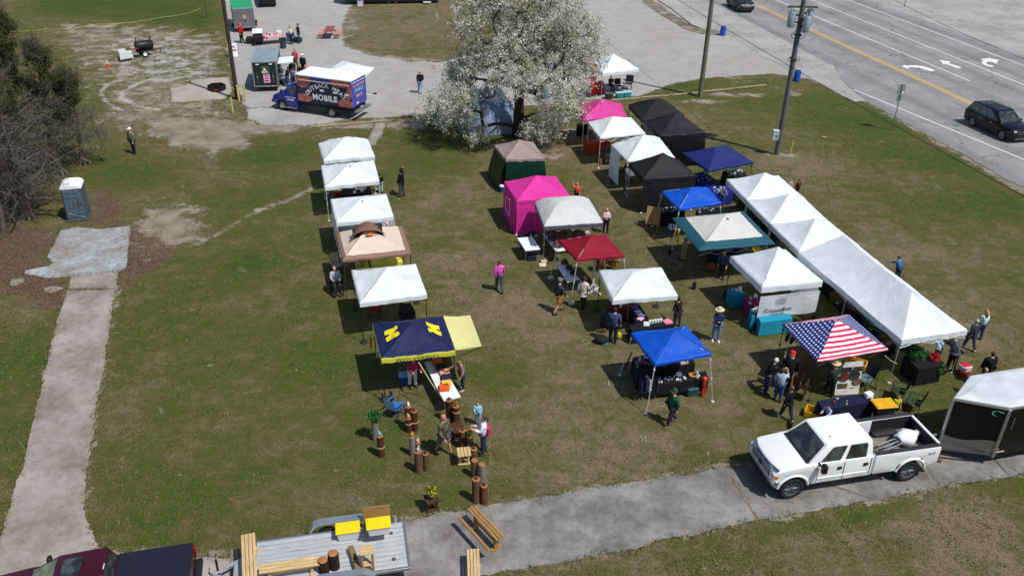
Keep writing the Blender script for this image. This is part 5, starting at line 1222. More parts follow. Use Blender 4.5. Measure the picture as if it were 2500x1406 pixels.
for k, px in enumerate(((633, 216), (668, 214))):
 p = G(*px); mb = MB(); mb.lathe([(.0, 0), (.16, 0), (.16, .02), (.10, .03), (.035, .38), (0, .39)], 12); o = mb.build('traffic_cone', mat('#e2562a', .6), None, smooth=40); o.location = p; tag(o, ('small orange cone under the left rear corner of the dark food trailer', 'small orange cone under the right rear corner of the dark food trailer')[k], 'traffic cone')
gt, W2_, L2_ = box_trailer('cargo_trailer', 'enclosed trailer with green roof and red sides parked behind the barbecue tables', (573, 70), (624, 67), 5.0, 2.35, mat('#7c1224', .4), mat('#1f9a68', .45, .1, .1, 1.5), mat('#6f7276', .5, .1))
mb = MB(); mb.box((.05, -L2_/2-.055, 1.45), (.3, .02, .5), bev=.005); mb.build('picture', mat('#c9a06a', .6, 0, .5, 10), gt)
mb = MB(); mb.box((.08, -L2_/2-.055, 1.15), (.26, .02, .22), bev=.005); mb.build('picture', mat('#274e9c', .6, 0, .5, 10), gt)
a, b_ = G(838, 6, .3), G(1075, 2, .3); d = (b_-a).normalized(); L = (b_-a).length; c_ = (a+b_)/2+Vector((-d.y, d.x, 0))*1.1
o = thing('food_trailer', 'long dark trailer with blue trim, mostly above the top edge of the picture', 'trailer', (c_.x, c_.y, 0), math.atan2(d.y, d.x))
mb = MB(); mb.box((0, 0, 1.7), (L, 2.2, 2.3), bev=.03); mb.build('body', mat('#b9c3cc', .4), o)
mb = MB(); mb.box((0, -.2, .42), (L*.96, 1.9, .3)); mb.build('chassis', blackp, o)
mb = MB(); mb.box((0, -1.112, .75), (L*.98, .02, .3)); mb.build('blue_trim', mat('#27406f', .4), o)
for x_ in (-.4, .4): wheel(o, x_, -1.0, .34, .2, -1, alu, .6, style='steel')
mb = MB(); mb.box((L*.36, -1.4, .2), (.9, .45, .04)); mb.box((L*.36, -1.2, .1), (.8, .3, .2)); mb.build('step', mat('#d9dcdf', .5), o)
a = G(632, 18)
o = thing('parked_truck', 'dark vehicle parked beyond the green-roofed trailer, cut by the top edge', 'pickup truck', (a.x+.3, a.y+2.2, 0), R(108))
mb = MB(); mb.prism([(-2.6, .4), (-2.65, 1.0), (-.6, 1.15), (2.2, 1.05), (2.6, .8), (2.55, .4)]+arch(1.6, .45, .4, 8)[::1]+arch(-1.6, .45, .4, 8), -.95, .95, 'Y'); bevel(mb.build('body', carpaint('#15161a'), o), .06)
b = {k: Vector(v) for k, v in dict(fl=(1.3, .88, 1.08), rl=(-1.4, .88, 1.1), rr=(-1.4, -.88, 1.1), fr=(1.3, -.88, 1.08)).items()}
t = {k: Vector(v) for k, v in dict(fl=(.6, .72, 1.75), rl=(-1.2, .74, 1.75), rr=(-1.2, -.74, 1.75), fr=(.6, -.72, 1.75)).items()}
loft8(b, t, 'cab', carpaint('#15161a'), o, .06); pane((b['rl'], b['rr'], t['rr'], t['rl']), [(.1, .1), (.9, .1), (.88, .85), (.12, .85)], o, gls, 'rear_window', out=(-1, 0, 0), off=.014)
for x_ in (1.6, -1.6):
 for s_ in (1, -1): wheel(o, x_, s_*.85, .40, .25, s_, dkrim, .6, 6)
zr = 1.42
rt_b = G(470, 1324, zr); rt_f = G(290, 1352, zr); d = (rt_f-rt_b).normalized(); lft = Vector((-d.y, d.x, 0))
mp_ = carpaint('#3c0f1d'); org = rt_b+lft*0.90
rp = thing('pickup_truck', 'dark red pickup with black bed cover, hitched to the loaded flatbed trailer', 'pickup truck', (org.x, org.y, 0), math.atan2(d.y, d.x))
bl = 2.12
prof = [(bl-.02, .55), (bl-.02, 1.36), (bl+2.4, 1.38), (bl+3.6, 1.22), (bl+3.75, .9), (bl+3.7, .5)]
mb = MB(); mb.prism(prof+arch(bl+2.95, .50, .5, 8)[::1]+[(bl+.2, .5)], -.98, .98, 'Y'); bevel(mb.build('body', mp_, rp), .06)
mb = MB(); mb.prism([(0, .6), (-.03, 1.0), (0, 1.38), (bl-.05, 1.40), (bl-.05, .6)]+arch(.95, .5, .6, 8)[::-1], -.96, .96, 'Y'); bevel(mb.build('bed_side', mp_, rp), .05)
mb = MB(); mb.box((bl/2-.03, 0, 1.425), (bl-.02, 1.80, .05), bev=.02); mb.build('bed_cover', mat('#15182a', .6, 0, .08, 2, .1), rp)
b = {k: Vector(v) for k, v in dict(fl=(bl+2.35, .90, 1.36), rl=(bl+.02, .94, 1.38), rr=(bl+.02, -.94, 1.38), fr=(bl+2.35, -.90, 1.36)).items()}
t = {k: Vector(v) for k, v in dict(fl=(bl+1.45, .72, 1.93), rl=(bl+.16, .76, 1.95), rr=(bl+.16, -.76, 1.95), fr=(bl+1.45, -.72, 1.93)).items()}
loft8(b, t, 'cab', mp_, rp, .07)
pane((b['fr'], b['fl'], t['fl'], t['fr']), [(.05, .05), (.95, .05), (.91, .92), (.09, .92)], rp, glass('green_tinted_glass', (.03, .05, .035), .08), 'windscreen', out=(1, 0, 1), off=.014)
pane((b['rl'], b['rr'], t['rr'], t['rl']), [(.08, .1), (.92, .1), (.9, .85), (.1, .85)], rp, gls, 'rear_window', out=(-1, 0, 0), off=.014)
for s_, kf, kr in ((1, 'fl', 'rl'), (-1, 'fr', 'rr')):
 q = (b[kf], b[kr], t[kr], t[kf]); pane(q, [(.2, .08), (.52, .04), (.52, .84), (.32, .84)], rp, gls, 'window', out=(0, s_, 0), off=.014); pane(q, [(.56, .04), (.9, .04), (.92, .84), (.56, .84)], rp, gls, 'window', out=(0, s_, 0), off=.014)
 for x_ in (.95, bl+2.95): wheel(rp, x_, s_*.84, .41, .26, s_, alu, .62, 6)
 mb = MB(); mb.box((-.02, s_*.86, 1.1), (.06, .16, .4), bev=.02); mb.build('tail_light', red_l, rp)
 mb = MB(); mb.box((bl+1.95, s_*1.12, 1.42), (.12, .22, .2), bev=.04); mb.build('mirror', blackp, rp)
mb = MB(); mb.box((bl+1.05, -.05, 1.962), (.52, .84, .02), bev=.008); mb.build('sunroof', gls, rp)
mb = MB(); mb.box((bl+.17, 0, 1.90), (.03, .22, .06), bev=.01); mb.build('brake_light', lw, rp)
mb = MB(); mb.box((-.10, 0, .66), (.18, 1.85, .2), bev=.04); mb.build('rear_bumper', mat('#20222a', .5), rp)
zd = .62
A, B_, C_ = G(625, 1322, zd), G(985, 1272, zd), G(1020, 1372, zd)
d = (B_-A).normalized(); nr = Vector((d.y, -d.x, 0)); Wd = 2.0; Lf = (B_-A).length+.0; c_ = A+d*Lf/2+nr*Wd/2
fb = thing('flatbed_trailer', 'silver flatbed trailer loaded with benches and yellow-lidded boxes', 'trailer', (c_.x, c_.y, 0), math.atan2(d.y, d.x)); MF = Matrix.Translation((c_.x, c_.y, 0)) @ Matrix.Rotation(math.atan2(d.y, d.x), 4, 'Z')
tt = NT('ribbed_aluminium_planks'); P_ = tt.coord('Object'); sx_ = tt.n('SeparateXYZ'); tt.l(P_, sx_.inputs[0]); wv = tt.math('SINE', tt.math('MULTIPLY', sx_.outputs[1], 2*math.pi/.035))
gap = tt.math('GREATER_THAN', tt.math('FRACT', tt.math('MULTIPLY', sx_.outputs[1], 1/.19)), .06); nn_ = tt.noise(tt.map(P_, (.6, 3, 1)), 3, 5, .65)
ca = tt.mix(gap, (.12, .12, .12), tt.ramp(nn_, [(.3, (.42, .43, .44)), (.7, (.62, .64, .66))]))
deckm = tt.done(tt.bsdf(ca, .5, .35, tt.bump(wv, .5, .006), .4))
mb = MB(); mb.box((0, 0, zd-.03), (Lf, Wd-.12, .05)); mb.build('deck', deckm, fb)
for s_ in (-1, 1):
 mb = MB(); mb.box((0, s_*(Wd/2-.03), zd-.03), (Lf, .09, .12), bev=.012); mb.build('side_rail', alu, fb)
 mb = MB(); out = [(x, z) for x, z in ((-1.0, .62), (-.85, .86), (-.65, .95), (.65, .95), (.85, .86), (1.0, .62))]; inn = [(x*.95, z-.035) for x, z in reversed(out)]
 mb.prism(out+inn, s_*(Wd/2+.02), s_*(Wd/2+.30), 'Y'); mb.build('mudguard', mat('#a3acb2', .35, .6, .06), fb).location.x = .3
 for x_ in (-.12, .72): wheel(fb, x_, s_*(Wd/2+.15), .33, .2, s_, alu, .62, 6)
for x_ in (-Lf/2, Lf/2): mb = MB(); mb.box((x_, 0, zd-.03), (.08, Wd, .12), bev=.012); mb.build('end_rail', alu, fb)
mb = MB(); mb.tube([(-Lf/2, .7, zd-.1), (-Lf/2-1.25, 0, zd-.12)], .05, 6); mb.tube([(-Lf/2, -.7, zd-.1), (-Lf/2-1.25, 0, zd-.12)], .05, 6); mb.poly([(-Lf/2, .68, zd-.04), (-Lf/2, -.68, zd-.04), (-Lf/2-.62, -.36, zd-.04), (-Lf/2-.62, .36, zd-.04)]); mb.build('drawbar', mat('#aab0b4', .45, .4), fb)
mb = MB(); mb.tube([(-Lf/2-1.1, .1, .2), (-Lf/2-1.1, .1, 1.0)], .035, 8); mb.tube([(-Lf/2-1.1, .1, .98), (-Lf/2-1.1, .3, 1.05)], .015, 5); mb.build('jack', blackp, fb)
for y_ in (.55, -.55): mb = MB(); mb.lathe([(.03, 0), (.06, 0), (.06, .02), (.03, .02)], 12, (Lf/2-.45, y_, zd), cap=False); mb.build('tie_down', blackp, fb)
for s_ in (1,): mb = MB(); mb.box((Lf/2-.25, s_*(Wd/2+.03), zd+.12), (.06, .06, .34)); mb.build('stake', alu, fb)
def ondeck(px, py, z=zd): return G(px, py, z)
# ------------------------------------------------------------ people
def skinmesh(V, E, rad, root=0, sub=1):
 me = bpy.data.meshes.new('skin'); me.from_pydata([tuple(v) for v in V], E, []); o = bpy.data.objects.new('skin', me)
 tmpc.objects.link(o)
 m = o.modifiers.new('s', 'SKIN'); m.use_smooth_shade = True; m.branch_smoothing = .4
 sl = me.skin_vertices[0].data
 for i, r in enumerate(rad): sl[i].radius = (r, r) if not isinstance(r, tuple) else r
 sl[root].use_root = True
 if sub: o.modifiers.new('u', 'SUBSURF').levels = sub; o.modifiers['u'].render_levels = sub
 tmpv.update(); dg = tmpv.depsgraph
 out = bpy.data.meshes.new_from_object(o.evaluated_get(dg)); vs = [v.co.copy() for v in out.vertices]; fs = [tuple(p.vertices) for p in out.polygons]
 bpy.data.objects.remove(o); bpy.data.meshes.remove(me); bpy.data.meshes.remove(out); return vs, fs
tmps = bpy.data.scenes.new('workshop'); tmpc = tmps.collection; tmpv = tmps.view_layers[0]
def addm(mb, vf):
 b = len(mb.v); mb.v += vf[0]
 for f in vf[1]: mb.F([b+i for i in f])
POSE = dict(
 stand=dict(L=(3, 2), R=(-2, 2), aL=(5, 9, 18), aR=(2, 9, 12)),
 walk=dict(L=(17, 4), R=(-14, 14), aL=(-14, 8, 18), aR=(14, 8, 26)),
 phone=dict(L=(4, 2), R=(-2, 3), aL=(4, 10, 20), aR=(40, 10, 125)),
 fold=dict(L=(3, 2), R=(-3, 4), aL=(22, 4, 85), aR=(22, 4, 85)),
 bend=dict(L=(8, 12), R=(0, 14), aL=(70, 5, 20), aR=(62, 5, 25), lean=62),
 lean=dict(L=(6, 6), R=(-2, 8), aL=(50, 6, 40), aR=(45, 6, 50), lean=24),
 up=dict(L=(4, 3), R=(-4, 3), aL=(150, 22, 20), aR=(158, 18, 12)),
 sit=dict(L=(88, 88), R=(84, 86), aL=(30, 6, 60), aR=(30, 6, 60), lean=-6),
 reach=dict(L=(3, 2), R=(-3, 3), aL=(8, 10, 15), aR=(65, 8, 20), lean=8),
 brow=dict(L=(4, 2), R=(-3, 2), aL=(5, 9, 18), aR=(95, 30, 120)))
def person(foot, top_py, head, label, top, bot, hair='#3a2a1e', pose='stand', skin='#c99a7c', shoes='#1c1c1e', hairk='short', hat=None, hatk='cap', sleeves='long', legs='long',
   coat=0.0, female=False, H=None, turn=0.0, z0=0.0, group='people at the market', plaid=None, build_=1.0, beard=None, at=None):
 p0 = G(*foot) if at is None else Vector(at)
 if H is None: H = max(0.9, min(1.9, height_at(p0.x, p0.y, top_py)))
 Pz = POSE[pose]; ln = R(Pz.get('lean', 0)); o = thing('person', label, 'person', (p0.x, p0.y, z0), R(head), group)
 jit = random.uniform
 hw = .055*H; V = {}
 pel = Vector((0, 0, 0))
 def leg(s, hf, kf):
  hf, kf = R(hf), R(kf); h_ = Vector((s*hw, 0, -.02*H)); k = h_+Vector((s*.008*H, math.sin(hf)*.245*H, -math.cos(hf)*.245*H)); a = hf-kf
  an = k+Vector((s*.004*H, math.sin(a)*.24*H, -math.cos(a)*.24*H)); return h_, k, an
 Lh, Lk, La = leg(-1, *Pz['L']); Rh, Rk, Ra = leg(1, *Pz['R'])
 def tor(d, x=0, y=0): return Vector((x, math.sin(ln)*d*H+y*math.cos(ln), math.cos(ln)*d*H-y*math.sin(ln)))
 wst, chs, nkb = tor(.11), tor(.22), tor(.285); sh = (.098 if female else .110)*H*build_
 Ls, Rs = tor(.262, -sh), tor(.262, sh)
 nk = tor(.325); hd = nk+Vector((0, math.sin(ln*.6)*.07*H, math.cos(ln*.6)*.07*H))
 def arm(s, S0, sw, ab, el):
  sw, ab, el = R(sw), R(ab), R(el)
  d = Vector((s*math.sin(ab), math.sin(sw)*math.cos(ab), -math.cos(sw)*math.cos(ab))); e = S0+d*.165*H
  d2 = Vector((s*math.sin(ab)*.4-s*.35*math.sin(el), math.sin(sw+el), -math.cos(sw+el))).normalized(); w_ = e+d2*.145*H; return e, w_, d2
 Le, Lw, Ld = arm(-1, Ls, *Pz['aL']); Re, Rw, Rd = arm(1, Rs, *Pz['aR'])
 if pose == 'sit': low = min(La.z, Ra.z)-.04*H
 else: low = min(La.z, Ra.z)-.042*H
 up = Vector((0, 0, -low))
 pts = [pel, wst, chs, nkb, nk, Lh, Lk, La, Rh, Rk, Ra, Ls, Le, Lw, Rs, Re, Rw]
 pts = [p+up for p in pts]
 E = [(0, 1), (1, 2), (2, 3), (3, 4), (0, 5), (5, 6), (6, 7), (0, 8), (8, 9), (9, 10), (2, 11), (11, 12), (12, 13), (2, 14), (14, 15), (15, 16)]
 b = build_; rb = [.075*b, .066*b, .074*b, .045, .030, .052*b, .034, .022, .052*b, .034, .022, .036, .025, .016, .036, .025, .016]
 mb = MB(); addm(mb, skinmesh(pts, E, [r*H*.93 for r in rb]))
 hc = hd+up-Vector((0, 0, .012*H)); tw = Matrix.Rotation(R(turn), 3, 'Z') @ Matrix.Rotation(-ln*.5, 3, 'X')
 hb = MB(); hb.ball((0, 0, 0), (.050*H, .060*H, .068*H), 12, 9)
 for v in hb.v:
  if v.z < 0: v.x *= 1+.5*v.z/(.068*H)*.45; v.y += .004*H*(v.y > 0)
  if abs(v.z) < .02*H and v.y > .045*H: v.y -= .003*H
 hb.ball((0, .060*H, -.008*H), (.008*H, .012*H, .014*H), 6, 5)
 for s_ in (-1, 1): hb.ball((s_*.050*H, 0, -.002*H), (.006*H, .012*H, .018*H), 6, 5)
 hb.ball((0, .047*H, -.040*H), (.022*H, .014*H, .014*H), 8, 5)
 bidx = len(mb.v); mb.v += [tw @ v+hc for v in hb.v]
 for f in hb.f: mb.F([bidx+i for i in f])
 for s_, w_, d_ in ((-1, Lw, Ld), (1, Rw, Rd)):
  w_ = w_+up; d_ = d_.normalized(); sd_ = d_.cross(Vector((0, 1, 0))) if abs(d_.y) < .9 else d_.cross(Vector((0, 0, 1))); sd_.normalize(); pn = sd_.cross(d_).normalized()
  mb.tube([w_-d_*.01*H, w_+d_*.012*H, w_+d_*.045*H, w_+d_*.052*H], [.014*H, .020*H, .022*H, .012*H], 6)
  for k, l_ in enumerate((.040, .046, .043, .034)):
   q = w_+d_*.046*H+sd_*(k-1.5)*.0098*H; mb.tube([q, q+d_*l_*.5*H, q+d_*l_*.8*H+pn*.012*H, q+d_*l_*.9*H+pn*.022*H], [.0055*H, .005*H, .0045*H, .003*H], 4)
  q = w_+d_*.016*H+sd_*.018*H*s_; mb.tube([q, q+d_*.02*H+sd_*s_*.014*H, q+d_*.04*H+sd_*s_*.016*H+pn*.006*H], [.008*H, .006*H, .004*H], 4)
 mb.build('body', mat(skin, .55, 0, .06, 20, spec=.3), o, smooth='all')
 fe = Vector((0, .058*H, .010*H)); eb = MB()
 for s_ in (-1, 1): eb.ball(tw @ Vector((s_*.019*H, .052*H, .008*H))+hc, .0062*H, 6, 4)
 eb.build('eyes', mat('#1a1512', .3), o)
 cm_ = plaid or fabric(top, .0, .8, .85, None, seed=round(jit(0, 3)))
 TV = [pel+up-Vector((0, 0, .075*H)), wst+up, chs+up, nkb+up, Ls+up, Rs+up]; TE = [(0, 1), (1, 2), (2, 3), (2, 4), (2, 5)]; TR = [.108*b, .100*b, .102*b, .058, .052, .052]
 ex_ = [(4, Le, Lw), (5, Re, Rw)]
 for si, e_, w_ in ex_:
  TV.append(e_+up); TE.append((si, len(TV)-1)); TR.append(.040)
  if sleeves == 'long': TV.append(w_+up); TE.append((len(TV)-2, len(TV)-1)); TR.append(.028)
 mb = MB(); addm(mb, skinmesh(TV, TE, [r*H for r in TR]))
 if coat:
  n_ = 14; prev = None; fw = math.sin(ln)
  for i in range(6):
   f = i/5; z_ = pel.z+.02*H-coat*H*f; rr_ = (.096+.03*f)*H*b; ring = [mb.P(up+Vector((rr_*math.cos(a)*1.08, rr_*math.sin(a)*.85, z_+.008*H*math.sin(a*3+f*3)))) for a in [2*math.pi*k/n_ for k in range(n_)]]
   if prev:
    for k in range(n_): mb.F([prev[k], prev[(k+1) % n_], ring[(k+1) % n_], ring[k]])
   prev = ring
 mb.build('jacket' if sleeves == 'long' else 'shirt', cm_, o, smooth='all')
 LV = [pel+up+Vector((0, 0, .05*H)), Lh+up, Lk+up, Rh+up, Rk+up]; LE = [(0, 1), (1, 2), (0, 3), (3, 4)]; LR = [.096*b, .072*b, .050, .072*b, .050]
 if legs == 'long': LV += [La+up, Ra+up]; LE += [(2, 5), (4, 6)]; LR += [.037, .037]
 else: LR[2] = LR[4] = .058; 
 mb = MB(); addm(mb, skinmesh(LV, LE, [r*H for r in LR])); mb.build('trousers' if legs == 'long' else 'shorts', fabric(bot, 0, .8, .85), o, smooth='all')
 for s_, a_, k_ in ((-1, La, Lk), (1, Ra, Rk)):
  a_ = a_+up; mb = MB(); fz = a_.z-.035*H; mb.tube([(a_.x, a_.y-.035*H, fz), (a_.x, a_.y-.01*H, fz+.006*H), (a_.x+s_*.008*H, a_.y+.055*H, fz-.002*H), (a_.x+s_*.014*H, a_.y+.105*H, fz-.008*H)], [.018*H, .030*H, .026*H, .012*H], 7)
  mb.build('shoe', mat(shoes, .6), o, smooth='all')
 mb = MB(); hh = MB(); hh.ball((0, -.008*H, .010*H), (.053*H, .058*H, .064*H), 12, 8, .05)
 hh.v = [Vector((v.x, min(v.y, .030*H if v.z < .045*H else .05*H), max(v.z, -.035*H))) for v in hh.v]
 if hairk == 'long': hh.tube([(0, -.045*H, .02*H), (0, -.062*H, -.05*H), (0, -.060*H, -.12*H), (0, -.055*H, -.15*H)], [.040*H, .046*H, .036*H, .012*H], 8)
 if hairk == 'bun': hh.ball((0, -.06*H, .05*H), .026*H, 8, 6)
 if hairk == 'tail': hh.tube([(0, -.06*H, .03*H), (0, -.10*H, -.02*H), (0, -.085*H, -.09*H)], [.018*H, .024*H, .008*H], 6)
 if hairk == 'bald': hh.v = [Vector((v.x, min(v.y, -.012*H), min(v.z, .018*H))) for v in hh.v]
 if hairk != 'hood':
  i0 = len(mb.v); mb.v += [tw @ v+hc for v in hh.v]
  for f in hh.f: mb.F([i0+i for i in f])
  mb.build('hair', mat(hair, .7, 0, .25, 30, .4, 60), o, smooth='all')
 else:
  mb = MB(); g_ = MB(); g_.ball((0, -.014*H, .008*H), (.064*H, .068*H, .076*H), 12, 8); g_.v = [Vector((v.x, min(v.y, .038*H), v.z)) for v in g_.v]
  mb.v = [tw @ v+hc for v in g_.v]
  for f in g_.f: mb.F(f)
  mb.build('hood', cm_, o, smooth='all')
 if beard: mb = MB(); mb.ball(tw @ Vector((0, .044*H, -.045*H))+hc, (.034*H, .026*H, .036*H), 8, 6, .1); mb.build('beard', mat(beard, .9), o, smooth='all')
 if hat:
  mb = MB(); g_ = MB()
  if hatk == 'cap': g_.lathe([(.062*H, .020*H), (.062*H, .045*H), (.048*H, .074*H), (.0, .084*H)], 14); g_.prism([(-.045*H, .04*H), (.045*H, .04*H), (.036*H, .098*H), (0, .11*H), (-.036*H, .098*H)], .022*H, .028*H, 'Z')
  elif hatk == 'brim': g_.lathe([(.115*H, .022*H), (.118*H, .027*H), (.062*H, .040*H), (.056*H, .085*H), (.03*H, .095*H), (0, .088*H)], 18)
  else: g_.lathe([(.064*H, .0), (.066*H, .03*H), (.055*H, .07*H), (0, .09*H)], 14)
  i0 = 0; mb.v = [tw @ v+hc for v in g_.v]
  for f in g_.f: mb.F(f)
  mb.build('hat' if hatk != 'cap' else 'cap', mat(hat, .8), o, smooth=40)
 o['_h'] = H; del o['_h']
 return o
def plaidm(a, b, name):
 t = NT(name); P_ = t.coord('Object'); s_ = t.n('SeparateXYZ'); t.l(P_, s_.inputs[0])
 f = lambda o_: t.math('GREATER_THAN', t.math('FRACT', t.math('MULTIPLY', s_.outputs[o_], 9.0)), .5)
 m = t.math('MULTIPLY', t.math('ADD', t.math('ADD', f(0), f(1)), f(2)), .333); return t.done(t.bsdf(t.ramp(m, [(0.1, srgb(a)), (.9, srgb(b))]), .85))
def camom():
 t = NT('camouflage_cloth'); P_ = t.coord('Object'); return t.done(t.bsdf(t.ramp(t.noise(P_, 7, 4, .6, .5), [(.38, srgb('#2c2a20')), (.46, srgb('#5d5a43')), (.54, srgb('#4a4a38')), (.60, srgb('#7c7459'))], 'CONSTANT'), .9))
jean = '#3d5878'; dk = '#191a1f'; ndk = '#20263a'
PP = person
PP((329, 376), 312, 150, 'person in a white cap and green top standing alone near the evergreens', '#62715a', '#232b40', '#4a3a2a', hat='#eceef0', build_=1.12)
PP((1027, 228), 171, 12, 'person in a black jacket and light jeans walking away beside the blossoming tree', '#16171c', '#8fa9c4', '#8a6a55', 'walk', hairk='bald', shoes='#dcdcdc')
PP((591, 105), 55, 250, 'person in a bright red hood tending the barbecue table', '#c4161c', '#15161b', hairk='hood')
PP((627, 72), 45, 180, 'person in a dark grey shirt and red shorts behind the barbecue table', '#2d3036', '#9c2434', sleeves='short', legs='short', hair='#2a211b')
PP((712, 108), 64, 260, 'person in a white shirt and dark trousers standing by the grey coolers', '#c6c9c4', '#1d2434', '#241c18', 'fold')
PP((731, 106), 57, 110, 'person in a black t-shirt standing by the blue cooler', '#17171b', '#3a3c44', '#1d1815', 'fold', sleeves='short')
PP((724, 172), 111, 175, 'person with long reddish hair in a pink cardigan and white top', '#b9485c', '#5d6d36', '#6a3226', hairk='long', female=True)
PP((743, 186), 118, 160, 'person in a white cap and black hoodie in the queue by the food trailer', '#17181c', '#1b1e28', hat='#e8eaec')
PP((717, 203), 130, 10, 'person with brown hair, black jacket and blue jeans in the food trailer queue', '#15151a', '#3c6a9e', '#4a2a1e', 'reach', hairk='long', female=True)
PP((703, 213), 164, 330, 'person leaning forward in a black jacket and jeans beside the food trailer', '#15161a', '#41618c', '#5b5450', 'lean')
PP((737, 209), 155, 190, 'person in a black top holding a paper in the food trailer queue', '#17181d', '#15161c', '#201a18', 'fold', female=True)
PP((750, 207), 158, 165, 'person in a grey patterned jacket at the right of the food trailer queue', '#4c4e5c', '#4a4d5e', '#201b1b')
PP((718, 216), 168, 320, 'person in a faded denim jacket hidden between two others at the food trailer', '#50617c', '#20242e', '#3c3430')
PP((930, 471), 424, 20, 'person in a black top and pale blue jeans at the second left tent', '#121317', '#a9bccf', '#1b1715', female=True)
PP((982, 480), 412, 60, 'person in a black hooded coat standing alone between the two tent rows', '#101114', '#4b4b50', '#17120f', 'brow', coat=.05, hairk='hood')
PP((1219, 711), 634, 8, 'person with red hair and bright pink hoodie walking between the tent rows', '#d455b0', '#4b4f60', '#7c2230', 'walk', female=True)
PP((1008, 944), 862, 205, 'person in a magenta top and white trousers under the navy tent', '#b02458', '#dcdcd8', '#4a3a30', 'lean', shoes='#20222c')
PP((1129, 950), 876, 120, 'person in a patterned brown and purple top at the sweatshirt table', '#7a5a58', '#263350', '#6b4a30', 'reach', plaid=plaidm('#4c3558', '#a9836a', 'patterned_knit'), shoes='#b9aa98')
PP((1085, 1108), 1005, 235, 'bald person in a camouflage jacket and grey shorts among the log planters', 'camo', '#5b6068', '#4d3f36', 'walk', hairk='bald', legs='short', plaid=camom(), build_=1.15, shoes='#1c1c1e', skin='#b98468')
PP((1167, 1036), 981, 175, 'child in a light blue fleece standing behind the person with the pink bag', '#8cc0e2', '#7aa9cf', '#5b4638', 'fold', hairk='bun')
c_p = PP((1180, 1106), 1015, 95, 'person in a white jacket with a pink backpack reading a paper', '#dfe1ea', '#27364f', '#3a2a22', 'fold', hairk='tail', female=True)
bp_ = MB(); bp_.box((0, 0, 0), (.30, .16, .38), bev=.06); bo = bp_.build('backpack', mat('#b0305c', .8), None, smooth=40); q = c_p.location; bo.location = (q.x+.20, q.y-.02, 1.12); bo.rotation_euler = (0, 0, R(95)); tag(bo, 'pink backpack worn by the person in the white jacket', 'backpack')
PP((1407, 494), 446, 170, 'person in a bright coral sweatshirt raising a hand beside the pink tent', '#e25848', '#23242b', '#b98a5a', 'brow', hairk='short', female=True, build_=1.1)
PP((1478, 568), 508, 185, 'person in a pink and white blouse beside the domed grey tent', '#d9b9c4', '#1c1d24', '#b48b5e', 'fold', hairk='long', female=True)
PP((1363, 763), 670, 300, 'person in a grey cap, dark hoodie and tan shorts walking to the red tent', '#343a4a', '#a9793f', '#2a221c', 'walk', hat='#6c6f6a', legs='short', build_=1.08)
PP((1422, 755), 674, 330, 'person in a long cream cardigan and black leggings by the red tent', '#cfc2b8', '#17171c', '#2a2020', 'walk', coat=.12, female=True, shoes='#3a3230', hairk='bun')
PP((1495, 836), 750, 345, 'person in a blue hoodie with a white collar standing in front of the white tent', '#3a4a70', '#1c2438', '#221b17', 'stand', build_=1.1)
PP((1652, 796), 727, 20, 'person in a dark brown dress standing at the corner pole of the white tent', '#2a1f1c', '#2b3550', '#3d2a1e', 'reach', coat=.14, female=True)
PP((1746, 832), 752, 185, 'person in a sun hat and navy jacket holding a small bag in the open grass', '#222c52', '#6283a6', '#c9c2b6', 'fold', hat='#cfc6a8', hatk='brim', female=True, shoes='#e2e2de')
PP((1637, 1036), 948, 110, 'person in a green jacket and green cap walking past the near blue tent', '#1f4a3a', '#2b2c36', '#6b5a4a', 'walk', hat='#1d4a38', shoes='#6b5846', build_=1.08)
PP((1760, 680), 612, 150, 'person in a denim jacket standing in the shade under the teal-bordered gazebo', '#3c4a68', '#232a40', '#463a30', 'stand')
PP((1758, 500), 452, 190, 'person in a grey shirt leaning over the blue display table', '#6e7078', '#2a2e3a', '#b98f60', 'lean', female=True)
PP((1944, 478), 438, 20, 'person in a dark red top behind the long white canopies, beside a blond one', '#6a1620', '#23242c', '#1d1715', 'stand')
PP((1925, 470), 438, 160, 'blond person mostly hidden behind the first long white canopy', '#d8c9b4', '#2a2c36', '#c9ad80', 'phone', female=True)
PP((2188, 684), 628, 20, 'person in a bright blue shirt standing behind the long ridged canopy', '#2a6aa8', '#2a3a58', '#3a2a22', 'lean', build_=1.15)
PP((2387, 828), 756, 10, 'person with blond hair, white hoodie and jeans beyond the ridged canopy', '#cfd8dc', '#32486a', '#b08a5c', 'stand', hairk='long', female=True)
PP((2363, 852), 778, 15, 'grey-haired person in a dark jacket and tall tan boots beyond the ridged canopy', '#3a3c46', '#39435c', '#b9b0a4', 'walk', shoes='#b8925e', female=True)
PP((2318, 905), 820, 10, 'person in a grey quilted vest and black trousers choosing flowers', '#4a4f5c', '#15151a', '#2a211c', 'lean', build_=1.15, coat=.04, female=True)
PP((2284, 880), 826, 340, 'person in a pale blue shirt bending over the flower pots', '#8fb4d6', '#4a6284', '#5b4a3c', 'bend')
PP((2398, 940), 858, 10, 'person in a black top with a shoulder strap near the red and white cooler', '#121216', '#1b1c22', '#4a352a', 'stand', build_=1.2)
PP((2385, 968), 898, 190, 'person with light brown hair just behind the black trailer roof', '#2a2c33', '#20222a', '#a97f55', 'stand', female=True)
PP((1868, 957), 874, 290, 'white-haired person in a black jacket looking at the wooden signs', '#14151a', '#28344e', '#dedad2', 'lean', shoes='#1a1a1c')
PP((1917, 950), 855, 175, 'white-bearded person in a red cap and black shirt in front of the wooden signs', '#141519', '#181a22', '#d9d5cc', 'stand', hat='#c8202a', beard='#dcd8d0', build_=1.15)
PP((1897, 978), 898, 335, 'person in a pale blue-grey hoodie raising a hand at the wooden signs', '#a9b9cc', '#35507c', '#4a3c34', 'phone', build_=1.1, female=True)
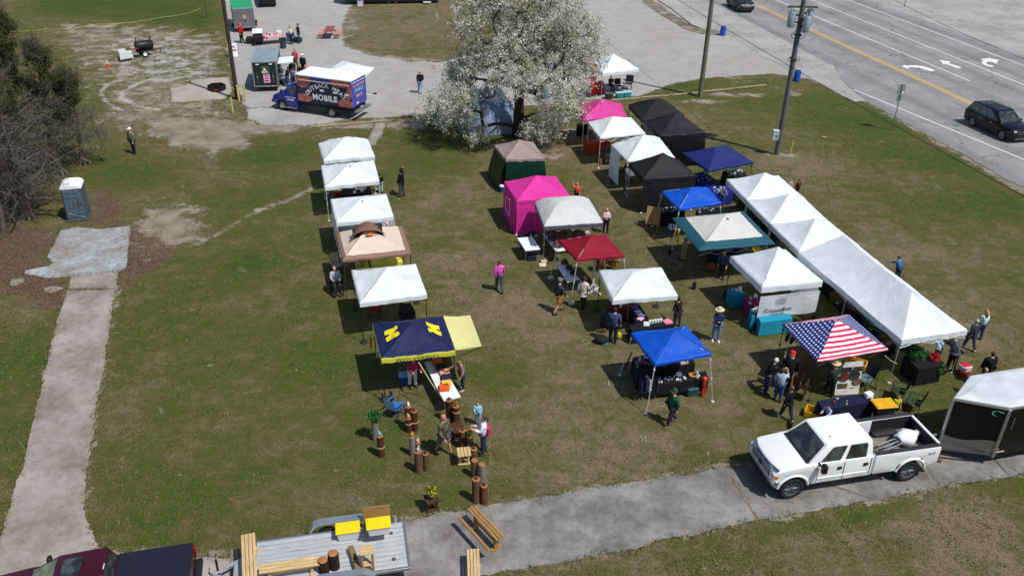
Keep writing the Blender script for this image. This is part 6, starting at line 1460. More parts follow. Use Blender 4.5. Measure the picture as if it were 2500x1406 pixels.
PP((1917, 1022), 940, 20, 'person in a long black puffer coat with a pink scarf nearest the wooden signs', '#141519', '#2a3450', '#5a4a42', 'walk', coat=.10, shoes='#c9c6c4', female=True)
PP((2022, 966), 892, 355, 'person in a straw hat and dark checked shirt reaching up to the flag-patterned tent', 'plaid', '#22262e', '#3a2d24', 'up', hat='#d9b98a', hatk='brim', plaid=plaidm('#15211c', '#2c3d33', 'dark_checked_flannel'), build_=1.12, H=1.72)
PP((2016, 1040), 985, 130, 'child in a pale blue top and dark vest bending over a yellow tub', '#9fb4cf', '#23283a', '#2a1d18', 'lean', H=1.15)
PP((2132, 1024), 979, 20, 'child in white and lilac crouching at the end of the black table', '#dcd6e8', '#a9c0dc', '#c9b9d0', 'bend', H=1.05)
PP((2180, 1018), 968, 180, 'child in a yellow-green vest and black shorts beside the folding chairs', '#b7bf32', '#15151a', '#2a1d18', 'stand', H=1.08, sleeves='short', legs='short')
PP((822, 714), 655, 200, 'person in a pale grey jacket sitting in a wheelchair beside the left tent row', '#a9abb4', '#2a2c34', '#6a2a2a', 'sit', H=1.7, z0=.12)
PP((1490, 222), 188, 200, 'person sitting in dark clothes under the far white tent', '#3a1820', '#1d1d24', '#2a1f1a', 'sit', H=1.65)
PP((1583, 500), 455, 250, 'person in dark striped clothes standing in the shade of the black tent', '#23262e', '#1b1c22', '#2a211c', 'stand')
bpy.data.scenes.remove(tmps)
# ------------------------------------------------------------ trees
def npmesh(name, V, F4, mats, parent, mi=None):
 me = bpy.data.meshes.new(name); V = np.asarray(V, np.float32); n = len(F4); k = F4.shape[1]
 me.vertices.add(len(V)); me.vertices.foreach_set('co', V.ravel()); me.loops.add(n*k); me.loops.foreach_set('vertex_index', F4.ravel().astype(np.int32))
 me.polygons.add(n); me.polygons.foreach_set('loop_start', np.arange(0, n*k, k, dtype=np.int32)); me.polygons.foreach_set('loop_total', np.full(n, k, np.int32))
 for m in mats: me.materials.append(m)
 if mi is not None: me.polygons.foreach_set('material_index', mi.astype(np.int32))
 me.update(calc_edges=True); o = bpy.data.objects.new(name, me); COL.objects.link(o); o.parent = parent; return o
rng = np.random.default_rng(11)
def grow(root, trunk, targets, step=.45, up=.25, wig=.12, pen=.35):
 P = [np.array(root, float)]; par = [-1]
 for t in trunk: P.append(np.array(t, float)); par.append(len(P)-2)
 nt = len(P)
 arr = sorted(targets, key=lambda t: np.linalg.norm(t-P[nt-1]))
 dist = [0.0]
 for i in range(1, nt): dist.append(dist[-1]+np.linalg.norm(P[i]-P[i-1]))
 for t in arr:
  A = np.array(P[1:]); D = np.array(dist[1:]); c = np.linalg.norm(A-t, axis=1)+pen*D*.5; j = int(np.argmin(c))+1
  a = P[j]; L = np.linalg.norm(t-a); n = max(1, int(L/step)); prev = j
  for k in range(1, n+1):
   f = k/n; q = a+(t-a)*f; q = q+np.array([0, 0, up*L*math.sin(math.pi*f)*.3])+rng.normal(0, wig*step, 3)*(1-f)
   P.append(q); par.append(prev); dist.append(dist[prev]+L/n); prev = len(P)-1
 n = len(P); w_ = np.zeros(n); 
 kids = [[] for _ in range(n)]
 for i in range(1, n): kids[par[i]].append(i)
 for i in range(n-1, -1, -1):
  w_[i] = 1 if not kids[i] else sum(w_[k] for k in kids[i])
 return P, par, kids, w_
def branch_mesh(name, P, par, w_, r1, m, parent, r_tip=.012, ex=.46, sides=6):
 V = []; F = []
 rad = lambda i: r_tip+(r1-r_tip)*(w_[i]/w_[0])**ex
 for i in range(1, len(P)):
  a, b = Vector(P[par[i]]), Vector(P[i]); d = b-a
  if d.length < 1e-5: continue
  u, v = basis(d); ra = min(rad(par[i]), rad(i)*1.25); rb = rad(i); k0 = len(V); s = sides if rb > .05 else 4
  for p, r_ in ((a-d.normalized()*r_*.0 if False else a, ra), (b, rb)):
   for k in range(s): t = 2*math.pi*k/s; V.append(tuple(p+(u*math.cos(t)+v*math.sin(t))*r_))
  for k in range(s): F.append((k0+k, k0+(k+1) % s, k0+s+(k+1) % s, k0+s+k))
 return npmesh(name, np.array(V), np.array(F), [m], parent)
def leafquads(C, size, spread, per, flat=0.0):
 """per small faces scattered about each centre"""
 n = len(C)*per; c = np.repeat(C, per, 0)+rng.normal(0, 1, (n, 3))*spread
 a = rng.normal(0, 1, (n, 3)); a /= np.linalg.norm(a, axis=1)[:, None]; b = rng.normal(0, 1, (n, 3)); b -= a*(a*b).sum(1)[:, None]; b /= np.linalg.norm(b, axis=1)[:, None]
 s = (size*rng.uniform(.6, 1.3, n))[:, None]; V = np.stack([c-a*s-b*s*.6, c+a*s-b*s*.6, c+a*s+b*s*.6, c-a*s+b*s*.6], 1).reshape(-1, 3)
 return V, np.arange(n*4).reshape(-1, 4)
bark = wood('#4a4038', '#1d1814', 1.0, .95, 2); greybark = wood('#746c64', '#423c36', 1.0, .95, 2)
def leafm(name, col, tr=.3, rough=.6):
 t = NT(name); f = t.noise(t.coord('Object'), 1.3, 3); c = srgb(col); cc = t.ramp(f, [(.3, tuple(x*.75 for x in c[:3])), (.7, tuple(min(1, x*1.1) for x in c[:3]))])
 tr_ = t.n('BsdfTranslucent'); t.l(cc, tr_.inputs[0]); mx = t.n('MixShader'); mx.inputs[0].default_value = tr; t.l(t.bsdf(cc, rough, 0, None, .3), mx.inputs[1]); t.l(tr_.outputs[0], mx.inputs[2]); return t.done(mx.outputs[0])
base = G(1262, 338)
bt_ = thing('blossom_tree', 'large tree covered in white blossom standing at the edge of the gravel lot', 'tree', base, 0)
lobes = [(-5.0, -1.0, 2.6, 1.9), (-3.3, .3, 5.2, 2.2), (-2.6, 0, 8.2, 2.3), (0, 0, 10.6, 2.7), (2.2, .5, 9.0, 2.6), (3.4, 0, 6.4, 2.3), (4.4, 0, 7.6, 1.6), (-.4, -3.2, 6.0, 2.2), (.6, 3.4, 6.2, 2.8), (3.9, -.8, 3.0, 1.6), (5.0, .4, 6.0, 1.3), (1.3, -3.0, 1.5, 1.0), (2.6, -2.6, 4.2, 1.8), (-3.9, -2.6, 3.2, 1.4), (-4.3, 1.2, 4.2, 1.3), (.2, 0, 6.8, 2.6), (2.7, -1.6, 1.7, .9), (-2.9, -2.8, 1.3, .8)]
tg = []
for cx, cy, cz, r_ in lobes:
 k = int(26*r_**2/3)+8
 for _ in range(k):
  v = rng.normal(0, 1, 3); v /= np.linalg.norm(v); q = np.array([cx, cy, cz])+v*r_*rng.uniform(.45, 1.0)
  if q[2] > .5: tg.append(q)
P_t, par_t, kid_t, w_t = grow((0, 0, -.1), [(.02, 0, .7), (.10, .0, 1.5), (.15, .05, 2.2), (.1, 0, 3.0)], tg, .42, .35, .20, .42)
bt_.scale = (.95, .95, .97); branch_mesh('trunk', P_t, par_t, w_t, .42, bark, bt_, .010, .62, 8)
Pn = np.array(P_t); tips = Pn[(w_t <= 4) & (Pn[:, 2] > .9)]
cc_ = []
for q in tips:
 for _ in range(9): cc_.append(q+rng.normal(0, 1, 3)*.36)
cc_ = np.array(cc_); cc_ = cc_[(cc_[:, 2] > .6)]
keep = np.array([mnoise.noise(Vector(tuple(q*.8)))+.5*mnoise.noise(Vector(tuple(q*2.2))) for q in cc_]) > -.24
cc_ = cc_[keep]
V, F4 = leafquads(cc_, .045, .12, 20); n = len(F4)
mi = np.repeat(rng.choice([0, 0, 0, 1, 1, 2, 3], len(cc_)), 20); mi = np.where(rng.uniform(0, 1, n) < .10, 2, mi)
npmesh('crown', V, F4, [leafm('white_petals', '#dedfd4', .25), leafm('cream_petals', '#cbc8b0', .25), leafm('young_leaves', '#8f9468', .3), leafm('painted_shade_petals', '#b6b9b2', .25)], bt_, mi)  # the greyest petals carry the crown's inner shade in their colour
olive = [leafm('dark_evergreen', '#333f22', .2, .8), leafm('olive_evergreen', '#4c5630', .2, .8), leafm('brown_evergreen', '#4c4634', .2, .8)]
def evergreen(foot, Ht, lab, spread, dead_to, fol, lean=(0, 0), tr=.22, ntw=900, nm='evergreen_tree', seed=1, nb=60, top=.12):
 b = G(*foot); o = thing(nm, lab, 'tree', b, 0, 'twiggy evergreens at the left edge')
 rs = np.random.default_rng(seed); trunk = []
 for k in range(1, 15): f = k/14; trunk.append((lean[0]*f+.10*math.sin(f*5+seed), lean[1]*f+.10*math.cos(f*4+seed), Ht*f))
 P = [np.array((0, 0, -.1))]+[np.array(t) for t in trunk]; par = [-1]+list(range(14)); wt = [1-.88*i/14 for i in range(15)]
 V = []; F = []; FC = []
 tips = []
 def seg(a, b_, ra, rb, s=4):
  a, b_ = Vector(a), Vector(b_); d = b_-a
  if d.length < 1e-4: return
  u, v = basis(d); k0 = len(V)
  for p, r_ in ((a, ra), (b_, rb)):
   for k in range(s): t = 2*math.pi*k/s; V.append(tuple(p+(u*math.cos(t)+v*math.sin(t))*r_))
  for k in range(s): F.append((k0+k, k0+(k+1) % s, k0+s+(k+1) % s, k0+s+k))
 for i in range(1, 15): seg(P[i-1], P[i], tr*wt[i-1], tr*wt[i], 8)
 if seed % 2:
  for k in range(7):
   a = 2*math.pi*k/7; seg((0, 0, .45), (math.cos(a)*.42, math.sin(a)*.42, -.05), tr*.7, .07, 5)
 for i in range(nb):
  f = rs.uniform(.10, .98); q = np.array([np.interp(f, np.linspace(0, 1, 15), [p[k] for p in P]) for k in range(3)])
  L = spread*(1-f*(1-top))*rs.uniform(.55, 1.1); az = rs.uniform(0, 2*math.pi); el = rs.uniform(-.35, .3)+(.5*f)
  d = np.array([math.cos(az)*math.cos(el), math.sin(az)*math.cos(el), math.sin(el)]); prev = q; n_ = 7; r0 = tr*.22*(1-f*.6)
  for k in range(1, n_+1):
   d = d+rs.normal(0, .16, 3)+np.array([0, 0, .05]); d /= np.linalg.norm(d); nx = prev+d*L/n_; seg(prev, nx, r0*(1-.8*(k-1)/n_)+.006, r0*(1-.8*k/n_)+.006, 4)
   if k > 1: tips.append((nx, d.copy(), q[2] < dead_to))
   prev = nx
 cl = []
 idx = rs.integers(0, len(tips), ntw)
 for j in idx:
  p, d, dead = tips[j]; dd = d*.4+rs.normal(0, .6, 3)+(np.array([0, 0, -.45]) if dead else np.array([0, 0, .35])); dd /= np.linalg.norm(dd); L = rs.uniform(.35, 1.1)*(1.15 if dead else .7); prev = p
  for k in range(4):
   dd = dd+rs.normal(0, .28, 3); dd /= np.linalg.norm(dd); nx = prev+dd*L/4; seg(prev, nx, .014-.0028*k, .012-.0028*k, 3)
   if (not dead and rs.uniform() < fol) or (dead and rs.uniform() < fol*.10): cl.append(nx)
   prev = nx
 npmesh('trunk', np.array(V), np.array(F), [greybark], o)
 cl = np.array(cl); keep = np.array([mnoise.noise(Vector(tuple((q+seed)*.55))) > .02 for q in cl]); cl = cl[keep]
 V2, F2 = leafquads(cl, .036, .10, 13); npmesh('crown', V2, F2, olive, o, np.repeat(rs.choice([0, 0, 1, 1, 2], len(cl)), 13))
 return o
evergreen((68, 532), 10.0, 'thickest half-dead evergreen, its flared trunk beside the portable toilet', 4.4, 5.6, .40, (.4, -.2), .30, 3000, seed=1, nb=110, top=.15)
evergreen((5, 450), 14.5, 'tall thin evergreen rising to the top left corner', 2.3, 4.5, .6, (.3, 0), .22, 1700, seed=2, nb=80, top=.3)
evergreen((70, 405), 13.6, 'tall evergreen with a bare upper stem behind the thickest one', 2.1, 4.0, .65, (.2, .2), .18, 1600, seed=4, nb=75, top=.35)
evergreen((150, 425), 8.2, 'olive green evergreen right of the tall bare-stemmed one', 3.0, 3.0, .55, (.2, 0), .18, 2000, seed=3, nb=80, top=.2)
evergreen((205, 400), 6.0, 'shorter evergreen at the right edge of the clump with wispy twigs', 2.6, 2.6, .45, (.2, 0), .13, 1300, seed=5, nb=60, top=.2)
evergreen((10, 560), 7.0, 'bare grey evergreen at the left edge in front of the clump', 3.6, 6.5, .15, (-.3, 0), .2, 2200, seed=6, nb=85, top=.3)
# ------------------------------------------------------------ tables, goods and everything else that stands about
V3 = Vector
def put(mb, name, m, label, cat, p, rz=0.0, group=None, smooth=False):
 o = mb.build(name, m, None, smooth=smooth); o.location = p; o.rotation_euler = (0, 0, rz); return tag(o, label, cat, group)
pl_w = mat('#dfe3e6', .5, 0, .04); 
def tableq(px, label, cloth=None, z=.74, group=None, drop=None):
 """table whose top shows at four photo corners BL BR FR FL; cloth hangs to the grass"""
 c4 = [G(a, b, z) for a, b in px]; c = sum(c4, V3())/4; rz = math.atan2((c4[1]-c4[0]).y, (c4[1]-c4[0]).x)
 o = thing('table', label, 'table', (c.x, c.y, 0), rz, group); inv = (Matrix.Translation((c.x, c.y, 0)) @ Matrix.Rotation(rz, 4, 'Z')).inverted(); q = [inv @ p for p in c4]
 mb = MB(); mb.prism([(p.x, p.y) for p in q], z-.045, z, 'Z'); mb.build('tabletop', pl_w if not cloth else cloth, o)
 for p in q:
  l = V3((p.x*.86, p.y*.86, 0)); mb = MB(); mb.tube([(l.x, l.y, 0), (l.x, l.y, z-.04)], .014, 5); mb.build('leg', grey_leg, o)
 if cloth:
  mb = MB(); n = 12; rows = []
  zb = .03 if drop is None else z-drop
  for r in range(4):
   f = r/3; row = []
   for k in range(4):
    a, b = q[k], q[(k+1) % 4]
    for i in range(n):
     p = a.lerp(b, i/n); d = V3((p.x, p.y, 0)).normalized(); w_ = (.012+.03*math.sin(i*1.9+k*2+c.x))*f+.006+.04*f*(i == 0)
     row.append(mb.P((p.x+d.x*w_, p.y+d.y*w_, lerp(z+.004, zb, f))))
   rows.append(row)
  for r in range(3):
   for i in range(len(rows[0])): j = (i+1) % len(rows[0]); mb.F([rows[r][i], rows[r][j], rows[r+1][j], rows[r+1][i]])
  mb.F(rows[0]); mb.build('tablecloth', cloth, o, smooth=50)
 o['_c'] = 0; del o['_c']; return dict(o=o, q=c4, z=z, rz=rz)
def on(T, u, v): a = T['q'][0].lerp(T['q'][1], u); b = T['q'][3].lerp(T['q'][2], u); return a.lerp(b, v)
def pile(mb, w_, d_, h_, n=3):
 for k in range(n): mb.box((random.uniform(-.02, .02), random.uniform(-.02, .02), h_*(k+.5)/n), (w_*random.uniform(.9, 1), d_*random.uniform(.9, 1), h_/n*.95), rz=random.uniform(-.15, .15), bev=min(.02, h_/n*.4))
 return mb
def shirt(p, rz, col, label, w_=.34, h_=.10, group=None): return put(pile(MB(), w_, w_*.85, h_, 3), 'folded_clothes', mat(col, .9, 0, .15, 9, .4, 20), label, 'clothes', p, rz, group, 30)
def flowers(name, p, r, h, n, cols, label, cat='flowers', group=None, parent=None, m0='#2c4a22', per=9):
 rs = rng; C = rs.normal(0, 1, (n, 3)); C /= np.linalg.norm(C, axis=1)[:, None]; C *= rs.uniform(.3, 1, (n, 1)); C = C*np.array([r, r, h])
 V, F4 = leafquads(C, .022, .035, per); ms = [leafm('petals_'+c.strip('#'), c, .2) for c in [m0]+cols]
 k = rs.choice(len(ms), n, p=[.5]+[.5/len(cols)]*len(cols)); o = npmesh(name, V, F4, ms, parent, np.repeat(k, per)); o.location = p
 if parent is None: tag(o, label, cat, group)
 return o
black_cl = fabric('#15151a', 0, .5, .85); blue_cl = fabric('#16247e', .03, .5, .8); teal_cl = fabric('#1f7fa0', .03, .5, .8); mag_cl = fabric('#8e1a58', .03, .5, .8); red_cl = fabric('#b02222', .03, .5, .8); yel_cl = fabric('#d5cf45', .05, .5, .8); orr_cl = fabric('#a8381c', .03, .5, .8); navy_cl = fabric('#161a38', 0, .5, .8)
def scatter(T, n, cols, label, cat='goods', name='trinket', group=None, s=.10, u=(.08, .92), v=(.12, .88)):
 for i in range(n):
  p = on(T, random.uniform(*u), random.uniform(*v)); w_ = s*random.uniform(.6, 1.3); mb = MB(); k = random.random()
  if k < .5: mb.box((0, 0, w_*.3), (w_, w_*.7, w_*.6), bev=w_*.12)
  elif k < .8: mb.lathe([(0, 0), (w_*.4, 0), (w_*.45, w_*.4), (w_*.3, w_*.9), (0, w_*.95)], 9)
  else: mb.box((0, 0, w_*.55), (w_*.8, .012, w_*1.1), rx=-.3)
  col = random.choice(cols); put(mb, name, mat(col, .6), label, cat, p+V3((0, 0, .005)), random.uniform(0, 3), group)
grey_c = ['#c9ccd2', '#7f8793', '#e6e6e6', '#3c4250']
T = tableq([(834, 462), (905, 454), (908, 470), (836, 478)], 'black-clothed table under the second left white tent', black_cl); scatter(T, 22, ['#d8dadf', '#b7bcc4', '#e9e9e9'], 'small white boxed item on the black table under the second left white tent', group='white goods under the second left tent', u=(.35, .8), s=.13)
mb = MB(); mb.box((0, 0, .2), (.5, .32, .4), bev=.03); put(mb, 'cooler', mat('#8e1526', .5), 'dark red box on the grass under the second left white tent', 'cooler', G(828, 482), .3)
T = tableq([(828, 547), (962, 536), (966, 550), (832, 562)], 'long grey-clothed table under the third left white tent', fabric('#8b8c8a', .03, .5, .8)); scatter(T, 14, ['#c7a6b4', '#e6dfe2', '#6a2f44'], 'small pinkish item on the long table under the third left white tent', group='pinkish goods', u=(.6, .98), s=.12)
T = tableq([(868, 641), (897, 637), (901, 654), (872, 657)], 'small yellow-clothed table of beads under the gazebo with the brown cap', yel_cl); scatter(T, 22, ['#7a2430', '#c0a030', '#3a3f70', '#c9c9c9'], 'small bead item on the small yellow-clothed table', group='beads on the small yellow table', s=.08)
tableq([(905, 633), (978, 626), (983, 640), (908, 648)], 'longer yellow-clothed table under the gazebo with the brown cap', yel_cl)
tableq([(975, 742), (1002, 739), (1014, 760), (984, 764)], 'black-clothed table in the shade of the white tent with black legs', black_cl)
def campchair(px, rz, col, label, frame='#2a2c30', arms=True, sc=1.0, name='camp_chair', col2=None):
 p = G(*px); o = thing(name, label, 'chair', p, rz); m = fabric(col, .05, .6, .8); f = mat(frame, .5, .3)
 mb = MB()
 for s_ in (-1, 1):
  mb.tube([(s_*.28, .26, 0), (s_*.24, -.24, .44)], .013, 5); mb.tube([(s_*.28, -.26, 0), (s_*.25, .24, .44)], .013, 5); mb.tube([(s_*.25, -.24, .42), (s_*.28, -.36, .92)], .013, 5)
  mb.tube([(s_*.28, .26, 0), (s_*.28, .26, .62)], .013, 5)
 for y_ in (-.25, .25): mb.tube([(-.27, y_, .02), (.26, y_, .42)], .01, 4); mb.tube([(.27, y_, .02), (-.26, y_, .42)], .01, 4)
 mb.build('frame', f, o)
 I = Matrix.Identity(4); pq = lambda fn, nm, mm: patch(nm, fn, mm, o, I, 6, 5)
 pq(lambda u, v: V3(((u-.5)*.52, lerp(-.25, .26, v), .42-.06*math.sin(math.pi*u)*math.sin(math.pi*v))), 'seat', m)
 pq(lambda u, v: V3(((u-.5)*.56, lerp(-.25, -.36, v)-.04*math.sin(math.pi*u), lerp(.44, .94, v))), 'backrest', fabric(col2, .05, .6, .8) if col2 else m)
 if arms:
  for s_ in (-1, 1): mb = MB(); mb.box((s_*.29, -.02, .63), (.07, .58, .02), bev=.006); mb.build('armrest', m, o)
 o.scale = (sc,)*3; return o
campchair((965, 1012), R(-35), '#2a6fb8', 'bright blue and pale blue camp chair beside the log planters', '#2a3c58', col2='#9cc6e4')
campchair((918, 772), R(170), '#7a1b26', 'dark red camp chair under the white tent with black legs')
campchair((822, 664), R(200), '#b4a48e', 'beige camp chair behind the wheelchair at the left tent row')
campchair((1287, 596), R(30), '#161d3a', 'navy camp chair behind the white folding table by the pink tent')
campchair((2188, 972), R(60), '#26382c', 'dark green camp chair under the edge of the flag-patterned tent, nearer the white leg', '#23302a')
campchair((2226, 1000), R(55), '#2b4032', 'dark green camp chair nearest the black trailer', '#23302a')
campchair((1510, 222), R(200), '#30181c', 'dark camp chair beside the sitting person under the far white tent')
campchair((1533, 218), R(160), '#24262c', 'black camp chair at the right under the far white tent', sc=1.15)
campchair((1512, 435), R(90), '#191a1e', 'black chair in the shade of the white tent with a side wall')
o = thing('wheelchair', 'dark wheelchair with the seated person beside the left tent row', 'wheelchair', G(824, 714), R(200))
for s_ in (-1, 1):
 mb = MB(); mb.tube([(s_*.30, -.08+.29*math.cos(a), .30+.29*math.sin(a)) for a in [k*math.pi/8 for k in range(17)]], .018, 5); mb.build('wheel', tyre_m, o)
 mb = MB(); mb.tube([(s_*.25, .38+.09*math.cos(a), .10+.09*math.sin(a)) for a in [k*math.pi/5 for k in range(11)]], .018, 5); mb.build('castor', tyre_m, o)
mb = MB()
for s_ in (-1, 1): mb.tube([(s_*.25, -.25, .95), (s_*.25, -.25, .3), (s_*.25, .38, .2)], .014, 5); mb.tube([(s_*.25, -.25, .72), (s_*.25, .25, .72), (s_*.25, .30, .45), (s_*.2, .5, .12)], .014, 5)
mb.build('frame', blackp, o); mb = MB(); mb.box((0, .02, .50), (.48, .48, .06), bev=.02); mb.build('seat', blackp, o); mb = MB(); mb.box((0, -.25, .78), (.48, .04, .42), bev=.01); mb.build('backrest', blackp, o)
o = thing('hand_cart', 'black folding hand cart lying beside the blue camp chair', 'cart', G(946, 976), R(20))
for s_ in (-1, 1): mb = MB(); mb.tube([(s_*.18, .16*math.cos(a), .17+.16*math.sin(a)) for a in [k*math.pi/8 for k in range(17)]], .03, 6); mb.build('wheel', tyre_m, o)
mb = MB(); mb.tube([(-.16, 0, .17), (.16, 0, .17)], .015, 5); mb.tube([(-.1, 0, .17), (-.1, -.6, .08), (.1, -.6, .08), (.1, 0, .17)], .014, 5); mb.tube([(-.1, 0, .17), (-.14, .1, .95), (.14, .1, .95), (.1, 0, .17)], .014, 5); mb.build('frame', blackp, o)
T = tableq([(1036, 884), (1072, 879), (1102, 928), (1060, 934)], 'white folding table half under the navy tent, stacked with sweatshirts'); 
T2 = tableq([(1060, 935), (1102, 929), (1125, 968), (1084, 978)], 'white folding table standing in the sun in front of the navy tent')
for p, c, l in ((on(T, .75, .12), '#e0682a', 'orange sweatshirt pile at the shaded end of the sweatshirt table'), (on(T, .8, .40), '#17161a', 'black sweatshirt pile behind the purple one on the sweatshirt table'), (on(T, .85, .66), '#d89a84', 'pink and white sweatshirt pile in the middle of the sweatshirt table'), (on(T, .75, .92), '#221c48', 'dark purple sweatshirt pile on the sweatshirt table'),
    (on(T2, .6, .18), '#e9b84c', 'golden yellow sweatshirt on the sunny end of the table'), (on(T2, .35, .42), '#d9541c', 'crumpled orange and black sweatshirt nearest the end of the sunny table')): shirt(p, .2, c, l, .42, .14)
def cooler(px, sz, body, lid, label, rz=.2, name='cooler'):
 o = thing(name, label, 'cooler', G(*px), rz); w_, d_, h_ = sz
 mb = MB(); mb.box((0, 0, h_*.42), (w_, d_, h_*.84), bev=.03); mb.build('body', mat(body, .5), o)
 mb = MB(); mb.box((0, 0, h_*.92), (w_+.03, d_+.03, h_*.16), bev=.03); mb.build('lid', mat(lid, .5), o)
 mb = MB(); mb.tube([(-w_/2-.02, -.0, h_*.6), (-w_/2-.03, 0, h_*1.05), (w_/2+.03, 0, h_*1.05), (w_/2+.02, 0, h_*.6)], .012, 5); mb.build('handle', mat(lid, .5), o); return o
cooler((990, 932), (.5, .34, .42), '#234f94', '#8fb6d6', 'blue cooler with a pale lid in the shade of the navy tent')
cooler((1204, 424), (.45, .32, .42), '#274c9c', '#c9d3e2', 'blue cooler beside the far corner of the green-walled tent')
cooler((710, 100), (.75, .5, .75), '#39525c', '#2f444c', 'grey-green cooler behind the barbecue bin')
cooler((727, 102), (.9, .45, .5), '#26386a', '#9db0c4', 'blue cooler between the two people at the barbecue')
for px, r_, c1, c2, l in (((1225, 468), .16, '#1c3f9a', '#e8eaee', 'blue round drink tub with a white lid between green-walled and pink tents'),):
 o = thing('drink_cooler', l, 'cooler', G(*px)); mb = MB(); mb.lathe([(0, 0), (r_, 0), (r_*1.1, .36), (0, .36)], 16); mb.build('body', mat(c1, .5), o, smooth=40); mb = MB(); mb.lathe([(0, .36), (r_*1.18, .36), (r_*1.18, .42), (r_*.6, .46), (0, .46)], 16); mb.build('lid', mat(c2, .5), o, smooth=40)
o = thing('cooler', 'red and white square cooler by the front right leg of the ridged canopy', 'cooler', G(2350, 914), .3); mb = MB(); mb.box((0, 0, .13), (.38, .36, .26), bev=.03); mb.build('body', mat('#b01c24', .5), o); mb = MB(); mb.box((0, 0, .38), (.42, .4, .26), bev=.03); mb.build('upper_body', mat('#e8cfd2', .5), o); mb = MB(); mb.box((0, 0, .525), (.34, .32, .05), bev=.02); mb.build('lid', mat('#c8202a', .5), o)
barks = {k: wood(a, b, 1.5, .9, 2) for k, (a, b) in dict(d=('#5a3521', '#26140d'), m=('#6f5440', '#35251b'), g=('#8d8880', '#57524b'), r=('#7a4a32', '#3a2116')).items()}
cut = wood('#a8744e', '#7c4f33', 2, .8, 0)
rope = mat('#a08358', .9, 0, .2, 20)
def log(foot, top_py, r, kind, label, rop=False, orn=None, grp='upright log posts on the grass'):
 p = G(*foot); h = max(.3, min(1.3, height_at(p.x, p.y, top_py)*.93)); o = thing('log_post', label, 'log', p, random.uniform(0, 6), grp)
 mb = MB(); n = 14; rings = []
 for i in range(7):
  z_ = h*i/6; rings.append([mb.P((r*(1+.09*mnoise.noise(V3((math.cos(a)*1.5+p.x, math.sin(a)*1.5, z_*2))))*math.cos(a), r*(1+.09*mnoise.noise(V3((math.cos(a)*1.5, math.sin(a)*1.5+p.y, z_*2))))*math.sin(a), z_)) for a in [2*math.pi*k/n for k in range(n)]])
 for i in range(6):
  for k in range(n): mb.F([rings[i][k], rings[i][(k+1) % n], rings[i+1][(k+1) % n], rings[i+1][k]])
 mb.F(rings[0]); mb.build('trunk', barks[kind], o, smooth=60)
 mb = MB(); mb.lathe([(0, h-.01), (r*.97, h-.01), (r*.93, h+.006), (0, h+.010)], 14, cap=False); mb.build('cut_end', cut, o)
 if rop: mb = MB(); [mb.tube([(r*1.07*math.cos(a), r*1.07*math.sin(a), h*rop+dz) for a in [k*math.pi/7 for k in range(15)]], .016, 5) for dz in (0, .035)]; mb.build('rope', rope, o)
 if orn == 'cone': mb = MB(); mb.lathe([(0, 0), (.05, .01), (.06, .05), (.03, .10), (.035, .13), (0, .17)], 9, (0, 0, h)); mb.build('ornament', mat('#4b3630', .6), o, smooth=40)
 elif orn: mb = MB(); mb.ball((0, 0, h+.09), (.07, .06, .10), 9, 6, .12); mb.ball((.03, 0, h+.20), (.04, .035, .05), 8, 5, .1); mb.build('ornament', mat(orn, .35, .1, .3, 9), o, smooth=60)
 return o, h
for a in [((918, 1073), 1024, .13, 'g', 'tall grey log post that carries the green plant', 0, None), ((931, 1112), 1060, .13, 'd', 'dark brown roped log post with a turquoise figure on top', .45, '#63b9c2'),
   ((1000, 1045), 988, .13, 'd', 'dark log post of the roped cluster by the blue chair, with a white feather', 0, '#e9e4de'), ((1013, 1048), 1000, .13, 'd', 'right dark log post of the roped cluster by the blue chair', .42, 'cone'), ((999, 1052), 1018, .12, 'd', 'shortest dark log post of the roped cluster by the blue chair', .6, '#c9a878'),
   ((1008, 1110), 1062, .11, 'g', 'grey log post topped by a golden yellow bird shape', 0, '#d0a326'), ((1021, 1105), 1078, .11, 'r', 'short reddish log post with a shell ornament behind two taller ones', 0, '#d9b9a4'),
   ((1023, 1150), 1098, .15, 'm', 'thicker log post of the close pair in the grass, with a silver ornament', 0, '#c9ccd0'), ((1041, 1145), 1104, .12, 'm', 'thinner log post of the close pair in the grass', 0, 'cone'),
   ((1098, 1028), 972, .14, 'd', 'dark log post touching the end of the sunny sweatshirt table', 0, 'cone'), ((1114, 1036), 988, .14, 'd', 'dark roped log post with a reddish ornament beside the sweatshirt table', .72, '#b5654a'),
   ((1130, 1092), 1047, .14, 'r', 'brown log post in front of the dark slatted stool', 0, 'cone'), ((1143, 1090), 1050, .11, 'm', 'log post squeezed between its brown neighbour and the yellow-topped one', 0, None), ((1147, 1098), 1072, .13, 'm', 'short log post with a yellow pot and sprig on top', 0, None),
   ((1157, 1122), 1093, .14, 'm', 'brown log post right of the pale slatted stool', 0, 'cone'), ((1159, 1162), 1120, .13, 'm', 'log post at the top of the column of four by the drive', 0, None), ((1177, 1170), 1130, .13, 'g', 'greyish log post second in the column by the drive', 0, None),
   ((1163, 1222), 1165, .15, 'm', 'tallest log post at the near end by the drive', 0, 'cone'), ((1182, 1226), 1182, .13, 'r', 'reddish log post at the very near end by the drive', 0, 'cone')]: log(*a[:5], rop=a[5], orn=a[6])
p = G(918, 1073); flowers('potted_plant', p+V3((0, 0, 1.15)), .26, .18, 260, ['#3f7a35', '#5c9448'], 'bushy green plant on top of the tall grey log post', 'plant')
p = G(1147, 1098); mb = MB(); mb.lathe([(0, 0), (.10, 0), (.12, .08), (0, .08)], 12); o = put(mb, 'flower_pot', mat('#c9a52a', .6), 'yellow pot on the short log post', 'pot', p+V3((0, 0, .58))); flowers('sprig', (0, 0, .2), .07, .12, 40, ['#4b8a3a'], '', parent=o)
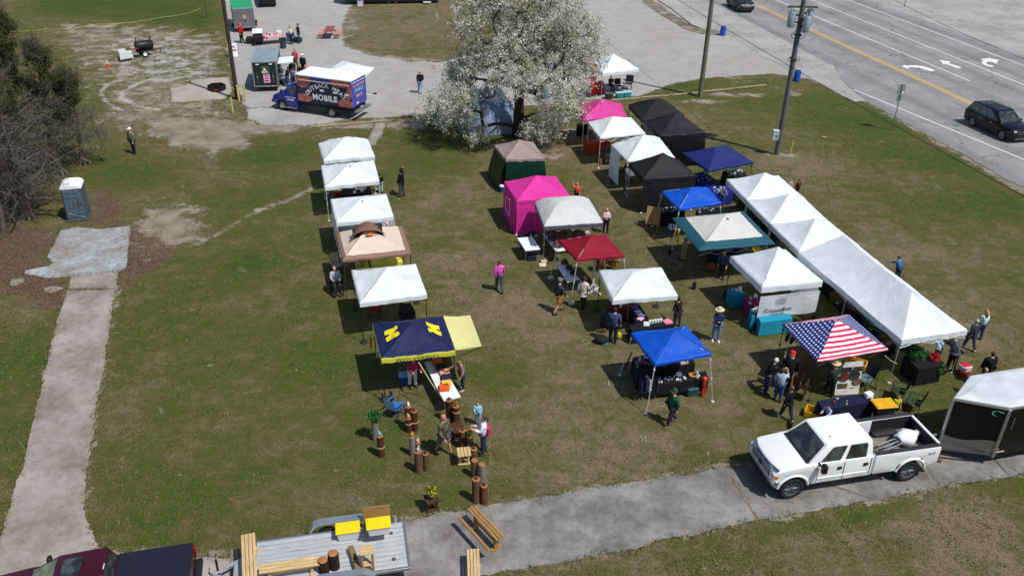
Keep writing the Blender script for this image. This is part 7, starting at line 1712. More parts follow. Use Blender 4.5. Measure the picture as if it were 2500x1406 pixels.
pine = wood('#d8bb8c', '#a98a5c', 1.0, .8, 0); brown = wood('#5b3b2a', '#2a1a12', 1.0, .85, 0); oak = wood('#a98552', '#7b5d36', 1.0, .8, 0)
def slats(o, L, W, z, n, m, axis='x', th=.045, name='slat'):
 for k in range(n):
  mb = MB(); c = -W/2+W*(k+.5)/n; s = W/n-.018
  mb.box((0, c, z) if axis == 'x' else (c, 0, z), (L, s, th) if axis == 'x' else (s, L, th), bev=.006); mb.build(name, m, o)
def stool(px, top_py, rz, m, label, L=.5, W=.5, n=4):
 p = G(*px); h = max(.35, min(.9, height_at(p.x, p.y, top_py)*.8)); o = thing('stool', label, 'stool', p, rz); slats(o, L, W, h, n, m, 'y')
 for sx in (-1, 1): mb = MB(); mb.tube([(sx*.15, 0, .04), (sx*.15, 0, h-.03)], .055, 8); mb.build('leg', m, o, smooth=50)
 mb = MB(); mb.box((0, 0, .035), (W*.9, .12, .06), bev=.01); mb.box((0, .18, .035), (W*.5, .08, .06)); mb.build('foot', m, o); return o, h
stool((1133, 1133), 1095, R(10), pine, 'pale new slatted wooden stool among the log posts'); stool((1118, 1070), 1035, R(20), brown, 'dark slatted wooden stool beside the person in camouflage', .6, .5)
o, h = stool((1056, 1245), 1208, R(25), brown, 'dark slatted stool in the grass carrying yellow flowers'); p = o.location
mb = MB(); mb.lathe([(0, 0), (.09, 0), (.12, .16), (0, .16)], 12); pt = put(mb, 'flower_pot', mat('#1f5a34', .5), 'green pot of yellow flowers on the dark slatted stool', 'flower pot', (p.x, p.y, h+.03)); flowers('flowers', (0, 0, .28), .17, .14, 140, ['#e0c21c', '#c9d048', '#3f7a30'], '', parent=pt)
def bench(c4, z, m, label, n=4, back=False, name='bench', legs=True, group=None, z0=0):
 q = [G(a, b, z) for a, b in c4]; c = sum(q, V3())/4; ax = (q[1]-q[0]); L = ax.length; W = ((q[3]-q[0]).length+(q[2]-q[1]).length)/2; rz = math.atan2(ax.y, ax.x); o = thing(name, label, 'bench', (c.x, c.y, z0), rz, group)
 h = z-z0; slats(o, L, W, h, n, m)
 if legs:
  for sx in (-1, 1):
   mb = MB(); mb.box((sx*(L/2-.28), 0, (h-.02)/2), (.09, W*.5, h-.02)); mb.box((sx*(L/2-.28), 0, .04), (.12, W*1.15, .08), bev=.01); mb.build('leg', m, o)
  mb = MB(); mb.box((0, 0, h*.45), (L-.6, .05, .10)); mb.build('stretcher', m, o)
 if back:
  for k in range(2): mb = MB(); mb.box((0, W/2+.10+.05*k, h+.10+.17*k), (L, .035, .14), rx=-.35, bev=.006); mb.build('backrest_slat', m, o)
  for sx in (-1, 1): mb = MB(); mb.tube([(sx*(L/2-.3), W/2-.05, h-.3), (sx*(L/2-.3), W/2+.22, h+.36)], .035, 4); mb.build('backrest_post', m, o)
 return o
o = bench([(1141, 1243), (1213, 1320), (1228, 1306), (1166, 1236)], .70, oak, 'brown wooden picnic bench standing on the drive near the log posts', 3)
q = [G(1130, 1236, .62), G(1200, 1322, .62)]; ax = q[1]-q[0]; mb = MB(); mb.box((0, -.47, .50), (ax.length*.98, .14, .04), rx=-.5, bev=.006); mb.build('side_board', oak, o)
bench([(1141, 1425), (1139, 1340), (1170, 1339), (1174, 1425)], .50, pine, 'pale new plank bench cut by the bottom edge of the picture', 4)
zd2 = zd+.45
bench([(592, 1420), (588, 1304), (622, 1300), (630, 1420)], zd2, pine, 'pale plank bench across the front of the flatbed trailer', 4, z0=zd, group='new benches on the flatbed')
bench([(632, 1377), (781, 1356), (784, 1379), (634, 1401)], zd+.42, pine, 'pale plank bench lying lengthwise along the flatbed trailer', 3, z0=zd, group='new benches on the flatbed')
tub = NT('clear_plastic'); clearp = tub.done(tub.bsdf((.55, .56, .58), .35, 0, None, .5)); yl = mat('#e6cf16', .4, 0, .04)
def tote(px, z, sz, label, body, lid, rz, group=None, name='storage_tote', lidoff=False):
 p = G(px[0], px[1], z); o = thing(name, label, 'storage box', p, rz, group); w_, d_, h_ = sz
 mb = MB(); mb.box((0, 0, h_/2), (w_, d_, h_), bev=.03); bo = mb.build('body', body, o); 
 for v in bo.data.vertices:
  if v.co.z < h_*.5: v.co.x *= .9; v.co.y *= .9
 mb = MB(); mb.box((0, 0, h_+.015), (w_+.06, d_+.06, .06), bev=.025); mb.box((0, 0, h_+.05), (w_-.08, d_-.08, .02), bev=.008); mb.build('lid', lid, o); return o
rzf = fb.rotation_euler.z
tote((851, 1308), zd, (.72, .44, .36), 'clear storage box with a yellow lid standing alone on the flatbed trailer', clearp, yl, rzf)
tote((925, 1296), zd, (.72, .44, .34), 'lower clear storage box with a yellow lid at the board on the flatbed', clearp, yl, rzf)
tote((925, 1296), zd+.40, (.72, .44, .34), 'upper clear storage box with a yellow lid, stacked on another on the flatbed', clearp, yl, rzf)
pb = G(922, 1285, zd); mb = MB(); mb.box((0, 0, .45), (.86, .03, .9), bev=.005); put(mb, 'plywood_board', oak, 'tan board standing behind the stacked yellow-lidded boxes', 'board', pb, rzf)
for px, tz, l in (((792, 1394), .50, 'shorter dark log of the strapped pair on the flatbed trailer'), ((817, 1384), .62, 'taller dark log of the strapped pair on the flatbed trailer')):
 p = G(px[0], px[1], zd); o = thing('log_post', l, 'log', p, 0); mb = MB(); mb.lathe([(0, 0), (.165, 0), (.17, tz-.06), (.155, tz-.01), (.13, tz), (0, tz+.01)], 14); mb.build('trunk', wood('#33231a', '#17100c', 1.5, .9, 2), o, smooth=50); mb = MB(); mb.lathe([(0, tz+.002), (.145, tz-.005), (.12, tz+.012), (0, tz+.02)], 14, cap=False); mb.build('cut_end', wood('#b57a4a', '#8a5533', 2), o)
for px, l in (((862, 1352), 'upper square timber offcut lying on the flatbed trailer'), ((872, 1383), 'lower square timber offcut lying across the trailer mudguard')):
 p = G(px[0], px[1], zd+.15); mb = MB(); mb.box((0, 0, 0), (.17, .62, .14), bev=.01); put(mb, 'timber_offcut', wood('#8d7a4e', '#5f5030', 1, .85, 1), l, 'timber', p+V3((0, 0, .02)), rzf+.22)
o = thing('plant_stand', 'two-tier slatted plant stand standing on the flatbed trailer', 'plant stand', G(899, 1386, zd), rzf); slats(o, .42, .40, .78, 4, pine); slats(o, .38, .34, .26, 3, pine)
for sx in (-1, 1):
 for sy in (-1, 1): mb = MB(); mb.box((sx*.16, sy*.14, .38), (.07, .07, .76), bev=.008); mb.build('leg', oak, o)
T = tableq([(1263, 581), (1300, 578), (1319, 608), (1283, 612)], 'bare white folding table left of the domed grey tent'); 
mb = MB(); mb.lathe([(0, 0), (.03, 0), (.035, .1), (.012, .14), (.03, .17), (.03, .22), (0, .24)], 10); put(mb, 'bottle', mat('#d8c2c4', .4), 'small pinkish bottle on the bare white folding table', 'bottle', on(T, .85, .08))
mb = pile(MB(), .5, .35, .28, 2); put(mb, 'duffel_bag', mat('#161a36', .8), 'dark navy bag on the grass in front of the white folding table', 'bag', G(1298, 634), .2, smooth=30)
sheet('cloth_mat', [(1316, 642), (1333, 642), (1333, 651), (1317, 651)], .012, mat('#cfc9ad', .9), 0, 1, .01, kind=None); tag(bpy.data.objects['cloth_mat'], 'small cream weight plate lying on the grass in front of the domed grey tent', 'plate')
T = tableq([(1322, 566), (1343, 563), (1383, 610), (1358, 614)], 'white table crowded with wreaths under the domed grey tent')
for k, (u, v, c, l) in enumerate(((.4, .12, ['#8a4a5c', '#c98a5a'], 'pink and orange dried wreath at the back of the wreath table'), (.5, .45, ['#6a5a74', '#a9828e'], 'mauve dried wreath in the middle of the wreath table'), (.5, .80, ['#d99a8a', '#8a6a84'], 'peach dried wreath at the front of the wreath table'))): flowers('wreath', on(T, u, v)+V3((0, 0, .16)), .30, .16, 240, c, l, m0='#3c3a32')
flowers('wreath', G(1413, 572, .9), .42, .2, 420, ['#9a5a66', '#b98a8c'], 'large dusty pink wreath at the right under the domed grey tent', m0='#4a3c38')
flowers('wreath', G(1372, 570, .9), .30, .2, 240, ['#7a4a62', '#c59a6a'], 'plum-coloured wreath in the shade under the domed grey tent', m0='#3a3430')
T = tableq([(1357, 643), (1377, 636), (1416, 681), (1385, 688)], 'white table with a garland under the dark red canopy')
for k in range(3): flowers('garland', on(T, .8, .15+.3*k)+V3((0, 0, .1)), .16, .12, 120, [['#7a3a5c', '#b98a3a'], ['#4a3a6a', '#c9a84a'], ['#8a6a8c', '#3a3050']][k], ('far', 'middle', 'near')[k]+' part of the dried flower garland on the white table under the dark red canopy', m0='#3c3a2c')
for k, (x_, y_) in enumerate(((1462, 640), (1480, 634), (1497, 640))): flowers('flower_bunch', G(x_, y_, .5), .28, .25, 230, [['#8a3a2c', '#c9903a'], ['#5a3a5c', '#b9622c'], ['#a9343c', '#c9b84a']][k], ('left', 'middle', 'right')[k]+' flower bunch hanging in the shade under the dark red canopy', m0='#33401f')
o = thing('display_post', 'white wooden display post with splayed feet under the dark red canopy', 'post', G(1447, 712), .2); mb = MB(); mb.box((0, 0, .95), (.10, .10, 1.8), bev=.01); mb.build('post', mat('#c9ccc6', .6), o)
for k in range(4): mb = MB(); a = k*math.pi/2+.6; mb.box((.26*math.cos(a), .26*math.sin(a), .05), (.5, .08, .09), rz=a, bev=.01); mb.build('foot', mat('#c9ccc6', .6), o); 
for k in range(4): mb = MB(); a = k*math.pi/2+.6; mb.tube([(.05*math.cos(a), .05*math.sin(a), .45), (.4*math.cos(a), .4*math.sin(a), .08)], .03, 4); mb.build('brace', mat('#c9ccc6', .6), o)
T = tableq([(1484, 741), (1524, 736), (1530, 752), (1490, 757)], 'dark red-clothed table with a grey top cloth under the near white tent', fabric('#5e0f20', 0, .5, .8)); scatter(T, 10, grey_c, 'small grey item on the dark red-clothed table', group='goods on the dark red table')
T = tableq([(1538, 748), (1562, 745), (1584, 778), (1552, 786)], 'black-clothed side table of purple shirts under the near white tent', black_cl)
for k, (c, u, v) in enumerate((('#4b3a7a', .4, .15), ('#a98ac4', .5, .45), ('#d8cfe6', .6, .72), ('#e3a9cf', .4, .9))): shirt(on(T, u, v), .3*k, c, ('deep purple', 'lilac', 'pale lavender', 'pink')[k]+' folded shirt on the side table under the near white tent', .3, .05)
T = tableq([(1536, 793), (1628, 777), (1646, 793), (1543, 807)], 'long black-clothed table with white mugs beyond the near blue tent', black_cl)
for k in range(5): mb = MB(); mb.lathe([(0, 0), (.055, 0), (.06, .15), (.05, .16), (0, .15)], 12); put(mb, 'mug', mat('#e3e6ea', .3), 'white mug in the row on the long black-clothed table', 'mug', on(T, .50+.07*k, .32), 0, 'white mugs in a row', 40)
mb = MB(); mb.box((0, 0, .12), (.26, .02, .2), rx=-.4); put(mb, 'price_card', pl_w, 'white card left of the mugs on the long black-clothed table', 'card', on(T, .38, .6)); shirt(on(T, .93, .5), .4, '#d97f9c', 'pink cloth at the right end of the table with white mugs', .38, .06)
mb = MB(); mb.box((0, 0, .38), (.4, .35, .75), bev=.08); put(mb, 'backpack', mat('#2a2438', .8, 0, .6, 6), 'dark purple patterned pack standing left of the person in the blue hoodie', 'bag', G(1476, 800), .3, smooth=30)
mb = MB(); mb.box((0, 0, .32), (.42, .12, .16), bev=.01, rz=.2); put(mb, 'cardboard_box', mat('#b98a5e', .8), 'tan cardboard box behind the person in the blue hoodie', 'box', G(1466, 822), -.2)
mb = MB(); mb.ball((0, 0, .18), (.34, .26, .18), 12, 7, .12); put(mb, 'duffel_bag', mat('#14161c', .8), 'black bag on the grass by the feet of the person in the blue hoodie', 'bag', G(1468, 836), 0, smooth=50)
mb = MB(); mb.box((0, 0, .12), (.22, .06, .24), bev=.01, rx=-.5); put(mb, 'blue_packet', mat('#2b7fa0', .5), 'small blue packet leaning on the black bag', 'packet', G(1477, 840), .3)
mb = MB(); mb.ball((0, 0, .16), (.15, .13, .17), 10, 6, .15); put(mb, 'carrier_bag', mat('#b9b32c', .5), 'yellow carrier bag beside the person in the blue hoodie', 'bag', G(1510, 826), 0, smooth=50)
T = tableq([(1545, 872), (1580, 866), (1606, 908), (1556, 918)], 'black-clothed side table of mixed goods under the near blue tent', black_cl); scatter(T, 20, ['#c9c9cc', '#6a6e7a', '#8a7a5a', '#9a3a5a'], 'small item on the side table under the near blue tent', group='goods on the near blue tent side table', s=.12)
T = tableq([(1588, 926), (1722, 905), (1730, 923), (1594, 942)], 'long black-clothed front table of trinkets under the near blue tent', black_cl, drop=.5)
scatter(T, 30, ['#e8e8ea', '#c9cdd6', '#1b1c22', '#9a9ea8'], 'small black or white trinket on the front table of the near blue tent', group='trinkets on the near blue tent front table', s=.11, u=(.1, .85))
mb = MB(); mb.ball((0, 0, .1), (.13, .12, .12), 10, 7, .05); put(mb, 'white_hat', mat('#e9ecf2', .8), 'white rounded cap on the front table of the near blue tent', 'cap', on(T, .50, .2), 0, smooth=60)
shirt(on(T, .75, .35), .3, '#c07a35', 'tan leather piece on the front table of the near blue tent', .34, .05)
T3 = tableq([(1596, 890), (1690, 872), (1697, 888), (1602, 902)], 'back table in the shade of the near blue tent', black_cl); scatter(T3, 16, ['#8a2a5a', '#c9c9cf', '#5a5e68', '#b9a98a'], 'small item on the back table of the near blue tent', group='goods on the near blue tent back table', s=.14)
o = thing('sign_post', 'short orange sign post lettered PRINTS at the right of the near blue tent', 'sign', G(1715, 966), .25); mb = MB(); mb.box((0, 0, .47), (.15, .15, .92), bev=.02); mb.build('post', mat('#e2431c', .5), o)
M_ = Matrix.Translation((0, -.078, .47)) @ Matrix.Rotation(R(90), 4, 'X') @ Matrix.Rotation(R(-90), 4, 'Z'); text_obj('lettering', 'PRINTS', .2, M_, mat('#3a0d08', .7), o, .006)
mb = MB(); mb.box((0, 0, .5), (.14, .03, 1.05), rx=.25, bev=.01); put(mb, 'wooden_oar', wood('#7b4a2a', '#4a2a18', 1, .7, 2), 'long brown wooden board leaning at the left leg of the near blue tent', 'board', G(1531, 905), .9)
o = thing('banner', 'narrow dark blue lettered banner hanging down the side table of the near blue tent', 'banner', G(1545, 915), .95); mb = MB(); mb.box((0, 0, .42), (.16, .02, .84), rx=.12); mb.build('cloth', mat('#1d2a7a', .6), o); text_obj('lettering', 'WELCOME', .12, Matrix.Translation((0, -.035, .42)) @ Matrix.Rotation(R(83), 4, 'X') @ Matrix.Rotation(R(90), 4, 'Z'), mat('#aab4d8', .7), o)
o = thing('clothes_rack', 'low rack of navy shirts at the front left leg of the near blue tent', 'clothes rack', G(1578, 975), .3); mb = MB(); mb.tube([(-.4, 0, 0), (-.4, 0, 1.1), (.4, 0, 1.1), (.4, 0, 0)], .014, 5); mb.build('frame', blackp, o)
for k in range(5): mb = MB(); mb.box((-.3+.15*k, 0, .78), (.05, .42, .6), rz=.1*k-.2, bev=.02); mb.build('shirt', mat(['#1c2140', '#23294e', '#c9cdd6', '#151a30', '#2a2f58'][k], .85), o)
mb = MB(); mb.box((0, 0, .2), (.52, .36, .4), bev=.03, top=1.06); put(mb, 'storage_bin', mat('#23484a', .5), 'dark teal bin beneath the front table of the near blue tent', 'bin', G(1688, 962), .25)
chalk = mat('#8d8868', .95, 0, .5, 12)
for px, s_, l in (((1505, 938), 'BO', 0), ((1571, 1072), 'II', 0), ((1430, 836), 'O', 0), ((1193, 459), 'X', 0)):
 c_ = G(*px); mb = MB(); add_text(mb, s_, .55, lambda a, b: V3((c_.x+a, c_.y+b*1.0, .012)), 0); o = mb.build('road_marking', chalk, None, fix=False); tag(o, kind='structure')
T = tableq([(1446, 200), (1472, 197), (1476, 208), (1449, 212)], 'red-clothed table under the far white tent', red_cl); scatter(T, 6, ['#d8c0b0', '#7a2a2a', '#2a2a30'], 'small item on the red-clothed table under the far white tent', group='goods on the far red table')
o = thing('feather_banner', 'wavy red feather banner at the left of the far white tent', 'banner', G(1440, 240), 0); mb = MB(); mb.tube([(0, 0, 0), (0, 0, 3.0)], .015, 5); mb.build('pole', grey_leg, o); patch('cloth', lambda u, v: V3((u*.42+.03*math.sin(v*9), .05*math.sin(v*14+u*3), .4+2.5*v-.15*u)), fabric('#c8261c', .1, .6, .7), o, Matrix.Identity(4), 5, 18)
for px, c, l in (((1512, 238), '#1f9a98', 'teal storage tote of the pair under the far white tent, left one'), ((1531, 236), '#23a09a', 'teal storage tote of the pair under the far white tent, right one'), ((1486, 240), '#33373f', 'dark grey storage tote under the far white tent')): tote(px, 0, (.62, .42, .38), l, mat(c, .5), mat('#9fc4cc' if c != '#33373f' else '#4a4e58', .5), .15)
T = tableq([(1408, 302), (1434, 298), (1437, 306), (1410, 310)], 'black-clothed table under the far pink canopy', black_cl)
T = tableq([(1430, 341), (1484, 334), (1488, 345), (1434, 353)], 'orange-red-clothed table under the white tent next to the far pink one', orr_cl); scatter(T, 16, ['#c9a9a9', '#7a5a5a', '#d8d0d0'], 'small item on the orange-red-clothed table', group='goods on the orange-red table', s=.12)
o = thing('shelf_rack', 'black three-tier shelf of goods by the white side wall', 'shelf', G(1482, 400), .25)
for k in range(3): mb = MB(); mb.box((0, 0, .15+.42*k), (.55, .4, .03)); mb.build('shelf', blackp, o); mb = MB(); [mb.box((-.2+.13*j, 0, .24+.42*k), (.1, .3, .14)) for j in range(4)]; mb.build('goods', mat('#3c4046', .6, 0, .6, 12), o)
for sx in (-1, 1):
 for sy in (-1, 1): mb = MB(); mb.tube([(sx*.26, sy*.19, 0), (sx*.26, sy*.19, 1.1)], .012, 4); mb.build('post', blackp, o)
for px, c, l in (((1464, 400), '#c8642a', 'orange weight at the front leg of the white tent beside the shelf'), ((1428, 355), '#b9642f', 'orange weight at the front leg of the far pink canopy'), ((1491, 424), '#1d6a4a', 'green weight at the foot of the white side wall'), ((1521, 468), '#1a5a42', 'green weight at the front leg of the white tent beside the black one')): mb = MB(); mb.box((0, 0, .16), (.16, .16, .32), bev=.03); put(mb, 'tent_weight', mat(c, .6), l, 'weight', G(*px)+V3((.08, 0, 0)), .2)
T = tableq([(1525, 412), (1560, 408), (1572, 425), (1536, 430)], 'white-topped table in the shade between white and black tents'); scatter(T, 8, grey_c, 'small grey item on the table between white and black tents', group='goods between white and black tents')
o = thing('easel_sign', 'plain tan plywood sign board on an easel beside the black-walled tent', 'sign', G(1592, 556), R(-14)); mb = MB(); mb.box((0, -.06, .78), (.78, .03, 1.02), rx=R(-16), bev=.005); mb.build('board', wood('#b08d5c', '#8a6a40', .6, .8, 2), o)
for sx in (-1, 1): mb = MB(); mb.tube([(sx*.3, -.28, 0), (sx*.3, .1, 1.3)], .02, 4); mb.build('leg', oak, o); mb = MB(); mb.tube([(sx*.26, .5, 0), (sx*.28, .1, 1.25)], .018, 4); mb.build('leg', oak, o)
T = tableq([(1612, 508), (1665, 500), (1672, 516), (1617, 524)], 'dark table of grey goods under the small blue tent', black_cl); scatter(T, 20, ['#6a7080', '#8a90a0', '#c9ccd4'], 'small grey-blue item on the table under the small blue tent', group='goods under the small blue tent', s=.13)
T = tableq([(1700, 512), (1745, 506), (1750, 517), (1704, 523)], 'second dark table under the small blue tent, right side', black_cl); scatter(T, 8, ['#8a90a0', '#c9ccd4'], 'small grey item on the right table under the small blue tent', group='goods right under the small blue tent')
for k, x_ in enumerate((1640, 1655)): mb = MB(); mb.box((0, 0, .14), (.36, .3, .28), bev=.02); put(mb, 'white_crate', mat('#d6d8dc', .6, 0, .3, 12), ('left', 'right')[k]+' white crate on the grass in front of the small blue tent', 'crate', G(x_, 560), .3)
mb = MB(); mb.box((0, 0, .75), (.12, .08, .8), bev=.02); put(mb, 'yellow_flag', mat('#d3cf3a', .6), 'bright yellow strip hanging at the far left leg of the teal-bordered gazebo', 'strip', G(1652, 606)+V3((0, 0, .0)), .2)
o = thing('sculpture', 'tall patterned figure standing under the left corner of the teal-bordered gazebo', 'sculpture', G(1668, 632)); mb = MB(); mb.lathe([(0, 0), (.18, 0), (.2, .1), (.10, .35), (.17, .7), (.09, .95), (.12, 1.15), (0, 1.3)], 10); mb.build('body', mat('#8d7a62', .7, 0, .9, 7), o, smooth=60); mb = MB(); mb.lathe([(0, 0), (.24, 0), (.22, .06), (0, .06)], 14); mb.build('base', blackp, o)
T = tableq([(1730, 598), (1815, 588), (1822, 606), (1736, 616)], 'dark table in the shade under the teal-bordered gazebo', navy_cl); scatter(T, 10, ['#a9a9b0', '#5a3a3a'], 'small item on the dark table under the teal-bordered gazebo', group='goods under the teal gazebo')
T = tableq([(1836, 604), (1852, 602), (1866, 616), (1846, 620)], 'bright yellow tray table at the right corner of the teal-bordered gazebo', fabric('#d8a81c', .03, .4, .7))
mb = MB(); mb.ball((0, 0, .25), (.22, .16, .25), 10, 7, .1); put(mb, 'shoulder_bag', mat('#8a4a30', .7), 'reddish brown bag on the grass under the teal-bordered gazebo', 'bag', G(1734, 662), 0, smooth=50)
for q, l in (([(1692, 425), (1722, 420), (1746, 452), (1708, 458)], 'royal blue-clothed table at the left under the navy tent'), ([(1728, 458), (1775, 452), (1790, 470), (1738, 478)], 'royal blue-clothed table beside the first long white canopy')): T = tableq(q, l, blue_cl); scatter(T, 14, ['#c9cdd6', '#aab2c0', '#8a9ab4'], 'small pale item on the '+l[:30].rstrip()+(' left' if '425' in str(q) else ' right'), group=l, s=.13)
T = tableq([(1765, 418), (1808, 412), (1826, 430), (1780, 436)], 'dark table of glassware at the right under the navy tent', black_cl); scatter(T, 18, ['#9aa4a8', '#c9cdd0', '#4a5058'], 'small grey item on the glassware table under the navy tent', group='glassware under the navy tent', s=.13)
for q, m_, l in (([(1776, 706), (1806, 702), (1822, 717), (1790, 722)], teal_cl, 'far teal-blue-clothed table under the bright white tent'), ([(1818, 726), (1845, 722), (1860, 742), (1828, 747)], mag_cl, 'magenta-clothed table under the bright white tent'), ([(1830, 754), (1850, 750), (1862, 768), (1836, 773)], teal_cl, 'near left teal-blue-clothed table under the bright white tent')):
 T = tableq(q, l, m_); scatter(T, 9, ['#dfe3ea', '#c9cfd8', '#e8c9d8'], 'small pale framed item on the '+l.replace('-clothed', '').split(' under')[0], group='goods on the '+l.split('-clothed')[0]+' table', s=.15)
tableq([(1850, 770), (1925, 762), (1935, 778), (1858, 788)], 'teal-blue-clothed table behind the printed banner', fabric('#1f8fae', .03, .5, .8))
wall(dict(rim=rim, c=c if False else sum(rim, V3())/4, z=2.2, o=oE, M0=M0), 3, W_(15, .6), .86, .99, z0=.5, bulge=.02)
for k, (x_, y_, r_) in enumerate(((1790, 488, .5), (1812, 512, .5), (1838, 545, .5), (1862, 572, .45), (1885, 592, .45))): flowers('shrub', G(x_, y_)+V3((0, 0, .45)), r_, .42, 420, ['#2f4a24', '#1c3216', '#455a34'], ('first', 'second', 'third', 'fourth', 'fifth')[k]+' dark potted shrub from the far end under the long white canopies', 'shrub', 'dark shrubs under the long white canopies', m0='#16280f')
tableq([(1990, 660), (2010, 655), (2190, 830), (2165, 838)], 'very long black-clothed plant table inside the ridged white canopy', black_cl)
for k, (x_, y_, c, l) in enumerate(((2047, 728, ['#c8323c', '#d86a5a', '#5c8a3a'], 'hanging basket of red flowers under the ridged canopy'), (2087, 745, ['#a94a8a', '#c97ab4', '#7a3a5a'], 'hanging basket of purple-pink flowers under the ridged canopy'), (2130, 790, ['#2f6a2c', '#4a8a3c', '#3c5a30'], 'large all-green hanging basket under the ridged canopy'), (2172, 828, ['#b98a7a', '#c96a4a', '#5a6a3a'], 'hanging basket of peach flowers at the front left of the ridged canopy'))):
 p = G(x_, y_, 1.35); o = thing('flower_basket', l, 'flower basket', p); flowers('flowers', (0, 0, .05), .36, .26, 420, c, '', parent=o, m0='#2f5a26'); mb = MB(); mb.lathe([(0, -.26), (.10, -.26), (.16, -.12), (0, -.12)], 14); mb.build('pot', mat('#d8dad8', .5), o, smooth=40); mb = MB(); [mb.tube([(.15*math.cos(a), .15*math.sin(a), -.12), (0, 0, .62)], .006, 3) for a in (0, 2.1, 4.2)]; mb.build('hanger', blackp, o)
tableq([(2208, 868), (2262, 862), (2300, 892), (2244, 902)], 'black-clothed plant table at the open end of the ridged canopy', black_cl, z=.85)
for k, (x_, y_, z_, r_, c, l) in enumerate(((2238, 862, 1.05, .42, ['#3a7a3a', '#4f9448', '#2c5a2a'], 'broad-leaved green potted plant on the end plant table'), (2214, 846, 1.0, .36, ['#2c5a2a', '#3f7038'], 'dark green potted plant behind the broad-leaved one'), (2283, 872, 1.0, .22, ['#d0242c', '#e0464a'], 'pot of bright red flowers on the end plant table'), (2296, 900, .6, .22, ['#8a8a3a', '#4a6a34'], 'trailing yellow-green plant at the right of the end plant table'))): flowers('potted_plant', G(x_, y_, z_), r_, r_*.75, int(1500*r_*.6), c, l, 'potted plant', m0='#1f4a22' if k != 2 else '#7a1c1c')
for px, s_, l in (((2262, 922), (.62, .5, .8), 'tall black draped block at the near end of the plant table'), ((2290, 908), (.5, .5, .45), 'lower black draped block beside the taller one')): mb = MB(); mb.box((0, 0, s_[2]/2), s_, bev=.05, top=.92); put(mb, 'draped_block', black_cl, l, 'draped block', G(*px), .2, smooth=30)
for k, (x_, y_, w_, h_, c, l) in enumerate(((1935, 962, .62, .95, '#8a6a3e', 'large tan wooden sign leaning nearest the puffer coat'), (1958, 952, .58, 1.05, '#6a2e20', 'red-brown wooden sign in the middle of the leaning signs'), (1948, 930, .6, 1.3, '#a07a48', 'light tan wooden sign behind the red-brown one'), (1978, 905, .75, 1.5, '#7b5024', 'tall orange-brown wooden sign hung at the left side of the flag-patterned tent'), (1968, 975, .55, .8, '#4f3322', 'dark slatted wooden sign leaning at the front of the rack'))):
 o = thing('wooden_sign', l, 'sign', G(x_, y_), R(58)); mb = MB(); n = 6
 for j in range(n): mb.box((0, .10+.0, .08+h_*(j+.5)/n), (w_, .03, h_/n*.86), rx=R(-12)*0)
 mb.build('board', wood(c, None, 1, .8, 0), o); mb = MB(); [mb.box((-w_*.3+w_*.12*j, .082, .1+h_*(.3+.22*i)), (w_*.07, .008, .05)) for j in range(6) for i in range(3) if (i+j+k) % 4]; mb.build('lettering', mat('#d9cdb0' if k % 2 else '#2a1c12', .8), o); mb = MB(); mb.tube([(0, .12, h_), (0, .55, 0)], .018, 4); mb.build('strut', oak, o)
o = thing('wooden_sign', 'dark lettered wooden sign held behind the white-haired person', 'sign', G(1905, 925), R(60)); mb = MB(); mb.box((0, 0, .95), (.65, .03, 1.1)); mb.build('board', mat('#3a3530', .8), o); mb = MB(); [mb.box((0, -.02, .55+.11*j), (.5, .006, .04)) for j in range(8)]; mb.build('lettering', mat('#b9b4a6', .8), o)
for px, l in (((1913, 872), 'round brown wooden disc hanging behind the red cap'), ((1924, 878), 'second round wooden disc, partly behind the first')): mb = MB(); mb.lathe([(0, -.02), (.26, -.02), (.26, .02), (0, .02)], 24, axis='Y'); put(mb, 'round_sign', wood('#6d4c34', '#3f2b1d', 1, .8, 0), l, 'sign', G(*px)+V3((0, 0, 1.1)), R(50))
o = thing('display_board', 'white display board with round and square painted signs at the flag-patterned tent', 'display board', G(2062, 962), R(8)); mb = MB(); mb.box((0, 0, .80), (1.05, .04, 1.5), rx=R(-8), bev=.005); mb.build('board', mat('#d8d9d6', .6), o)
for x_, z_, r_, c in ((-.2, .95, .2, '#6e2f20'), (.22, 1.0, .2, '#39403a'), (.36, .66, .19, '#8a6a55')): mb = MB(); mb.lathe([(0, -.02), (r_, -.02), (r_, .02), (0, .02)], 20, (x_, -.07-.0+(z_-.8)*.14*.0, z_), 'Y'); mb.build('round_sign', mat(c, .7, 0, .5, 7), o)
for x_, z_, w_, h_, c in ((-.25, .48, .42, .26, '#6f6a40'), (-.22, .2, .48, .2, '#b9502a'), (.2, .25, .28, .3, '#caa45a'), (-.25, 1.3, .5, .22, '#2a2a2c'), (.25, 1.3, .4, .22, '#3a3c3a')): mb = MB(); mb.box((x_, -.07-(z_-.8)*-.14*0, z_), (w_, .03, h_)); mb.build('painted_sign', mat(c, .7, 0, .6, 9), o)
T = tableq([(1996, 978), (2128, 958), (2140, 980), (2012, 1002)], 'black-clothed table with navy drape in front of the flag-patterned tent', navy_cl); scatter(T, 5, ['#d8b422', '#8a3a2a', '#9a9ea6'], 'small item on the navy-draped table', group='goods on the navy-draped table', u=(.2, .6))
for k in range(2): mb = MB(); mb.box((0, 0, .05), (.34, .24, .09), bev=.02); put(mb, 'food_container', mat('#e3e6ea', .5), ('lower', 'upper')[k]+' white food container on the right end of the navy-draped table', 'container', on(T, .90, .35)+V3((0, 0, .095*k)), .3+.1*k)
tote((2150, 1012), 0, (.74, .5, .34), 'lower black storage tote with yellow rim by the child in the yellow-green vest', mat('#17171a', .6), yl, .15)
tote((2152, 1008), .40, (.82, .56, .46), 'upper black storage tote with a big yellow lid beside the navy-draped table', mat('#17171a', .6), mat('#e2ac14', .4), .15)
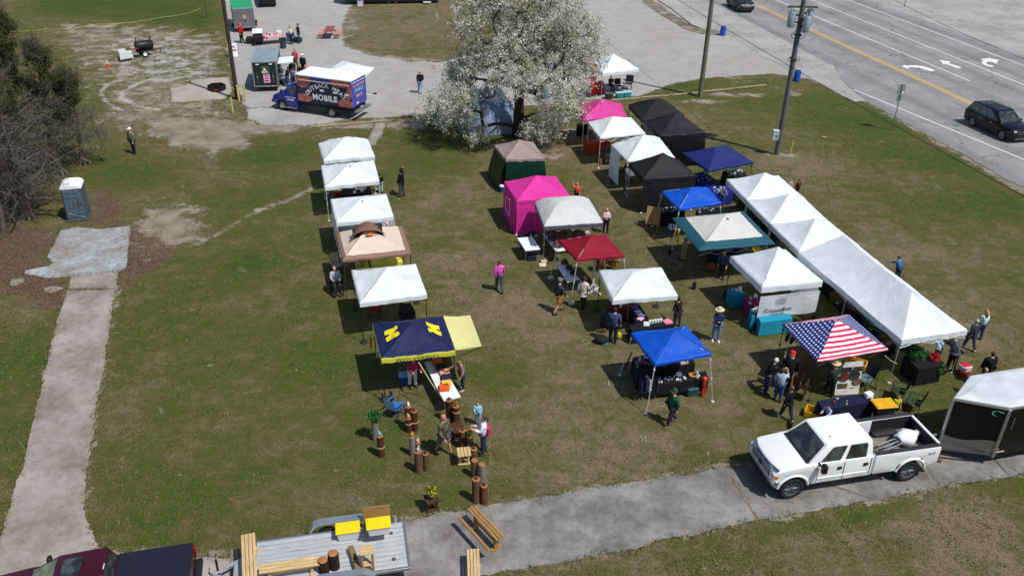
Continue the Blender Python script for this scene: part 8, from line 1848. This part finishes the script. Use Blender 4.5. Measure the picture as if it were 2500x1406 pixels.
for px, l, c in (((1990, 1016), 'open yellow tub on the grass beside the child in pale blue', '#dfae18'), ((2082, 918), 'yellow tray of wooden pieces behind the display board', '#d9a41c')):
 o = thing('yellow_tub', l, 'tub', G(*px), R(-30)); z_ = .0 if '1990' in str(px) else .5; mb = MB()
 for sx, sy, w_, d_ in ((-1, 0, .04, .5), (1, 0, .04, .5), (0, -1, .8, .04), (0, 1, .8, .04)): mb.box((sx*.4, sy*.25, z_+.15), (w_, d_, .26))
 mb.build('rim', mat(c, .4), o); mb = MB(); mb.box((0, 0, z_+.05), (.78, .48, .05)); mb.build('base', mat(c, .4), o)
 if z_: mb = MB(); [mb.tube([(-.38+.25*j, -.22, 0), (-.38+.25*j, -.22, z_)], .015, 4) for j in (0, 3)]; [mb.tube([(-.38+.25*j, .22, 0), (-.38+.25*j, .22, z_)], .015, 4) for j in (0, 3)]; mb.build('stand', blackp, o)
for j, (x_, y_) in enumerate(((2078, 905), (2086, 912))): mb = MB(); mb.tube([(-.3, 0, .06), (.3, 0, .10)], .05, 7); put(mb, 'wooden_piece', wood('#c98a4a', '#8a5a2a'), ('longer', 'shorter')[j]+' orange wooden piece lying in the yellow tray', 'wood piece', G(2082, 918)+V3((0, -.1+.2*j, .62)), R(-30)+.3*j)
campchair((2108, 942), R(120), '#5a7a80', 'grey-blue folding chair with a dark back behind the display board', '#23283a', False, col2='#2a3048')
def strap(a, b, r_, m, label, za=2.0): mb = MB(); A, B_ = G(*a), G(*b); mb.tube([A, A.lerp(B_, .5)+V3((0, 0, -.04)), B_], r_, 4); put(mb, 'guy_strap', m, label, 'strap', (0, 0, 0))
strap((1022, 884, 1.95), (1082, 978, .02), .018, mat('#d8d8a0', .8), 'pale yellow strap running from the navy tent down to the log posts')
strap((975, 958, 0.02), (1068, 1010, .02), .008, blackp, 'thin black line pegged on the grass beside the blue chair')
strap((2160, 868, 1.95), (2190, 888, 1.2), .014, mat('#c9c6a0', .8), 'short cream strap tying the flag-patterned tent to the ridged canopy')
def rtop(o, c, m): pass
T = tableq([(617, 84), (640, 82), (642, 92), (619, 95)], 'black-clothed barbecue table with a white sheet pan', black_cl, drop=.35); mb = MB(); mb.box((0, 0, .35), (.95, .04, .55), rx=-.9, bev=.01); put(mb, 'griddle_top', pl_w, 'open white griddle lid on the barbecue table', 'lid', on(T, .5, .2), .1)
mb = MB(); mb.ball((0, 0, .25), (.45, .3, .25), 12, 6, .2); put(mb, 'cloth_heap', mat('#d8d4c6', .8, 0, .3, 8), 'heap of white cloths on a dark crate beside the red-hooded person', 'cloths', G(605, 104), 0, smooth=60)
mb = MB(); mb.box((0, 0, .3), (1.5, .7, .6), bev=.04); put(mb, 'grill', mat('#1c1c1e', .5), 'low black grill in front of the white griddle lid', 'grill', G(622, 106), .05)
chk = NT('red_white_check'); s_ = chk.n('TexChecker'); s_.inputs['Scale'].default_value = 9; chk.l(chk.coord('Object'), s_.inputs[0]); s_.inputs[1].default_value = (.55, .04, .06, 1); s_.inputs[2].default_value = (.75, .7, .7, 1); chkm = chk.done(chk.bsdf(s_.outputs[0], .8))
T = tableq([(645, 84), (684, 81), (686, 88), (647, 92)], 'long table with a red and white checked cloth at the barbecue', chkm, drop=.18); scatter(T, 12, ['#c9c9c9', '#b0242c', '#e0e0e0', '#7a4a2a'], 'small red or white item on the checked table', group='goods on the checked table', s=.16)
mb = MB(); mb.lathe([(0, 0), (.28, 0), (.32, .14), (0, .14)], 16); put(mb, 'red_basin', mat('#b3202a', .5), 'red basin on the near side of the checked table', 'basin', G(648, 94, .6), 0, smooth=40)
mb = MB(); mb.box((0, 0, .15), (.5, .4, .3), bev=.02); put(mb, 'white_box', pl_w, 'white box at the right end of the checked table', 'box', on(T, .93, .3), .1)
o = thing('trash_bin', 'dark green round bin in front of the grey-green cooler', 'bin', G(692, 118)); mb = MB(); mb.lathe([(0, 0), (.27, 0), (.33, .85), (.35, .88), (.35, .92), (.31, .92), (.28, .5), (0, .5)], 20); mb.build('body', mat('#2c4744', .6), o, smooth=40); mb = MB(); mb.lathe([(.33, .84), (.355, .84), (.355, .93), (.33, .93)], 20, cap=False); mb.build('rim', mat('#1d2226', .6), o)
for px, l in (((1764, 87), 'blue barrel standing beside the bare wooden pole and the road'), ((1944, 198), 'blue barrel half behind the transformer pole'), ((1330, 240), 'blue barrel in the shade right of the blossoming tree trunk')):
 o = thing('barrel', l, 'barrel', G(*px), 0, 'blue plastic barrels'); mb = MB(); mb.lathe([(0, 0), (.26, 0), (.29, .04), (.295, .28), (.28, .30), (.295, .32), (.295, .58), (.28, .60), (.295, .62), (.29, .86), (.27, .90), (0, .90)], 20); mb.build('body', mat('#0d4fc0', .45), o, smooth=35); mb = MB(); mb.lathe([(0, .85), (.24, .85), (.24, .903), (0, .903)], 20); mb.build('lid', mat('#0a1c34', .5), o)
rz = heading((788, 97), (823, 97)); pr_ = mat('#8a4a48', .7, 0, .1); o = thing('picnic_table', 'red-brown picnic table with red and white benches on the gravel', 'picnic table', G(806, 90), rz)
for k in range(3): mb = MB(); mb.box((-.3+.3*k, 0, .75), (.28, 2.4, .05), bev=.01); mb.build('tabletop_board', pr_, o)
for s_ in (-1, 1):
 for k in range(4): mb = MB(); mb.box((s_*.85, -.9+.6*k, .44), (.5, .26, .05), bev=.01); mb.build('bench_board', mat('#b8433f', .7), o); mb = MB(); mb.box((s_*.85, -.6+.6*k-.0, .445), (.5, .12, .045), bev=.01); mb.build('bench_stripe', mat('#d9cfcc', .7), o)
for y_ in (-.8, .8): mb = MB(); mb.box((0, y_, .40), (1.9, .08, .08)); mb.tube([(-.25, y_, .7), (-.6, y_, 0)], .04, 4); mb.tube([(.25, y_, .7), (.6, y_, 0)], .04, 4); mb.build('leg', pr_, o)
def aframe(px, rz, label, sz=(.6, 1.0), txt=('OPEN', 'EAT'), col='#dfe1e4'):
 o = thing('sandwich_board', label, 'sign', G(*px), rz); w_, h_ = sz
 for s_ in (-1, 1):
  mb = MB(); mb.box((0, s_*.22, h_/2), (w_, .03, h_), rx=s_*.28, bev=.005); b_ = mb.build('board', mat(col, .6), o)
 mb = MB(); M_ = Matrix.Translation((0, -.245, h_*.55)) @ Matrix.Rotation(R(90)-.28, 4, 'X')
 for k, t_ in enumerate(txt): add_text(mb, t_, h_*.2, lambda a, b, k=k: M_ @ V3((a, b+h_*(.22-.26*k), .0)), .01)
 mb.build('lettering', mat('#8a3a4a', .7), o, fix=False); return o
aframe((570, 138), R(20), 'white lettered sandwich board standing behind the dark utility pole', (.8, 1.2), ('BBQ', 'FOOD')); aframe((881, 16), R(-5), 'small white sandwich board at the top of the picture beside the long trailer', (.6, .9), ('MENU',), '#b9bdc4')
o = thing('smoker_grill', 'black barrel smoker on a two-wheeled trailer on the bare dirt', 'smoker', G(356, 137), heading((333, 136), (385, 128))); mb = MB(); mb.lathe([(0, -.75), (.36, -.75), (.40, -.7), (.40, .7), (.36, .75), (0, .75)], 20, (0, 0, .98), 'X'); mb.build('barrel', mat('#151517', .5), o, smooth=40)
mb = MB(); mb.box((0, 0, .52), (1.5, .5, .12)); mb.tube([(.7, 0, .5), (1.5, 0, .42)], .04, 5); mb.tube([(1.4, 0, 0), (1.4, 0, .6)], .03, 5); mb.build('chassis', blackp, o)
for x_ in (-.62, .62): mb = MB(); mb.tube([(x_, 0, 1.3), (x_, 0, 1.75)], .045, 8); mb.build('chimney', blackp, o)
for s_ in (-1, 1): wheel(o, -.15, s_*.42, .30, .16, s_, pl_w, .6, style='steel')
mb = MB(); mb.box((-.85, -.3, .85), (.5, .3, .03)); mb.build('shelf', mat('#b02030', .5), o)
T = tableq([(288, 121), (318, 118), (322, 128), (292, 133)], 'folding table under a crumpled white plastic sheet beside the smoker', fabric('#d8dcd8', .1, 1.0, .4), drop=.5); flowers('greens', on(T, .8, .4)+V3((0, 0, .1)), .28, .12, 80, ['#8a9a3a'], 'yellow-green leaves on the plastic-covered table', 'greens')
o = thing('traffic_cone', 'orange traffic cone with a white top standing on the bare dirt', 'traffic cone', G(264, 166)); mb = MB(); mb.box((0, 0, .02), (.38, .38, .04), bev=.01); mb.lathe([(.15, .04), (.09, .38), (.0, .39)], 14); mb.build('cone', mat('#c9482a', .6), o, smooth=40); mb = MB(); mb.lathe([(.092, .38), (.045, .68), (0, .70)], 14); mb.build('stripe', mat('#d9d9d4', .6), o)
mb = MB(); mb.tube([(0, 0, 0), (0, 0, .5)], .008, 4); mb.box((.06, 0, .45), (.12, .005, .08)); put(mb, 'marker_flag', mat('#e0522c', .5), 'tiny orange marker flag in the turf right of the person in the white cap', 'flag', G(398, 363))
o = thing('fire_ring', 'black six-sided fire pit with an orange cut-out on the tan slab', 'fire pit', G(530, 220), .3); mb = MB()
out = [(.72*math.cos(k*math.pi/3), .72*math.sin(k*math.pi/3)) for k in range(6)]
for k in range(6):
 a, b_ = out[k], out[(k+1) % 6]; mb.quad((a[0], a[1], 0), (b_[0], b_[1], 0), (b_[0], b_[1], .42), (a[0], a[1], .42)); mb.quad((a[0]*.95, a[1]*.95, 0), (b_[0]*.95, b_[1]*.95, 0), (b_[0]*.95, b_[1]*.95, .42), (a[0]*.95, a[1]*.95, .42))
mb.build('wall', mat('#141414', .7), o, fix=False); mb = MB(); mb.lathe([(0, .02), (.6, .02), (.6, .05), (0, .08)], 12); mb.build('ash', mat('#2a2624', .95, 0, .6, 9), o); mb = MB(); d_ = V3((out[4][0]+out[5][0], out[4][1]+out[5][1], 0))/2; mb.box((d_.x*1.03, d_.y*1.03, .2), (.30, .03, .16), rz=math.atan2(d_.y, d_.x)+math.pi/2); mb.build('plate', mat('#c2502c', .6), o)
ybol = mat('#cdbb62', .7, 0, .2, 8)
for px, tp, r_, l in (((584, 246), 209, .075, 'left pale yellow bollard beside the dark utility pole'), ((600, 247), 206, .075, 'right pale yellow bollard beside the dark utility pole'), ((569, 276), 238, .06, 'weathered pale yellow post nearer than the two bollards')): p = G(*px); h = height_at(p.x, p.y, tp); mb = MB(); mb.tube([(0, 0, 0), (-.02, .02, h)], r_, 10); put(mb, 'bollard', ybol, l, 'bollard', p, 0, 'pale yellow posts', 50)
for px, tp, c, l in (((1878, 206), 181, '#a08a3a', 'short brown and yellow marker post at the edge of the grass'), ((1930, 376), 342, '#b5b02c', 'thin yellow stake beside the transformer pole'), ((1925, 378), 358, '#8a8378', 'thin grey stake next to the yellow one'), ((2281, 352), 340, '#c9645c', 'tiny pink flag stake at the road shoulder')): p = G(*px); h = height_at(p.x, p.y, tp); mb = MB(); mb.box((0, 0, h/2), (.07, .05, h), bev=.01); put(mb, 'stake', mat(c, .8), l, 'stake', p, .3)
mb = MB(); mb.box((0, 0, .04), (.34, .09, .07), bev=.01); put(mb, 'wood_scrap', pine, 'small pale wood scrap lying on the grass left of the road sign', 'wood scrap', G(2012, 337), -.5)
tape = mat('#b5b06a', .6)
def tapeline(pts, l, z=.75):
 mb = MB(); P = [G(a, b, z) for a, b in pts]
 for a, b_ in zip(P[:-1], P[1:]):
  n_ = 10; pr2 = None
  for i in range(n_+1):
   q = a.lerp(b_, i/n_)-V3((0, 0, .18*math.sin(math.pi*i/n_))); x_, y_ = mb.P(q), mb.P(q+V3((0, 0, .04)))
   if pr2: mb.F([pr2[0], x_, y_, pr2[1]])
   pr2 = (x_, y_)
 o = mb.build('barrier_tape', tape, None, fix=False); tag(o, l, 'tape')
tapeline([(-40, 75), (110, 72), (240, 60), (400, 42), (490, 22)], 'long yellow barrier tape strung across the turf at the top left'); tapeline([(378, 92), (410, 84), (480, 72)], 'short yellow barrier tape between the smoker and the far post', .5); tapeline([(320, 148), (350, 138)], 'short piece of yellow tape hanging by the plastic-covered table', .3)
for px, l in (((110, 84), 'thin stake holding the tape by the evergreens'), ((400, 54), 'thin stake holding the middle of the long tape')): mb = MB(); mb.tube([(0, 0, 0), (0, 0, .85)], .02, 5); put(mb, 'stake', oak, l, 'stake', G(*px))
polew = wood('#6b6256', '#403a33', .8, .95, 2)
def pole(foot, top, r0, r1, H, label, m=polew):
 p = G(*foot); d = V3((0, 0, H)); h2 = None
 o = thing('utility_pole', label, 'utility pole', p); tp = G(top[0], top[1], H if False else 9.0)
 k = [V3((0, 0, z_)) for z_ in (-.1, H*.33, H*.66, H)]
 mb = MB(); mb.tube(k, [r0, lerp(r0, r1, .33), lerp(r0, r1, .66), r1], 14); mb.build('pole', m, o, smooth=60); return o, k
pole((580, 242), (543, 0), .17, .13, 11, 'dark leaning utility pole beside the yellow bollards', wood('#4c4138', '#2a231d', .8, .95, 2))
p_ = G(1709, 236); o, k = pole((1709, 236), (1743, 0), .20, .15, 12, 'bare wooden utility pole in front of the gravel lane', wood('#77756a', '#4c4a41', .8, .95, 2))
o, k = pole((1896, 377), (1970, -5), .18, .15, 12, 'wooden utility pole carrying three grey transformers and an electric box', wood('#6a6c6c', '#3d3f3f', .8, .95, 2))
def alongk(k, z_): i = 1 if z_ < k[1].z else 2 if z_ < k[2].z else 3; f = (z_-k[i-1].z)/(k[i].z-k[i-1].z); return k[i-1].lerp(k[i], f)
trm = mat('#9aabb2', .35, .4, .08)
for dx, dy, dz in ((-.62, -.1, 0.15), (.30, -.42, -.05), (.62, .25, .25)):
 c_ = alongk(k, 9.0)+V3((dx, dy, dz)); mb = MB(); mb.lathe([(0, -.5), (.22, -.5), (.24, -.45), (.24, .40), (.20, .46), (0, .48)], 18, c_); tb = mb.build('transformer', trm, o, smooth=40)
 mb = MB(); mb.lathe([(.04, .46), (.07, .5), (.04, .54), (.07, .58), (.04, .62), (.06, .66), (0, .7)], 8, c_+V3((-.08, 0, 0))); mb.lathe([(.04, .46), (.07, .5), (.04, .54), (.07, .58), (0, .62)], 8, c_+V3((.1, .05, 0))); mb.build('insulator', mat('#7f97a4', .3), tb)
 mb = MB(); mb.box(alongk(k, 9.0)+V3((dx*.5, dy*.5, dz-.2)), (abs(dx)+.1, abs(dy)*.6+.06, .08)); mb.box(alongk(k, 9.0)+V3((dx*.5, dy*.5, dz+.25)), (abs(dx)+.1, abs(dy)*.6+.06, .08)); mb.build('bracket', blackp, o)
mb = MB(); mb.box(alongk(k, 9.9), (1.9, .12, .12)); mb.build('crossarm', polew, o)
for z_, r_ in ((8.15, .22), (6.6, .16)): mb = MB(); c_ = alongk(k, z_); [mb.tube([(c_.x+s_*.22+r_*math.cos(a), c_.y-.1, c_.z+r_*math.sin(a)) for a in [j*math.pi/6 for j in range(13)]], .018, 4) for s_ in (-1, 1)]; mb.box(c_, (.42, .42, .10), bev=.02); mb.build('cable_coil', blackp, o)
mb = MB(); q0 = alongk(k, .3)+V3((-.19, -.06, 0)); mb.tube([q0, alongk(k, 4)+V3((-.18, -.06, 0)), alongk(k, 8)+V3((-.17, -.06, 0))], .03, 6); mb.build('conduit', mat('#6e7478', .5, .3), o)
c_ = alongk(k, 1.45)+V3((-.36, -.12, 0)); mb = MB(); mb.box(c_, (.42, .3, .72), bev=.02); eb_ = mb.build('electric_box', mat('#b9c0c4', .5, .2, .06), o); mb = MB(); mb.box(c_+V3((.06, -.16, -.05)), (.12, .02, .1)); mb.build('latch', blackp, eb_)
PT = [G(1896, 377)+k[3], None]
wire = mat('#2c2d2f', .6)
def wirepx(a, za, b_, zb, l, sag=.5, r_=.018):
 A, B_ = G(a[0], a[1], za), G(b_[0], b_[1], zb); mb = MB(); mb.tube([A.lerp(B_, i/20)-V3((0, 0, sag*4*(i/20)*(1-i/20))) for i in range(21)], r_, 4, cap=False); put(mb, 'overhead_wire', wire, l, 'wire', (0, 0, 0))
wirepx((1560, -60), 6.4, (2620, 545), 6.4, 'thick overhead cable running along the edge of the road', .3, .022)
wirepx((2130, -30), 9.0, (2620, 190), 9.0, 'thin overhead wire crossing the far lanes of the road', .3, .014)
for px, tp, r_, c, l in (((506, 45), -30, .07, '#5c5548', 'short far wooden post at the top left of the gravel lot'), ((2207, 19), -40, .04, '#4a4c50', 'thin metal post beyond the road at the top edge'), ((1366, 30), -30, .05, '#4f8f7a', 'thin green post above the blossoming tree')): p = G(*px); mb = MB(); mb.tube([(0, 0, 0), (0, 0, 3.2)], r_, 8); put(mb, 'post', mat(c, .6), l, 'post', p, 0, None, 50)
p = G(2177, 319); h = height_at(p.x, p.y, 206); o = thing('road_sign', 'grey back of a road sign on a thin post at the road shoulder', 'road sign', p, ROAD_ANG+R(90)); mb = MB(); mb.box((0, 0, h/2), (.06, .04, h)); mb.build('post', mat('#70787c', .5, .4), o)
mb = MB(); mb.box((0, .04, h-.38), (.62, .02, .74), bev=.008); mb.build('sign_plate', mat('#8f9a9c', .5, .4, .08), o); mb = MB(); mb.box((0, .04, h-1.02), (.45, .02, .46), bev=.008); mb.build('lower_plate', mat('#8a9697', .5, .4, .08), o); mb = MB(); mb.box((.18, .025, h-.66), (.12, .01, .12)); mb.build('sticker', lw, o)
pt_ = G(181, 541); rz = heading((153, 543), (209, 538)); o = thing('portable_toilet', 'slate grey portable toilet with a white roof beside the evergreens', 'portable toilet', (pt_.x+.05, pt_.y+.6, 0), rz); gry = mat('#44535e', .5, 0, .08); gr2 = mat('#53626c', .5, 0, .08)
mb = MB(); mb.box((0, 0, 1.0), (1.1, 1.1, 1.9), bev=.05, top=.96); mb.build('body', gry, o)
mb = MB()
for k_ in range(9):
 pass
mb.prism([(-.57, 1.93), (.57, 1.93), (.57, 1.99), (.50, 2.12), (.30, 2.20), (-.30, 2.20), (-.50, 2.12), (-.57, 1.99)], -.58, .58, 'Y', bev=.04); mb.build('roof', mat('#e9edf0', .5, 0, .05), o, smooth=40)
mb = MB(); mb.box((0, -.56, 1.0), (.90, .05, 1.78), bev=.02); d_ = mb.build('door', gr2, o)
mb = MB(); mb.tube([(-.40, -.595, .22), (.40, -.595, .50)], .028, 4); mb.tube([(-.40, -.595, .50), (.40, -.595, .22)], .028, 4); mb.tube([(-.32, -.595, 1.38), (-.25, -.595, 1.46), (.25, -.595, 1.46), (.32, -.595, 1.38)], .025, 4)
for x_ in (-.22, 0, .22): mb.box((x_, -.592, 1.05), (.07, .03, .48), bev=.01)
for x_ in (-.2, .2): mb.box((x_, -.592, 1.72), (.26, .03, .07), bev=.01)
mb.build('door_rib', gry, d_); mb = MB(); mb.box((.38, -.60, 1.0), (.05, .04, .12), bev=.01); mb.build('handle', blackp, d_)
mb = MB(); mb.box((0, 0, .05), (1.2, 1.2, .10), bev=.02); mb.build('base', gry, o)
for s_ in (-1, 1): mb = MB(); [mb.box((s_*.555, -.3+.2*j, 1.1), (.02, .06, 1.3)) for j in range(4)]; mb.build('side_rib', gr2, o)
TS = tent('S', 'silver-blue tarpaulin tent half hidden behind the blossoming tree', [(1135, 222), (1222, 214), (1252, 256), (1142, 262)], 2.1, (1192, 212), fabric('#8fa2c4', .1, 1.0, .35, 'silver_blue_tarpaulin'), wrk=.04, valance=.1)
for k_ in range(4): wall(TS, k_, fabric('#8fa2c4', .1, 1.0, .35, 'silver_blue_tarpaulin'), bulge=.15, slope=.35)
mb = MB(); mb.lathe([(0, 0), (.05, 0), (.055, .28), (.02, .33), (0, .34)], 12); put(mb, 'bottle', mat('#dfe3e8', .4), 'white bottle hanging from the far left leg of the navy tent', 'bottle', G(916, 888)+V3((.1, 0, .35))); mb = MB(); mb.box((0, 0, 1.1), (.08, .06, .5), bev=.01); put(mb, 'orange_strap', mat('#d0481e', .7), 'orange strap tied to the far left leg of the navy tent', 'strap', G(910, 889))
# ------------------------------------------------------------ weeds, tufts and fallen leaves that break the flat turf
def chan(k, x, y):
 i = np.clip(np.searchsorted(xs, x), 0, NX-1); j = np.clip(np.searchsorted(ys, y), 0, NY-1); return ch[k].reshape(NY, NX)[j, i]
def blades(C, per, h, w_, spread):
 n = len(C)*per; c = np.repeat(C, per, 0); c = c+np.concatenate([rng.normal(0, spread, (n, 2)), np.zeros((n, 1))], 1); a = rng.uniform(0, 2*np.pi, n)
 d = np.stack([np.cos(a), np.sin(a), np.zeros(n)], 1); hh = (h*rng.uniform(.5, 1.4, n))[:, None]; ln = rng.normal(0, .5, (n, 2)); top = c+np.concatenate([ln*hh, hh], 1)
 return np.stack([c-d*w_, c+d*w_, top+d*w_*.3, top-d*w_*.3], 1).reshape(-1, 4, 3).reshape(-1, 3), np.arange(n*4).reshape(-1, 4)
gm = [leafm('blade_green', '#56702a', .3, .7), leafm('blade_dark', '#3c5520', .3, .7), leafm('blade_straw', '#a39467', .2, .8)]
q = rng.uniform(0, 1, (60000, 2)); yy = 17+q[:, 1]**1.5*75; xx = (q[:, 0]-.5)*(yy*1.30+12); nzv = np.array([mnoise.noise(Vector((a*.35, b*.35, 2)))+.6*mnoise.noise(Vector((a*1.3, b*1.3, 7))) for a, b in zip(xx, yy)])
ok = (nzv > -.05) & (chan('gravel', xx, yy) < .3) & (chan('dirt', xx, yy) < .5)
for P_ in PAVED: ok &= ~in_poly(xx, yy, P_)
C = np.stack([xx[ok], yy[ok], np.full(ok.sum(), -.02)], 1)
V, F4 = blades(C, 4, .055, .012, .05); npo = npmesh('grass', V, F4, gm, None, np.repeat(rng.choice([0, 0, 1, 2, 2], len(C)), 4)); tag(npo, kind='stuff')
E_ = []
for P_ in PAVED[2:]:
 for i in range(len(P_)):
  x, y = P_[i]
  if 15 < y < 100 and abs(x) < 70 and mnoise.noise(Vector((x*.6, y*.6, 4))) > -.18:
   for _ in range(3): E_.append((x+rng.normal(0, .07), y+rng.normal(0, .07), -.005))
E_ = np.array(E_); V, F4 = blades(E_, 4, .06, .014, .05); npo = npmesh('edge_grass', V, F4, gm, None, np.repeat(rng.choice([0, 1, 2, 2], len(E_)), 4)); tag(npo, kind='stuff')
q = rng.uniform(0, 1, (30000, 2)); yy = 28+q[:, 1]*30; xx = -38+q[:, 0]*24; ok = chan('litter', xx, yy) > rng.uniform(.3, 1, 30000)
C = np.stack([xx[ok], yy[ok], np.full(ok.sum(), .012)], 1); V, F4 = leafquads(C, .035, .02, 1); V[:, 2] = np.clip(V[:, 2], .0, .06)
npo = npmesh('leaf_litter', V, F4, [leafm('fallen_leaf', '#5a4030', .1, .9), leafm('fallen_leaf_pale', '#8a6f55', .1, .9)], None, rng.choice([0, 0, 1], len(C))); tag(npo, kind='stuff')
